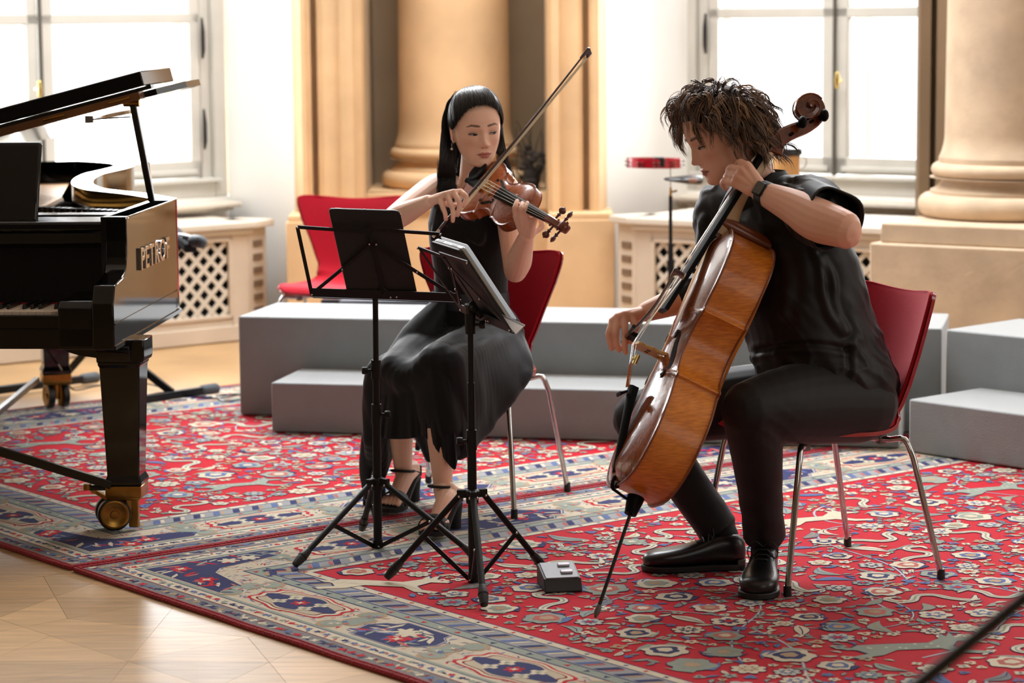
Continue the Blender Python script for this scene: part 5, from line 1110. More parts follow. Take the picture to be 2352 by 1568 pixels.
bh = .033; ba = .163; zf = archz(VL, VK, VRIB, VARC, ba, 0)-.001; mb = MB(); mb.prism([(a*.44, b/.094*bh) for a, b in prof_], -.002, .002, (VF(ba, 0, zf), vs, vn, np.cross(vs, vn))); vb = mb.build('bridge', BRIDGE, vio, ang=50)
for b_ in (-.007, 0, .007):
    mb = MB(); mb.lathe([(.0005, -.0024), (.0022, -.0024), (.0022, .0024), (.0005, .0024)], VF(ba, b_, zf+bh*(.62 if b_ else .45)), tuple(np.cross(vs, vn)), 8); mb.build('bridge_cutout', M('f_hole_dark'), vb, smooth=False)
mb = MB(); rg = []
for a in np.linspace(.004, .118, 6):
    w = np.interp(a, [0, .118], [.009, .020]); z = np.interp(a, [0, .118], [VRIB/2+.012, VRIB/2+.028]); rg.append([VF(a, w*b, z+.004*(1-b*b)) for b in np.linspace(-1, 1, 7)]+[VF(a, w, z-.005), VF(a, -w, z-.005)])
mb.loft(rg); mb.build('tailpiece', EBO, vio, ang=50)
for i, b_ in enumerate((-.0165, -.0055, .0055, .0165)):
    mb = MB(); mb.tube([VF(nua, b_*.5, fbz(nua)+.005), VF(ba, b_, zf+bh*1.0-(.003 if i in (0, 3) else 0)), VF(.112, b_*.8, VRIB/2+.034)], .0008, 5); mb.build('string', STRING, vio)
mb = MB(); rg = []
mb.lathe([(.001, .0), (.030, .0), (.036, .004), (.037, .010), (.031, .013), (.012, .007), (.001, .006)], VF(.035, .036, VRIB/2+.012), tuple(nrm(vn-vu*.12)), 28); mb.obox(VF(-.004, .02, -VRIB/2), vu*.006, vs*.035, vn*(VRIB+.012)); mb.build('chin_rest', EBO, vio, ang=50)
mb = MB(); mb.bar(VF(.06, -.09, -VRIB/2-.03), VF(.06, .09, -VRIB/2-.02), .03, .014, ref=tuple(vn)); mb.build('shoulder_rest', BLACKP, vio, bev=.005)
vb_f = P(1003, 534, 7.72); vb_t = P(1347, 118, 7.86); print('violin bow', np.linalg.norm(vb_f-vb_t))
vbow = thing('violin_bow', 'violin bow with white hair raised diagonally across the violin', 'bow', tuple(vb_f))
bow(vbow, vb_f, vb_t, nrm(nrm(P(1130, 393, 7.8)-P(1121, 386, 7.8))*.62+FW*.78), .0041, .95, PERN)
# ================================================================ people: shared tools
SKIN = M('skin', (220, 172, 142), .48, spec=.4, attr='tint', sss=.12, bump=.04, bscale=350)
class Head:
    """lofted head: x = person's left, -y = face, z = up; origin between the eyes' height and the ears"""
    Z = [-.118, -.116, -.111, -.102, -.088, -.068, -.046, -.022, .0, .012, .04, .07, .093, .107, .114, .116]
    Fy = [.045, .066, .080, .0875, .0895, .0915, .0905, .0885, .0890, .0930, .0945, .0860, .0660, .0420, .018, .005]
    By = [-.03, -.02, -.005, .012, .030, .052, .072, .088, .094, .096, .098, .093, .078, .058, .035, .012]
    Wx = [.010, .021, .031, .0405, .0505, .0595, .0665, .0710, .0730, .0735, .0735, .0680, .0545, .0380, .020, .006]
    def __init__(s, o, fwd, up, k=1., fem=True, jaw=1.):
        s.o = np.asarray(o, float); f = nrm(fwd); u = np.asarray(up, float); u = nrm(u-f*(u@f)); s.y = -f; s.z = u; s.x = np.cross(s.y, s.z); s.k = k; s.fem = fem; s.jaw = jaw; s.ear = (0, 0) if fem else (.022, -.012)
    def w(s, p): p = np.asarray(p, float)*s.k; return s.o+s.x*p[0]+s.y*p[1]+s.z*p[2]
    def l(s, q): d = (np.asarray(q)-s.o)/s.k; return np.stack([d@s.x, d@s.y, d@s.z], -1)
    def disp(s, x, z):
        g = lambda cx, cz, sx, sz, a: a*np.exp(-((x-cx)/sx)**2/1-((z-cz)/sz)**2/1)
        ax = np.abs(x); ga = lambda cx, cz, sx, sz, a: a*np.exp(-((ax-cx)/sx)**2-((z-cz)/sz)**2)
        n = np.interp(z, [-.052, -.047, -.041, -.034, -.024, -.011, .002, .016, .03], [0, .005, .0165, .0215, .0165, .0115, .0065, .003, 0])*(1. if s.fem else 1.12)
        wd = np.interp(z, [-.05, -.038, -.02, .0, .02], [.0135, .0125, .0100, .0095, .014])
        d = n*np.exp(-(np.abs(x)/wd)**2.4)
        d = d+ga(.0135, -.0380, .0065, .0065, .0065)                     # wings of the nose
        d = d-ga(.0055, -.0455, .0035, .0028, .004)                       # nostrils
        d = d-ga(.031, .004, .017, .0115, .0062)-ga(.016, .004, .007, .010, .0035)      # sockets
        d = d+ga(.0315, -.0005, .0135, .0085, .0055)                       # lids over the eyeballs
        d = d+ga(.030, .021, .020, .007, .0026 if s.fem else .0042)
        d = d+ga(.044, -.026, .017, .017, .0042)                           # cheeks
        d = d-ga(.030, -.060, .010, .014, .0016)
        d = d+g(0, -.0635, .0165, .0042, .0050)+ga(.007, -.0620, .008, .0035, .0012)+g(0, -.0735, .0150, .0048, .0056)-g(0, -.0683, .0215, .0016, .0034)
        d = d-g(0, -.083, .016, .005, .0030)+g(0, -.101, .016, .011, .0038)
        d = d-g(0, -.056, .003, .005, .0012)
        return d
    def front(s, x, z):
        F = np.interp(z, s.Z, s.Fy); W_ = np.interp(z, s.Z, s.Wx); e = .86; q = np.clip(np.abs(x)/W_, 0, .999)
        return -F*(1-q**(2/e))**(e/2)-s.disp(x, z)*np.clip((1-q)*4, 0, 1)
    def on(s, x, z, lift=.0008): return s.w((x, float(s.front(np.array(x), np.array(z)))-lift, z))
    def add(s, mb):
        zs = np.concatenate([np.linspace(-.118, -.11, 6)[:-1], np.linspace(-.11, .03, 88)[:-1], np.linspace(.03, .116, 26)])
        ph = np.concatenate([np.linspace(-1.35, 1.35, 76), np.linspace(1.35, 2*math.pi-1.35, 42)[1:-1]]); e = .86; rings = []
        for z in zs:
            F, B, W_ = (float(np.interp(z, s.Z, a)) for a in (s.Fy, s.By, s.Wx)); r = []
            jw = 1+(s.jaw-1)*max(0, min(1, (-.03-z)/.05)); W_ *= jw
            for p in ph:
                sx, cx = math.sin(p), math.cos(p); x = W_*math.copysign(abs(sx)**e, sx); y = -(F if cx > 0 else B)*abs(cx)**e if cx > 0 else B*abs(cx)**e
                if cx > 0: y -= float(s.disp(np.array(x), np.array(z)))*min(1, cx*2.2)
                r.append(s.w((x, y, z)))
            rings.append(r)
        mb.loft(rings)
        for sg in (-1, 1):   # ears
            for (yy, zz, rr) in ((.010, -.012, .010), (.014, .004, .011), (.018, .016, .010), (.020, -.004, .010), (.012, -.024, .0085), (.010, -.034, .0075)):
                mb.ell(s.w((sg*.0745, yy+s.ear[0], zz+s.ear[1])), np.array([.0045, rr, rr])*s.k, np.stack([s.x*.9+s.y*.3*sg, s.y*.95-s.x*.3*sg, s.z], 1), 10, 7)
            mb.tube([s.w((sg*.078, yy+s.ear[0], zz+s.ear[1])) for yy, zz in ((.004, .016), (.012, .027), (.023, .026), (.029, .012), (.025, -.010), (.015, -.030))], .0036*s.k, 8, ends=True)
    def colour(s, q, base):
        """skin tint per vertex"""
        p = s.l(q); x, y, z = p[:, 0], p[:, 1], p[:, 2]; ax = np.abs(x); c = np.tile(np.array(base)[:3], (len(p), 1)); fr = (y < -.03)
        def mix(m, col): nonlocal c; m = np.clip(m, 0, 1)[:, None]*fr[:, None]; c = c*(1-m)+np.array(lin(col)[:3])*m
        hot = (204, 128, 108) if s.fem else (186, 104, 86)
        mix(.42*np.exp(-((ax-.042)/.022)**2-((z+.030)/.018)**2), hot); mix(.35*np.exp(-(x/.013)**2-((z+.036)/.012)**2), hot)
        lw = .0228 if s.fem else .0250; mid = -.0683+ax*.05
        up = -.0683+np.clip(.0085*(1-(ax/lw)**2.2)-.0022*np.exp(-(x/.0035)**2), 0, 1); lo = -.0683-np.clip(.0108*(1-(ax/(lw*.92))**2.3), 0, 1)
        lip = ((z < up+.0006) & (z > lo-.0006) & (ax < lw)).astype(float); mix(lip*.85, (188, 100, 92) if s.fem else (160, 84, 72))
        mix(.8*np.exp(-((z-mid)/.0013)**2)*(ax < lw+.002), (84, 38, 34))  # shade of the mouth crease, then the nostrils, painted into the tint
        mix(.75*np.exp(-((ax-.0058)/.0034)**2-((z+.0458)/.0022)**2), (70, 34, 26))
        mix(.30*np.exp(-((ax-.031)/.018)**2-((z-.006)/.010)**2), (168, 110, 84) if s.fem else (140, 86, 64))
        bz = .0235+(ax-.015)*.16-np.clip(ax-.038, 0, 1)*.55; th = np.interp(ax, [.012, .018, .040, .052], [.0020, .0040, .0032, .0009])*(1 if s.fem else 1.15)
        if s.fem: mix(.92*np.exp(-((z-bz)/th)**4)*(ax > .012)*(ax < .052), (58, 38, 30))
        else: mix(.85*np.exp(-((z-bz)/th)**4)*(ax > .012)*(ax < .052), (36, 24, 20))
        return c
    def eyes(s, root, open_=.0028, look=(0, -.001)):
        """half closed eyes looking down: white, iris, lash line, lid crease, laid on the lids"""
        WHT = M('eye_white', (190, 168, 156), .3); IRI = M('iris_dark', (26, 17, 13), .12, spec=.6); LSH = M('lash_black', (22, 15, 13), .6)
        for sg in (-1, 1):
            cx = .0315; hw = .0142; zc = -.0040
            up = lambda t: zc+open_*(1-abs(t)**2.2)+t*sg*0+.0012*(abs(t) if True else 0)*(1 if t > 0 else 0); lo = lambda t: zc-.0014*(1-t*t)-.0006
            ts = np.linspace(-1, 1, 19); X = lambda t: sg*(cx+hw*t)
            mb = MB(); mb.grid([[s.on(X(t), lo(t)+(up(t)-lo(t))*q, .0010) for t in ts] for q in (0, .5, 1)], flip=sg < 0); ew = mb.build('eye', WHT, root, ang=80)
            mb = MB(); ti = look[0]*sg; a = [t for t in np.linspace(ti-.44, ti+.44, 11)]; ci = lambda t: math.sqrt(max(0, 1-((t-ti)/.44)**2))
            mb.grid([[s.on(X(t), max(lo(t), zc+look[1]-.005*ci(t))+(min(up(t), zc+look[1]+.0065*ci(t))-max(lo(t), zc+look[1]-.005*ci(t)))*q, .0016) for t in a] for q in (0, .5, 1)], flip=sg < 0); mb.build('iris', IRI, ew, ang=80)
            mb = MB(); mb.tube([s.on(X(t), up(t)+.0003+(.0008 if t > .85 else 0), .0014) for t in np.linspace(-1.0, 1.12, 19)], [.0016*s.k*np.interp(t, [0, .3, .9, 1], [.35, 1, 1.15, .3]) for t in np.linspace(0, 1, 19)], 6); mb.build('lash', LSH, ew)
            mb = MB(); mb.tube([s.on(X(t), up(t)+.0042+.001*(1-t*t), .0002) for t in np.linspace(-.8, 1.0, 15)], .0005*s.k, 5); mb.build('lid_crease', M('lid_shade', (150, 98, 78), .6), ew)
            mb = MB(); mb.tube([s.on(X(t), lo(t)-.0003, .0008) for t in np.linspace(-.7, .95, 13)], .00045*s.k, 5); mb.build('lower_lash', M('lid_shade'), ew)
def person_mesh(name, mb, vox, smooth, colour, root, mat=None, dispf=None):
    me = remesh(mb, vox, smooth, .5, name); n = len(me.vertices); co = np.zeros(n*3); me.vertices.foreach_get('co', co); co = co.reshape(-1, 3)
    if dispf is not None:
        nn = np.zeros(n*3); me.vertex_normals.foreach_get('vector', nn); co = dispf(co, nn.reshape(-1, 3)); me.vertices.foreach_set('co', co.ravel())
    if colour is not None:
        c = colour(co); ca = me.color_attributes.new('tint', 'FLOAT_COLOR', 'POINT'); ca.data.foreach_set('color', np.hstack([c, np.ones((n, 1))]).astype(np.float32).ravel())
    o0 = W[root.name]; me.vertices.foreach_set('co', (co-o0).ravel()); me.update(); me.materials.clear()
    o = link(name, me, mat or SKIN, root, False, o0=o0); me.shade_smooth(); return o
def limb(mb, pts, rad, n=None, seg=18, flat=1., ref=(0, 0, 1)):
    a = np.hstack([np.asarray(pts, float), np.asarray(rad, float)[:, None]]); a = spline(a, n or 5*len(pts)); mb.tube(list(a[:, :3]), list(np.maximum(a[:, 3], .002)), seg, ends=True, flat=flat, ref=ref)
def finger(mb, pts, r0=.0088, r1=.0066):
    pts = [np.asarray(p, float) for p in pts]; n = len(pts); a = []
    a = spline(pts, 14); r = np.linspace(r0, r1, 14); t = np.linspace(0, 1, 14)
    for c in (1/(n-1), 2/(n-1)) if n > 2 else (): r = r+.0007*np.exp(-((t-c)/.07)**2)
    mb.tube(list(a), list(r), 12, ends=True)
def palm(mb, wrist, knuckles, r_w=.021, r_k=.0105, fat=None):
    for k in knuckles: mb.tube([wrist, np.asarray(wrist)*.45+np.asarray(k)*.55, k], [r_w*.78, (r_w*.75+r_k)/2+.001, r_k], 12, ends=True)
    k = knuckles
    for a, b in zip(k[:-1], k[1:]): mb.tube([np.asarray(wrist)*.3+np.asarray(a)*.7, np.asarray(wrist)*.3+np.asarray(b)*.7], r_k*1.05, 10, ends=True); mb.tube([a, b], r_k*.92, 10, ends=True)
def ering(c, ax, ay, w, d, n=28, e=1.): 
    return [np.asarray(c)+np.asarray(ax)*w*math.copysign(abs(math.cos(t))**e, math.cos(t))+np.asarray(ay)*d*math.copysign(abs(math.sin(t))**e, math.sin(t)) for t in np.linspace(0, 2*math.pi, n, endpoint=False)]
def nails(root, tips, col=(206, 150, 130)):
    pass
def fbm(p, sc): return np.array([mnoise.fractal(Vector(q*sc), .9, 2.0, 3) for q in p])
def scalp_r(d):   # distance of the skull surface from the head origin, in head units
    return (abs(d[0]/.0745)**2.45+abs(d[1]/.0965)**2.45+abs(d[2]/.117)**2.45)**(-1/2.45)
def strands(H, n, seed, rootf, flowf, length, r, lift, grav, wave=0., steps=16, clump=4, cr=.004, avoid=None):
    """list of (points, radii) in world space"""
    rg = np.random.default_rng(seed); out = []
    while len(out) < n:
        d = nrm(rg.normal(size=3))
        if not rootf(d): continue
        Ls = rg.uniform(*length); st = Ls/steps; lay = rg.uniform(*lift); ph = rg.uniform(0, 6.28); wf = rg.uniform(.7, 1.4); tone = rg.uniform()
        for c in range(clump):
            off = rg.normal(size=3)*cr; p = d*scalp_r(d)*1.0; v = flowf(d); pts = []
            for i in range(steps+1):
                t = i/steps; q = p+off*(.35+.65*t)*(1-.35*t); pts.append(q)
                v = nrm(v+np.array([0, 0, -grav(t, p)])+wave*np.array([math.sin(ph+wf*9*t), math.cos(ph*1.7+wf*8*t), 0])*.25+rg.normal(size=3)*.02)
                p = p+v*st; dn = p/max(1e-6, np.linalg.norm(p)); m = scalp_r(dn)+.003+lay*min(1, t*3+.1)
                if np.linalg.norm(p) < m: p2 = dn*m; v = nrm(v+(p2-p)/st*.5); p = p2
                if avoid is not None: p = avoid(p)
            taper = np.interp(np.linspace(0, 1, steps+1), [0, .1, .7, 1], [.7, 1, .85, .15])*r*rg.uniform(.7, 1.3)
            out.append(([H.w(q) for q in pts], taper, tone))
    return out
def hair_object(name, sts, mat, root, col=None, seg=4):
    mb = MB()
    for pts, rad, tone in sts:
        if col is not None: c0, c1 = col; k = max(0, (tone-.55)/.45); mb.col = tuple(np.array(lin(c0))*(1-k)+np.array(lin(c1))*k)
        mb.tube(pts, rad, seg, caps=False)
    return mb.build(name, mat, root, ang=180)
def hair_mat(name, rgb, rough=.35, attr=None, spec=.5):
    return M(name, rgb, rough, spec=spec, attr=attr, var=.25, vscale=90)
# ================================================================ the cellist
man = thing('person', 'person in a black short sleeved shirt and black trousers seated playing the cello', 'person', (.80, 7.0, .4))
mf = nrm((MF[0], MF[1], 0)); ml = V(-mf[1], mf[0], 0)      # facing, person's left (towards the lens)
MSK = lin((230, 180, 156))
HM = Head(P(1661, 306, 7.0), V(-.95, -.31, 0)*.9+V(0, 0, -.40), V(0, .05, 1), 1.05, fem=False, jaw=1.06)
nb = V(.680, 7.01, 1.075); pel = V(.875, 7.0, .50); LSm, RSm = V(.765, 6.845, 1.035), V(.600, 7.17, 1.01)
ELm, WLm = P(1928, 522, 6.60), P(1750, 442, 6.785)
ERm, WRm = P(1655, 655, 7.15), P(1484, 716, 7.06)
mb = MB(); HM.add(mb)
limb(mb, [nb+V(.03, 0, -.05), nb+V(-.01, 0, .02), HM.w((0, .02, -.075)), HM.w((0, .018, -.03))], [.066, .058, .055, .055])
# torso kept inside the shirt
sp_ = [(pel, .155, .11), (V(.845, 7.0, .62), .14, .10), (V(.80, 7.0, .78), .15, .105), (V(.755, 7.0, .93), .165, .105), (V(.72, 7.005, 1.02), .15, .085), (nb+V(.01, 0, -.02), .08, .065)]
mb.loft([ering(c, ml, mf, w, d) for c, w, d in sp_])
limb(mb, [LSm, LSm*.5+ELm*.5, ELm], [.052, .050, .044]); limb(mb, [RSm, RSm*.5+ERm*.5, ERm], [.052, .048, .042])
limb(mb, [ELm+V(.006, -.01, -.002), ELm*.72+WLm*.28+V(0, 0, -.006), ELm*.4+WLm*.6, WLm], [.050, .057, .046, .030])
limb(mb, [ELm+V(.016, -.008, -.014), ELm*.9+WLm*.1], [.042, .052])
limb(mb, [ERm, ERm*.7+WRm*.3, ERm*.35+WRm*.65, WRm], [.044, .046, .038, .028])
LHm, RHm = pel+ml*.095, pel-ml*.095; LKm, RKm = P(1728, 940, 6.68), P(1472, 962, 7.14)
LAm, RAm = V(.690, 6.925, .10), V(.580, 7.085, .105)
limb(mb, [LHm, LHm*.5+LKm*.5, LKm], [.085, .078, .058]); limb(mb, [RHm, RHm*.5+RKm*.5, RKm], [.085, .078, .058])
limb(mb, [LKm, LKm*.7+LAm*.3, LAm], [.056, .056, .036]); limb(mb, [RKm, RKm*.7+RAm*.3, RAm], [.056, .056, .036])
# left hand: thumb behind the neck, four fingers arched on to the strings
kn = [P(1716, 381, 6.80), P(1704, 392, 6.795), P(1694, 406, 6.795), P(1688, 421, 6.80)]
pip = [P(1700, 373, 6.835), P(1679, 385, 6.835), P(1673, 401, 6.835), P(1664, 416, 6.835)]
tipm = [P(1694, 392, 6.875), P(1677, 405, 6.875), P(1672, 420, 6.875), P(1667, 432, 6.865)]
palm(mb, WLm, kn, .026, .0125)
mb.tube([WLm*.6+kn[3]*.4, WLm*.35+kn[3]*.65], [.021, .017], 12, ends=True); mb.tube([WLm*.75+kn[0]*.25, kn[0]], [.022, .014], 12, ends=True)
for a, b, c in zip(kn, pip, tipm): finger(mb, [a, a*.45+b*.55+(b-a)*.0, b, b*.45+c*.55+V(-.006, 0, .003), c], .0112, .0085)
finger(mb, [P(1735, 432, 6.83), P(1722, 425, 6.88), P(1722, 408, 6.92)], .0125, .009)
# right hand over the frog
kr = [P(1450, 723, 7.015), P(1434, 722, 7.01), P(1419, 727, 7.012), P(1407, 737, 7.02)]
pr2 = [P(1459, 752, 7.0), P(1436, 763, 6.995), P(1415, 767, 6.998), P(1398, 766, 7.005)]
tr = [P(1450, 785, 7.004), P(1437, 809, 7.002), P(1421, 804, 7.005), P(1405, 800, 7.01)]
palm(mb, WRm, kr, .024, .0115)
for a, b, c in zip(kr, pr2, tr): finger(mb, [a, a*.4+b*.6, b, b*.5+c*.5+V(-.002, -.003, 0), c], .0100, .0078)
finger(mb, [P(1470, 733, 7.05), P(1458, 757, 7.045), P(1448, 776, 7.035)], .0115, .0085)
def mcol(q):
    c = HM.colour(q, MSK); far = np.linalg.norm(q-HM.o, axis=1) > .16
    c[far] = np.array(MSK)[:3]
    for p_, r_, k_, col in [(p, .013, .45, (196, 112, 92)) for p in list(pip)+list(kn)+list(kr)+list(pr2)]+[(ELm, .05, .35, (190, 104, 88))]:
        m = (k_*np.exp(-(np.linalg.norm(q-p_, axis=1)/r_)**2))[:, None]; c = c*(1-m)+np.array(lin(col)[:3])*m
    return c
mbody = person_mesh('body', mb, .0026, 2, mcol, man); HM.eyes(mbody, .0030, (0, -.0015))
# ---- shirt
CLOTH = M('black_cotton', (9, 10, 12), .55, spec=.35, var=.1, vscale=300, bump=.05, bscale=500, sheen=.05); CLOTH2 = M('black_trouser_cloth', (9, 9, 11), .62, spec=.35, bump=.06, bscale=700, sheen=.05)
mb = MB()
sp_ = [(V(.868, 6.985, .485), .190, .168), (V(.862, 6.983, .56), .195, .184), (V(.838, 6.983, .64), .188, .176), (V(.800, 6.987, .76), .190, .168), (V(.780, 6.995, .89), .196, .144), (V(.738, 7.0, .99), .190, .126), (V(.705, 7.005, 1.055), .135, .092), (nb+V(.004, 0, .005), .074, .070)]
mb.loft([ering(c, ml, mf, w, d, 36, .88) for c, w, d in sp_])
limb(mb, [nb+V(.03, 0, -.04), LSm+V(.03, 0, -.0), LSm*.55+ELm*.45+V(0, 0, .006), ELm*.46+LSm*.54+V(.002, 0, .004)], [.075, .083, .081, .078])
limb(mb, [nb+V(0, .05, -.05), RSm, RSm*.5+ERm*.5, ERm, ERm*.55+WRm*.45], [.075, .078, .072, .064, .052])
for sg in (-1, 1):
    pass
def mwr(co, nn):
    a = np.array([mnoise.fractal(Vector((q[0]*7+q[2]*5, q[1]*6, q[2]*4.0)), .8, 2.1, 3) for q in co]); rd = 1-np.abs(a*1.25); rd = np.clip(rd, 0, 1)**3
    b = np.array([mnoise.noise(Vector((q[0]*4, q[1]*4, q[2]*2.5+5))) for q in co])
    low = np.clip((.75-co[:, 2])/.2, 0, 1); s_ = .0075*rd*(.8+low)+.006*b
    el = np.exp(-(np.linalg.norm(co-ELm, axis=1)/.14)**2); f = np.sin((co-LSm)@nrm(ELm-LSm)*95+b*7)*.0016*el
    vw = -(nn@FW); px_ = 1176+FPX*((co-CAM)@RT)/((co-CAM)@FW); py_ = 784-FPX*((co-CAM)@UP)/((co-CAM)@FW); cr = np.zeros(len(co))
    for pl, am, sg_ in SHIRT_FOLDS:      # modelled creases along lines on the near side of the shirt
        pl = spline(pl, 40); dd = np.full(len(co), 1e9); side_ = np.zeros(len(co))
        for a, b in zip(pl[:-1], pl[1:]):
            t = b-a; L2 = t@t; u = np.clip(((px_-a[0])*t[0]+(py_-a[1])*t[1])/L2, 0, 1); dx, dy = px_-a[0]-u*t[0], py_-a[1]-u*t[1]; d = np.hypot(dx, dy); m = d < dd; dd[m] = d[m]; side_[m] = np.sign((t[0]*dy-t[1]*dx)[m])
        cr += am*np.exp(-(dd/sg_)**2)-am*.6*np.exp(-((dd-sg_*1.6)/(sg_*.9))**2)
    return co+nn*(s_+f+cr*np.clip(vw*3, 0, 1))[:, None]
SHIRT_FOLDS = [([(1872, 570), (1884, 620), (1888, 670), (1904, 720), (1935, 765)], .008, 9), ([(1890, 590), (1912, 640), (1915, 700), (1944, 760)], .006, 8), ([(1715, 812), (1790, 795), (1870, 790), (1948, 802)], -.008, 8), ([(1790, 560), (1810, 640), (1800, 720)], .005, 14),
               ([(1946, 800), (1948, 840), (1940, 885)], -.007, 7), ([(1800, 425), (1840, 440), (1890, 445)], .005, 7), ([(1815, 410), (1870, 418), (1915, 440)], .005, 6), ([(1770, 470), (1830, 500), (1870, 560)], .005, 12), ([(1620, 500), (1606, 560), (1590, 590)], .006, 10)]
shirt = person_mesh('shirt', mb, .006, 4, None, man, CLOTH, mwr)
# loose open cuff of the near sleeve
mb = MB(); rg = []; ad = nrm(ELm-LSm); x_, y_, z_ = frame_from(ad); cB = V(.004, 0, .008)
for i, (t, r) in enumerate([(.34, .079), (.44, .083), (.54, .084), (.64, .083), (.73, .083), (.775, .084), (.785, .081), (.77, .077), (.70, .076)]):
    c = LSm*(1-t)+ELm*t+cB+V(.006, 0, .0)*t; rg.append([c+(x_*math.cos(a)+y_*math.sin(a))*(r+.004*math.sin(3*a+t*2)*t+.003*math.sin(5*a-2*t))+ad*.012*math.sin(2*a+1) for a in np.linspace(0, 2*math.pi, 40, endpoint=False)])
mb.loft(rg, caps=False); mb.build('sleeve_cuff', CLOTH, shirt, ang=80)
# collar, front placket and hem
mb = MB(); cc_ = nb+V(-.004, 0, .004); ax_ = nrm(HM.w((0, .02, -.06))-nb); x_, y_, z_ = frame_from(ax_, tuple(mf)); g1 = []; g2 = []; g3 = []
for t in np.linspace(.42, 2*math.pi-.42, 30):
    d = mf*math.cos(t)+ml*math.sin(t); fr_ = max(0, math.cos(t)); p0 = cc_+d*(.080-.004*fr_)+UZ*(-.01-.045*fr_); g1.append(p0); g2.append(p0+UZ*(.052-.01*fr_)-d*.004); g3.append(p0+UZ*(.004-.030*fr_**2)+d*(.018+.014*fr_))
mb.grid([g1, g2, [a*.5+b*.5+UZ*.004 for a, b in zip(g2, g3)], g3]); co_ = mb.build('collar', CLOTH, man, ang=70); sd_ = co_.modifiers.new('solid', 'SOLIDIFY'); sd_.thickness = .003
# ---- trousers
mb = MB(); mb.loft([ering(pel+V(.03, 0, -.07), ml, mf, .17, .10), ering(pel+V(.02, 0, -.02), ml, mf, .185, .14), ering(pel+V(0, 0, .08), ml, mf, .17, .125)])
def leg_(h, k, a, hem, r=(.098, .103, .092, .080)):
    kk = k+UZ*.0; limb(mb, [h+V(.03, 0, -.005), h*.62+k*.38+UZ*.004, h*.25+k*.75+UZ*.004, k], [r[0]+.004, r[1], r[2], r[3]], 16, 22)
    sh = nrm(a-k); limb(mb, [k, k*.78+a*.22, k*.45+a*.55, hem], [r[3]-.001, .073, .062, .0575], 18, 22)
    mb.lathe([(.046, -.02), (.058, -.02), (.0600, .016), (.057, .018), (.045, .018), (.044, -.02)], hem, tuple(sh), 26)
hL, hR = LKm*.10+LAm*.90, RKm*.06+RAm*.94
leg_(LHm, LKm, LAm, hL, (.104, .112, .098, .081)); leg_(RHm, RKm, RAm, hR)
def twr(co, nn):
    tL = nrm(LKm-LHm); u = (co-LHm)@tL; L_ = np.linalg.norm(LKm-LHm); b = np.array([mnoise.noise(Vector(q*5)) for q in co])
    near = np.exp(-(np.linalg.norm(co-(LHm*.35+LKm*.65+UZ*.07), axis=1)/.12)**2); fold = np.sin(u*150+b*9+(co[:, 2])*60)*.0013*near*(.3+np.clip(b+.3, 0, 1))
    kn_ = np.exp(-(np.linalg.norm(co-(LKm+V(.05, -.02, -.055)), axis=1)/.06)**2); fold -= np.abs(np.sin((co[:, 0]*60+co[:, 2]*70+b*2)))*.004*kn_
    return co+nn*(fold+.0035*b+.0015*np.sin(co[:, 2]*70+co[:, 0]*30+b*6)*np.clip((.4-co[:, 2])*4, 0, 1))[:, None]
tro = person_mesh('trousers', mb, .0055, 4, None, man, CLOTH2, twr)
# ---- shoes and socks
LEA = M('black_leather', (9, 9, 10), .34, spec=.5, coat=.1, bump=.05, bscale=60); SOLE = M('shoe_sole', (14, 14, 14), .55)
def shoe(heel, toe, ank, nm='shoe', lift=0., lace=True):
    heel, toe = np.asarray(heel, float), np.asarray(toe, float); d = toe-heel; L_ = np.linalg.norm(d); d = nrm(d); s_ = nrm(np.cross(UZ, d)); mb = MB()
    rings = []
    for t, w, z1, z0 in [(0, .010, .065, .022), (.02, .026, .085, .02), (.08, .036, .100, .018), (.18, .038, .104, .016), (.30, .037, .098, .016), (.42, .040, .082, .015), (.55, .047, .072, .014), (.68, .052, .064, .014), (.80, .053, .060, .014), (.90, .048, .057, .014), (.965, .035, .049, .015), (1.0, .014, .036, .018)]:
        c = heel+d*L_*t; r = []
        for k in range(24):
            a = 2*math.pi*k/24; ca, sa = math.cos(a), math.sin(a); r.append(c+s_*w*math.copysign(abs(ca)**.75, ca)+UZ*((z0+z1)/2+(z1-z0)/2*math.copysign(abs(sa)**(.85 if sa > 0 else .5), sa)))
        rings.append(r)
    mb.loft(rings); up = mb.build(nm, LEA, man, ang=60, sub=1); mb = MB(); pl = []
    for sg in (1, -1):
        q = [(0, .006), (.02, .028), (.1, .040), (.3, .040), (.45, .043), (.6, .051), (.75, .056), (.87, .052), (.96, .035), (1.01, .010)]; q = q if sg > 0 else q[::-1]
        pl += [(t*L_, sg*w) for t, w in q]
    mb.prism(pl, .0, .017, (heel, d, s_, UZ)); mb.prism([p for p in pl if p[0] < .30*L_], -.0, .03, (heel, d, s_, UZ)); mb.build('sole', SOLE, up, bev=.003)
    if lace:
        for t in (.34, .41, .48):
            zz = np.interp(t, [.30, .42, .55], [.100, .084, .068]); c = heel+d*L_*t+UZ*(zz); mb = MB(); mb.tube([c+s_*.028-UZ*.012, c+s_*.012+UZ*.002, c-s_*.012+UZ*.002, c-s_*.028-UZ*.012], .0022, 6); mb.build('lace', SOLE, up)
        c = heel+d*L_*.33+UZ*.104
        for sg in (1, -1): mb = MB(); mb.tube(spline([c, c+s_*sg*.02+UZ*.014, c+s_*sg*.04-UZ*.004, c+s_*sg*.035+d*.014-UZ*.028, c+s_*sg*.012+d*.01-UZ*.004], 16), .0018, 6); mb.build('lace_bow', SOLE, up)
    mb = MB(); a0 = heel+d*L_*.17+UZ*.085; limb(mb, [a0-UZ*.02, a0*.5+np.asarray(ank)*.5+UZ*.005, np.asarray(ank)+UZ*.015], [.037, .038, .036], 8, 16); mb.build('sock', M('black_sock', (12, 12, 13), .9), man)
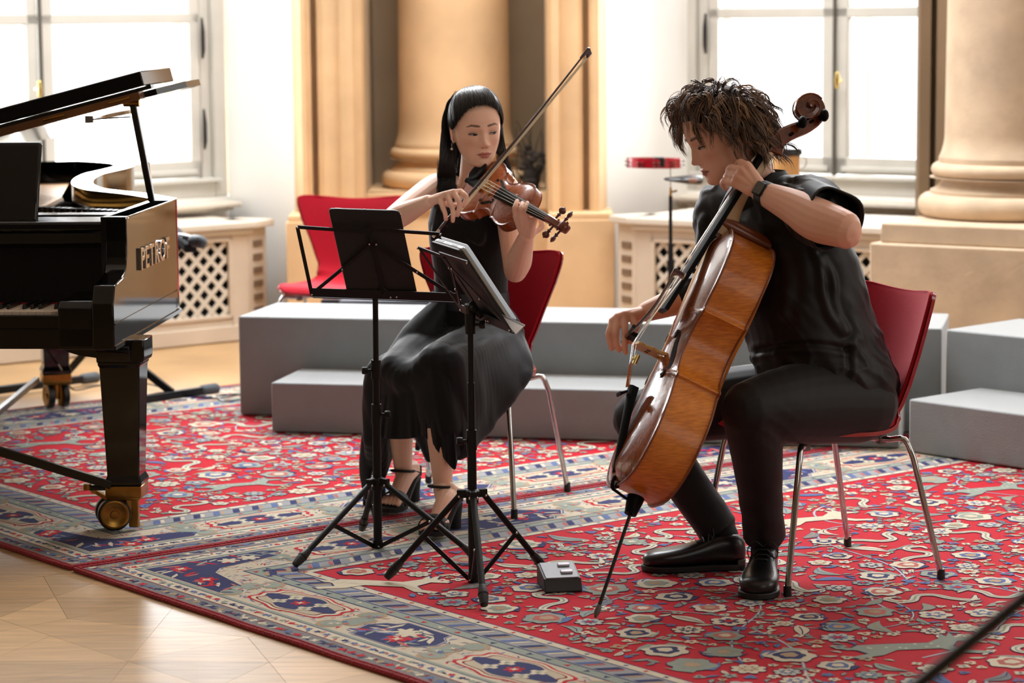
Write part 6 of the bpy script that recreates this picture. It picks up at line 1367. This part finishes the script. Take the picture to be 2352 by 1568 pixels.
hR_ = G(1712, 1303, .013); tR_ = G(1476, 1309, .013); shoe(hR_, tR_, RAm)
tL_ = V(*(G(1738, 1378, .013))); hL_ = tL_+nrm(V(.055, .30, 0))*.285; shoe(hL_, tL_, LAm)
# ---- watch and ear stud
wd_ = nrm(ELm-WLm); wc = WLm+wd_*.012; mb = MB(); mb.lathe([(.031, -.013), (.0335, -.013), (.0335, .013), (.031, .013), (.031, -.013)], wc, tuple(wd_), 28); wt = mb.build('watch_band', M('watch_black', (18, 19, 20), .5), man)
wn = nrm(P(1746, 437, 6.75)-wc); wn = nrm(-FW*.93+UP*.2-RT*.25); wn = nrm(wn-wd_*(wn@wd_)); ws = np.cross(wd_, wn)
mb = MB(); mb.obox(wc+wn*.030-wd_*.0165-ws*.0195, wd_*.033, ws*.039, wn*.009); wb_ = mb.build('watch_case', M('watch_case', (30, 31, 32), .3, .6), wt, bev=.006, seg=3)
mb = MB(); mb.obox(wc+wn*.0392-wd_*.0125-ws*.0155, wd_*.025, ws*.031, wn*.0008); mb.build('watch_face', M('watch_glass', (84, 84, 80), .15), wt, bev=.002)
mb = MB(); mb.ell(HM.w((.081, .030, -.047)), .0024); mb.build('ear_stud', CHROME, man)
# ---- hair
HB = hair_mat('brown_hair', (50, 36, 28), .38, attr='tint')
def cap(H, rootf, mat, root, k=1.03, nm='hair_base'):
    mb = MB(); g = []
    for i in range(26):
        th = math.pi*(i/25)*.78; r = []
        for j in range(49):
            a = 2*math.pi*j/48; d = V(math.sin(th)*math.cos(a), math.sin(th)*math.sin(a), math.cos(th)); r.append(d)
        g.append(r)
    v = []; f = []
    for i, r in enumerate(g):
        for j, d in enumerate(r): v.append(H.w(d*scalp_r(d)*k))
    for i in range(25):
        for j in range(48):
            c = nrm(g[i][j]+g[i+1][j+1])
            if rootf(c): f.append((i*49+j, (i+1)*49+j, (i+1)*49+j+1, i*49+j+1))
    mb.add(v, f); return mb.build(nm, mat, root, ang=180)
def mroot(d):
    x, y, z = d
    if y < -.30: return z > .50+.30*abs(x)*0+max(0, (-y-.30))*.30       # forehead hairline
    if y < .15: return z > .50-(y+.30)*1.15
    return z > -.35-.25*(y-.15)
crown = nrm(V(.15, .55, .80))
def mflow(d):
    t = d-crown*(d@crown); t = nrm(t) if np.linalg.norm(t) > 1e-3 else V(0, -1, 0); return nrm(t*.8+V(0, -.25, 0)*(d[1] < .3)+d*.38)
mst = strands(HM, 2100, 3, lambda d: mroot(d) and not (d[1] < -.50 and abs(d[0]) < .6 and d[2] < .84), mflow, (.075, .135), .0012, (.010, .034), lambda t, p: .06+.40*t, wave=1.25, steps=14, clump=5, cr=.0045)
# fringe locks hanging past the forehead
rg_ = np.random.default_rng(9)
def lock(pts, n, r=.0011, spread=.006, tone=None):
    pts = np.asarray(pts, float)
    for i in range(n):
        o = rg_.normal(size=3)*spread; o2 = rg_.normal(size=3)*spread*.6; q = spline(pts+np.linspace(0, 1, len(pts))[:, None]*o2+o*np.interp(np.linspace(0, 1, len(pts)), [0, .5, 1], [1, .9, .3])[:, None], 16)
        q = q[:max(9, int(16*rg_.uniform(.7, 1)))]; mst.append(([p for p in q], np.interp(np.linspace(0, 1, len(q)), [0, .6, 1], [1, .9, .15])*r, rg_.uniform() if tone is None else tone))
S_ = lambda px, py, Y: P(px, py, Y)
lock([S_(1640, 222, 6.98), S_(1610, 238, 6.93), S_(1597, 268, 6.91), S_(1600, 300, 6.905), S_(1612, 328, 6.905), S_(1628, 345, 6.91)], 70, spread=.005)
lock([S_(1640, 225, 7.0), S_(1596, 240, 6.99), S_(1570, 268, 7.0), S_(1560, 305, 7.01), S_(1566, 340, 7.01), S_(1584, 366, 7.01)], 80, spread=.006)
lock([S_(1630, 222, 7.03), S_(1580, 250, 7.04), S_(1557, 290, 7.05), S_(1552, 325, 7.05), S_(1562, 352, 7.05)], 60, spread=.006)
lock([S_(1660, 228, 6.93), S_(1630, 255, 6.90), S_(1622, 285, 6.895), S_(1640, 300, 6.89), S_(1664, 302, 6.89)], 60, spread=.006)
lock([S_(1680, 230, 6.92), S_(1690, 265, 6.895), S_(1688, 300, 6.89), S_(1680, 328, 6.90), S_(1672, 340, 6.905)], 70, spread=.005)
lock([S_(1700, 235, 6.93), S_(1724, 270, 6.91), S_(1746, 310, 6.92), S_(1750, 350, 6.94), S_(1738, 378, 6.96)], 120, spread=.010)
lock([S_(1710, 235, 6.98), S_(1742, 265, 6.96), S_(1760, 290, 6.96), S_(1772, 300, 6.95)], 90, spread=.010)
lock([S_(1720, 290, 6.97), S_(1745, 330, 6.96), S_(1750, 360, 6.965), S_(1738, 385, 6.98)], 120, spread=.012)
lock([S_(1715, 250, 7.0), S_(1750, 290, 6.99), S_(1760, 330, 6.99), S_(1752, 365, 7.0)], 90, spread=.012)
cap(HM, mroot, HB if False else M('hair_under', (34, 24, 19), .7), man, 1.05)
hair_object('hair', mst, HB, man, ((74, 53, 40), (170, 132, 98)))
# ================================================================ the violinist
wom = thing('person', 'person with long black hair in a sleeveless black dress seated playing the violin', 'person', (-.15, 8.1, .4))
wf = nrm((-.52, -.855, 0)); wl = V(-wf[1], wf[0], 0)
WSK = lin((240, 197, 171))
HW = Head(P(1094, 297, 8.0), V(.27, -.955, -.10), V(-.06, .0, 1), .97, fem=True, jaw=.93)
nbw = P(1084, 422, 8.10); pw = V(-.135, 8.13, .505)
LSw, RSw = V(-.012, 8.045, 1.020), P(1003, 424, 8.16)
ELw, WLw = P(1184, 622, 7.90), P(1209, 543, 7.70)
ERw, WRw = P(897, 506, 7.93), P(984, 463, 7.755)
mb = MB(); HW.add(mb)
limb(mb, [nbw+V(0, .02, -.06), nbw+V(.004, 0, .0), HW.w((0, .018, -.085)), HW.w((0, .012, -.03))], [.056, .047, .046, .05])
sp_ = [(pw, .15, .10), (V(-.13, 8.125, .60), .125, .09), (V(-.128, 8.12, .70), .108, .08), (V(-.126, 8.115, .82), .125, .088), (V(-.124, 8.11, .92), .135, .088), (V(-.124, 8.11, .99), .125, .07), (nbw+V(0, .01, -.035), .065, .05)]
mb.loft([ering(c, wl, wf, w, d) for c, w, d in sp_])
limb(mb, [nbw+V(-.03, .02, -.03), RSw+V(.01, 0, -.005), RSw*.55+ERw*.45, ERw], [.042, .044, .040, .034])
limb(mb, [nbw+V(.03, .02, -.03), LSw+V(-.01, 0, 0), LSw*.5+ELw*.5, ELw], [.042, .044, .042, .036])
limb(mb, [ERw, ERw*.72+WRw*.28, ERw*.35+WRw*.65, WRw], [.034, .037, .0295, .0215])
limb(mb, [ELw, ELw*.72+WLw*.28, ELw*.35+WLw*.65, WLw], [.036, .041, .033, .0245])
# bow hand
kb = [P(1058, 440, 7.715), P(1042, 441, 7.705), P(1026, 445, 7.705), P(1010, 454, 7.715)]
pb = [P(1071, 452, 7.70), P(1055, 465, 7.690), P(1038, 474, 7.692), P(1018, 478, 7.70)]
tb_ = [P(1064, 473, 7.700), P(1051, 494, 7.697), P(1040, 507, 7.700), P(1024, 503, 7.708)]
palm(mb, WRw, kb, .0205, .0100)
for a, b, c in zip(kb, pb, tb_): finger(mb, [a, a*.4+b*.6+V(0, -.003, .001), b, b*.5+c*.5+V(.002, -.002, 0), c], .0090, .0066)
finger(mb, [P(1012, 463, 7.75), P(1034, 470, 7.757), P(1052, 474, 7.752)], .0105, .008)
# fingering hand
kf = [P(1185, 497, 7.655), P(1197, 498, 7.645), P(1211, 501, 7.640), P(1227, 507, 7.640)]
pf = [P(1183, 477, 7.635), P(1197, 480, 7.625), P(1209, 482, 7.620), P(1234, 492, 7.620)]
tf_ = [P(1188, 461, 7.655), P(1200, 466, 7.648), P(1211, 466, 7.640), P(1229, 480, 7.632)]
palm(mb, WLw, kf, .0225, .0102)
mb.tube([WLw*.75+kf[3]*.25+V(.004, 0, 0), kf[3]*.6+WLw*.4], [.020, .016], 12, ends=True)
for a, b, c in zip(kf, pf, tf_): finger(mb, [a, a*.4+b*.6+V(0, -.003, 0), b, b*.5+c*.5+V(0, -.002, .001), c], .0094, .0068)
finger(mb, [P(1228, 532, 7.69), P(1244, 520, 7.70), P(1242, 503, 7.70)], .0105, .0082)
# legs
LHw, RHw = V(-.055, 8.10, .495), V(-.225, 8.16, .495); LKw, RKw = P(1000, 842, 7.68), P(912, 858, 7.80)
LAw, RAw = P(1018, 1122, 7.655), P(926, 1076, 8.01)
limb(mb, [LHw, LHw*.5+LKw*.5, LKw], [.075, .066, .048]); limb(mb, [RHw, RHw*.5+RKw*.5, RKw], [.075, .066, .048])
limb(mb, [LKw, LKw*.68+LAw*.32+V(0, .015, 0), LKw*.3+LAw*.7, LAw], [.048, .047, .036, .029]); limb(mb, [RKw, RKw*.68+RAw*.32+V(0, .015, 0), RKw*.3+RAw*.7, RAw], [.048, .047, .036, .029])
# bare feet in heeled sandals: heel high, toes on the rug
def foot(ank, heel, toe):
    heel, toe = np.asarray(heel, float), np.asarray(toe, float); d = toe-heel; d[2] = 0; L_ = np.linalg.norm(d); d = nrm(d); s_ = nrm(np.cross(UZ, d)); hz_, tz_ = .092, .030
    h = heel+UZ*(hz_+.006); ball = heel+d*L_*.70+UZ*(tz_+.016); limb(mb, [h-d*.002, h*.55+ball*.45+UZ*.022, ball], [.024, .029, .024], 10, 14); limb(mb, [np.asarray(ank), h+d*.018+UZ*.012], [.029, .028], 6, 14)
    limb(mb, [np.asarray(ank)+d*.01, h*.4+ball*.6+UZ*.022, ball+UZ*.002], [.027, .024, .019], 10, 14)
    for k, ln in enumerate((.06, .058, .052, .046, .038)):
        o = (k-1.7)*.0150; sg = TOE; b = ball+s_*o*sg*.95; mb.tube([b, b+d*ln*.6+UZ*.002, b+d*ln-UZ*.010], [.0115 if k == 0 else .009, .0115 if k == 0 else .0082, .0088 if k == 0 else .0066], 10, ends=True)
    return heel, toe, d, s_, L_, hz_, tz_, ball, h
TOE = 1; hlL, toL = G(1044, 1212, .0125), G(985, 1241, .0125); fL = foot(LAw, hlL, toL)
TOE = -1; hlR, toR = G(950, 1150, .0125), G(893, 1186, .0125); fR = foot(RAw, hlR, toR)
def wcol(q):
    c = HW.colour(q, WSK); far = np.linalg.norm(q-HW.o, axis=1) > .15
    c[far] = np.array(WSK)[:3]
    pts_ = [(p, .011, .40, (206, 128, 108)) for p in list(pb)+list(kb)+list(pf)+list(tb_)+list(tf_)]+[(ELw, .05, .3, (206, 130, 110)), (ERw, .05, .3, (206, 130, 110)), (fL[7], .08, .35, (196, 120, 104)), (fR[7], .08, .35, (196, 120, 104))]
    for p_, r_, k_, col in pts_:
        m = (k_*np.exp(-(np.linalg.norm(q-p_, axis=1)/r_)**2))[:, None]; c = c*(1-m)+np.array(lin(col)[:3])*m
    return c
wbody = person_mesh('body', mb, .0024, 2, wcol, wom); HW.eyes(wbody, .0040, (.30, -.0008))
# ---- dress: close bodice, satin waistband, long chiffon skirt
VEL = M('black_velvet', (7, 7, 9), .75, spec=.25, sheen=.12); CHIF = M('black_chiffon', (13, 16, 19), .64, spec=.25, sheen=.08, bump=.03, bscale=900); SATIN = M('dark_satin', (34, 42, 50), .38, spec=.5)
mb = MB(); sp_ = [(V(-.134, 8.125, .57), .138, .108), (V(-.130, 8.12, .66), .122, .098), (V(-.128, 8.118, .74), .124, .098), (V(-.127, 8.112, .83), .138, .112), (V(-.126, 8.108, .90), .143, .114), (V(-.126, 8.11, .95), .135, .092), (V(-.127, 8.115, .985), .115, .074)]
mb.loft([ering(c, wl, wf, w, d, 32, .95) for c, w, d in sp_])
for sg, S in ((-1, RSw), (1, LSw)):
    for o in (0, .016, .032): a = nbw+wl*sg*(.048+o)+V(0, .0, -.012-o*.4); mb.tube([a+wf*.088-UZ*(.14), a+wf*.062-UZ*.06, a+wf*.02+UZ*.006, a-wf*.035-UZ*.01, a-wf*.07-UZ*.07, a-wf*.075-UZ*.14], [.021, .016, .013, .013, .016, .02], 10, ends=True)
bod = person_mesh('dress_bodice', mb, .005, 4, None, wom, VEL, lambda co, nn: co+nn*(.0015*np.array([mnoise.noise(Vector(q*9)) for q in co]))[:, None])
mb = MB(); mb.loft([ering(V(-.1305, 8.121, z), wl, wf, w, d, 40, .95) for z, w, d in ((.628, .129, .103), (.64, .130, .1035), (.67, .1275, .1015), (.682, .1265, .1005))], caps=False); mb.build('waistband', SATIN, wom)
# skirt: rings from the waist over the lap and knees down to the hem, in world space
def sk(px, py, Y): return P(px, py, Y)
mb = MB()
for t in np.linspace(0, 1, 7):     # lap as a fan of soft tubes between the two thighs
    h = RHw*(1-t)+LHw*t; k = RKw*(1-t)+LKw*t; sag = -.035*math.sin(math.pi*t); limb(mb, [V(-.134, 8.12, .60)*.6+h*.4+UZ*.03, h+V(0, 0, .025), h*.5+k*.5+UZ*(.018+sag), k+UZ*(.012+sag)], [.10, .098, .078, .060], 12, 16)
sl_, sr_ = nrm(LAw-LKw), nrm(RAw-RKw); hemL, hemR = P(1018, 975, 7.67), P(905, 962, 7.85)
for t in np.linspace(-.35, 1.12, 26):   # front curtain from the knees to the hem
    k = RKw*(1-t)+LKw*t; e = hemR*(1-t)+hemL*t; e = e+UZ*(.04*math.sin(math.pi*min(1, max(0, (t-.15)/.7)))) ; sag = -.03*math.sin(math.pi*min(1, max(0, t)))
    k = k+(V(.02, .05, -.02) if t < 0 else V(0, 0, 0)); limb(mb, [k+UZ*(.012+sag), k*.6+e*.4, k*.25+e*.75, e], [.056, .052, .050, .046], 14, 12)
# fall of cloth down the chair side on the right and the trailing panel on the left
for t in np.linspace(0, 1, 18):
    a = LHw*(1-t)+LKw*t+wl*.055+UZ*(.03-.02*t); e = P(1204, 862, 7.93)*(1-t)+P(1060, 1040, 7.70)*t; e = e+UZ*.006*math.sin(t*9); limb(mb, [a, a*.5+e*.5+wl*.015, e], [.05, .036, .030], 10, 12)
for t in np.linspace(0, 1, 7):
    a = RHw*(1-t)+RKw*t-wl*.055+UZ*.0; e = P(868, 1090, 8.02)*(1-t)+P(856, 1010, 7.92)*t; limb(mb, [a, a*.5+e*.5-wl*.02, e], [.05, .036, .030], 10, 12)
for (p0, p1, p2) in (((872, 900, 7.98), (850, 1030, 8.02), (845, 1165, 8.04)), ((880, 930, 8.02), (866, 1060, 8.06), (872, 1150, 8.08)), ((862, 950, 7.96), (842, 1060, 7.99), (848, 1140, 8.01))):
    limb(mb, [sk(*p0), sk(*p1), sk(*p2)], [.030, .026, .020], 12, 12)
limb(mb, [P(1012, 700, 8.06), P(950, 785, 7.99), P(893, 870, 7.93)], [.03, .055, .05], 12, 14)
for (p0, p1, p2) in (((940, 900, 8.12), (965, 990, 8.16), (985, 1052, 8.18)), ((960, 880, 8.18), (975, 960, 8.2), (958, 1030, 8.2))):
    limb(mb, [sk(*p0), sk(*p1), sk(*p2)], [.035, .03, .012], 12, 12)
top_ = V(-.131, 8.12, .64)
def wwr(co, nn):
    r = co-top_; ang = np.arctan2(r@wl, r@wf); dist = np.linalg.norm(r, axis=1); low = np.clip((.50-co[:, 2])/.3, 0, 1)
    b = np.array([mnoise.noise(Vector((q[0]*5, q[1]*5, q[2]*3))) for q in co]); cr = np.array([mnoise.noise(Vector((q[0]*30+q[2]*4, q[1]*16, q[2]*5))) for q in co])
    am = np.clip(dist/.5, .05, 1); f = np.sin(ang*13+b*7)*.0028*am+np.sin(ang*7+b*4)*.004*am*low+cr*.0065*(.4+low)*np.clip(dist/.3, .1, 1)
    # gathers under the waistband
    g = np.sin(ang*40)*.0025*np.clip(1-dist/.22, 0, 1); return co+nn*(f+g+.003*b)[:, None]
skm = person_mesh('skirt', mb, .0055, 7, None, wom, CHIF, wwr)
# thin chiffon hem falling below the knees in loose folds, dipping to a point on the right
hx_ = [(862, 996, 7.80, 880), (876, 1004, 7.765, 893), (900, 1008, 7.735, 908), (942, 1007, 7.70, 934), (968, 1000, 7.665, 958), (985, 1012, 7.64, 976), (1012, 1044, 7.612, 1000), (1043, 1078, 7.604, 1024), (1053, 1052, 7.612, 1038), (1078, 1000, 7.640, 1060), (1104, 940, 7.70, 1084)]
hs_ = spline(hx_, 90); g = []
for r_ in np.linspace(0, 1, 22):
    row = []
    for i, (hx1, hy, hY, tx) in enumerate(hs_):
        fo = .006*math.sin(i*.62+1.2*math.sin(i*.11))*r_+.003*math.sin(i*1.3)*r_*r_; q = P(tx+(hx1-tx)*r_**.8, 872+(hy-872)*r_, hY+.010*(1-r_)+fo+.012*r_*r_); row.append(q)
    g.append(row)
mb = MB(); mb.grid(g); mb.build('chiffon_hem', CHIF, skm, ang=180)
# ---- sandals
SUE = M('black_suede', (13, 13, 15), .75)
for (heel, toe, d, s_, L_, hz_, tz_, ball, h) in (fL, fR):
    mb = MB(); rg = []
    for t, w, z in [(-.02, .018, hz_-.012), (.05, .027, hz_-.014), (.2, .027, hz_-.024), (.4, .027, hz_-.052), (.6, .034, tz_-.010), (.75, .042, tz_-.016), (.92, .040, tz_-.017), (1.03, .026, tz_-.016), (1.07, .010, tz_-.014)]:
        c = heel+d*L_*t+UZ*z; rg.append([c-s_*w, c+s_*w, c+s_*w+UZ*.013, c-s_*w+UZ*.013])
    mb.loft(rg); so = mb.build('sandal_sole', SUE, wom, ang=50)
    mb = MB(); mb.loft([ering(heel-d*.004+UZ*z, s_, d, w, w*.95, 16, .8) for z, w in ((0, .019), (.03, .0185), (hz_-.015, .024))]); mb.build('block_heel', SUE, so)
    mb = MB(); g = []
    for a in np.linspace(0, math.pi, 15):
        c = ball+d*.022-UZ*.016; q = c+s_*.0435*math.cos(a)+UZ*(.041*math.sin(a)**.8); g.append([q-d*.018, q-d*.008+UZ*.001, q+d*.010, q+d*.020-UZ*.002])
    mb.grid(g, flip=True); st_ = mb.build('toe_strap', SUE, so); m_ = st_.modifiers.new('solid', 'SOLIDIFY'); m_.thickness = .003
    ank_ = LAw if heel is fL[0] else RAw; ac = ank_-UZ*(-.010 if heel is fL[0] else .006)+d*.002; mb = MB(); mb.tube([ac+s_*.0345*math.cos(a)+d*(.0410*math.sin(a)+(.016 if heel is fL[0] else .001))+UZ*(.006*math.sin(a)) for a in np.linspace(0, 2*math.pi, 28, endpoint=False)], .0056, 8, closed=True, flat=.8); mb.build('ankle_strap', SUE, so)
    mb = MB(); mb.loft([ering(heel-d*.006+UZ*z, s_, d, .026, .024, 20) for z in (hz_-.01, hz_+.02)], caps=False)
    for sg in (-1, 1): mb.tube([ac+s_*sg*.032-d*.008, heel+d*.012+s_*sg*.025+UZ*(hz_+.004)], .0045, 6, flat=.5)
    mb.build('heel_counter', SUE, so)
# ---- earrings
for sg in (-1, 1):
    mb = MB(); q = HW.w((sg*.080, .012, -.040)); mb.tube([q, q-UZ*.012], .0008, 5); mb.ell(q-UZ*.018, .0042, nu=12, nv=8); mb.build('earring', M('pearl', (232, 226, 216), .2, coat=.5), wom)
# ---- hair: swept back from the brow, gathered at the crown, long straight lengths behind
HK = hair_mat('black_hair', (17, 15, 16), .30, spec=.6); HU = M('hair_under_black', (9, 8, 9), .6)
def hline(a):      # hairline: azimuth 0 front, +-90 deg above the ears
    return V(.0735*math.sin(a), -.086*math.cos(a), .0985-.0925*abs(math.sin(a))**2.3)
def wroot(d):
    a = math.atan2(d[0]/.0735, -d[1]/.086)
    if abs(a) < 1.62: h = nrm(hline(a)); return d[2] > h[2]+.065
    return d[2] > -.62
T_ = nrm(V(0, .50, .87)); rgw = np.random.default_rng(4)
cap(HW, wroot, HU, wom, 1.045)
wst = []
for i in range(2600):
    a = rgw.uniform(-1.75, 1.75); d0 = nrm(hline(a)) if abs(a) < 1.6 else nrm(V(.9*math.copysign(1, a), .35, rgw.uniform(-.2, .2))); d0 = nrm(d0+rgw.normal(size=3)*.03+V(0, 0, rgw.uniform(0, .10))); d1 = nrm(T_+rgw.normal(size=3)*.07); q = []; lf = rgw.uniform(.0, .010)
    for t in np.linspace(0, 1, 15):
        d = nrm(d0*(1-t)+d1*t); up = .007*math.exp(-((d[1]-.12)/.38)**2)*max(0, d[2])**2*min(1, t*2.2); q.append(HW.w(d*(scalp_r(d)*1.035+.003+lf*math.sin(math.pi*min(1, t+.08))+up)))
    wst.append((q, np.interp(np.linspace(0, 1, 15), [0, .15, 1], [.5, 1, 1])*.0012, 0))
# long lengths falling behind the shoulders from the crown and the sides
def fall(px0, py0, px1, py1, Y0, Y1, n, spread, r=.0011, end=(8, 14)):
    for i in range(n):
        t = rgw.uniform(); a = P(px0[0]*(1-t)+px0[1]*t, py0+rgw.uniform(-10, 10), Y0+rgw.uniform(0, .05)); b = P(px1[0]*(1-t)+px1[1]*t+rgw.normal()*2, py1+rgw.uniform(-end[0], end[1]), Y1+rgw.uniform(-.01, .05)); m1 = a*.66+b*.34+RT*rgw.normal()*spread-RT*.006; m2 = a*.33+b*.67+RT*rgw.normal()*spread
        q = spline([a, m1, m2, b], 16); wst.append((list(q), np.interp(np.linspace(0, 1, 16), [0, .7, 1], [1, .9, .2])*r, 0))
fall((1019, 1040), 262, (1004, 1052), 470, 8.03, 8.03, 0, .003)       # viewer's left side
for i in range(760):
    u = rgw.uniform(); j = lambda k: rgw.normal()*k; e = 400+rgw.uniform(30, 90) if i % 3 else rgw.uniform(360, 420)
    q = spline([P(1052+30*u+j(3), 213+5*u+j(2), 8.04+.05*u), P(1030+24*u+j(1.5), 236+j(2), 8.035+.05*u), P(1019+22*u+j(1.5), 278+j(3), 8.035+.04*u), P(1013+24*u+j(1.5), 335, 8.03+.03*u), P(1008+34*u+j(2), 405, 8.015+.02*u), P(1003+47*u+j(3), e, 8.0+.03*u)], 20); wst.append((list(q), np.interp(np.linspace(0, 1, 20), [0, .7, 1], [1, .95, .2])*.00115, 0))
fall((1050, 1130), 250, (1015, 1120), 520, 8.10, 8.19, 260, .006)        # behind the neck
fall((1142, 1153), 290, (1160, 1190), 455, 8.01, 8.06, 90, .004, .0009, (20, 30))
fall((1143, 1150), 255, (1146, 1156), 340, 7.985, 8.0, 110, .002)
mb = MB(); mb.ell(HW.w((0, .030, .088)), np.array([.044, .050, .033]), np.stack([HW.x, HW.y, HW.z], 1), 20, 12); mb.build('hair_volume', HU, wom)
hair_object('hair', wst, HK, wom)
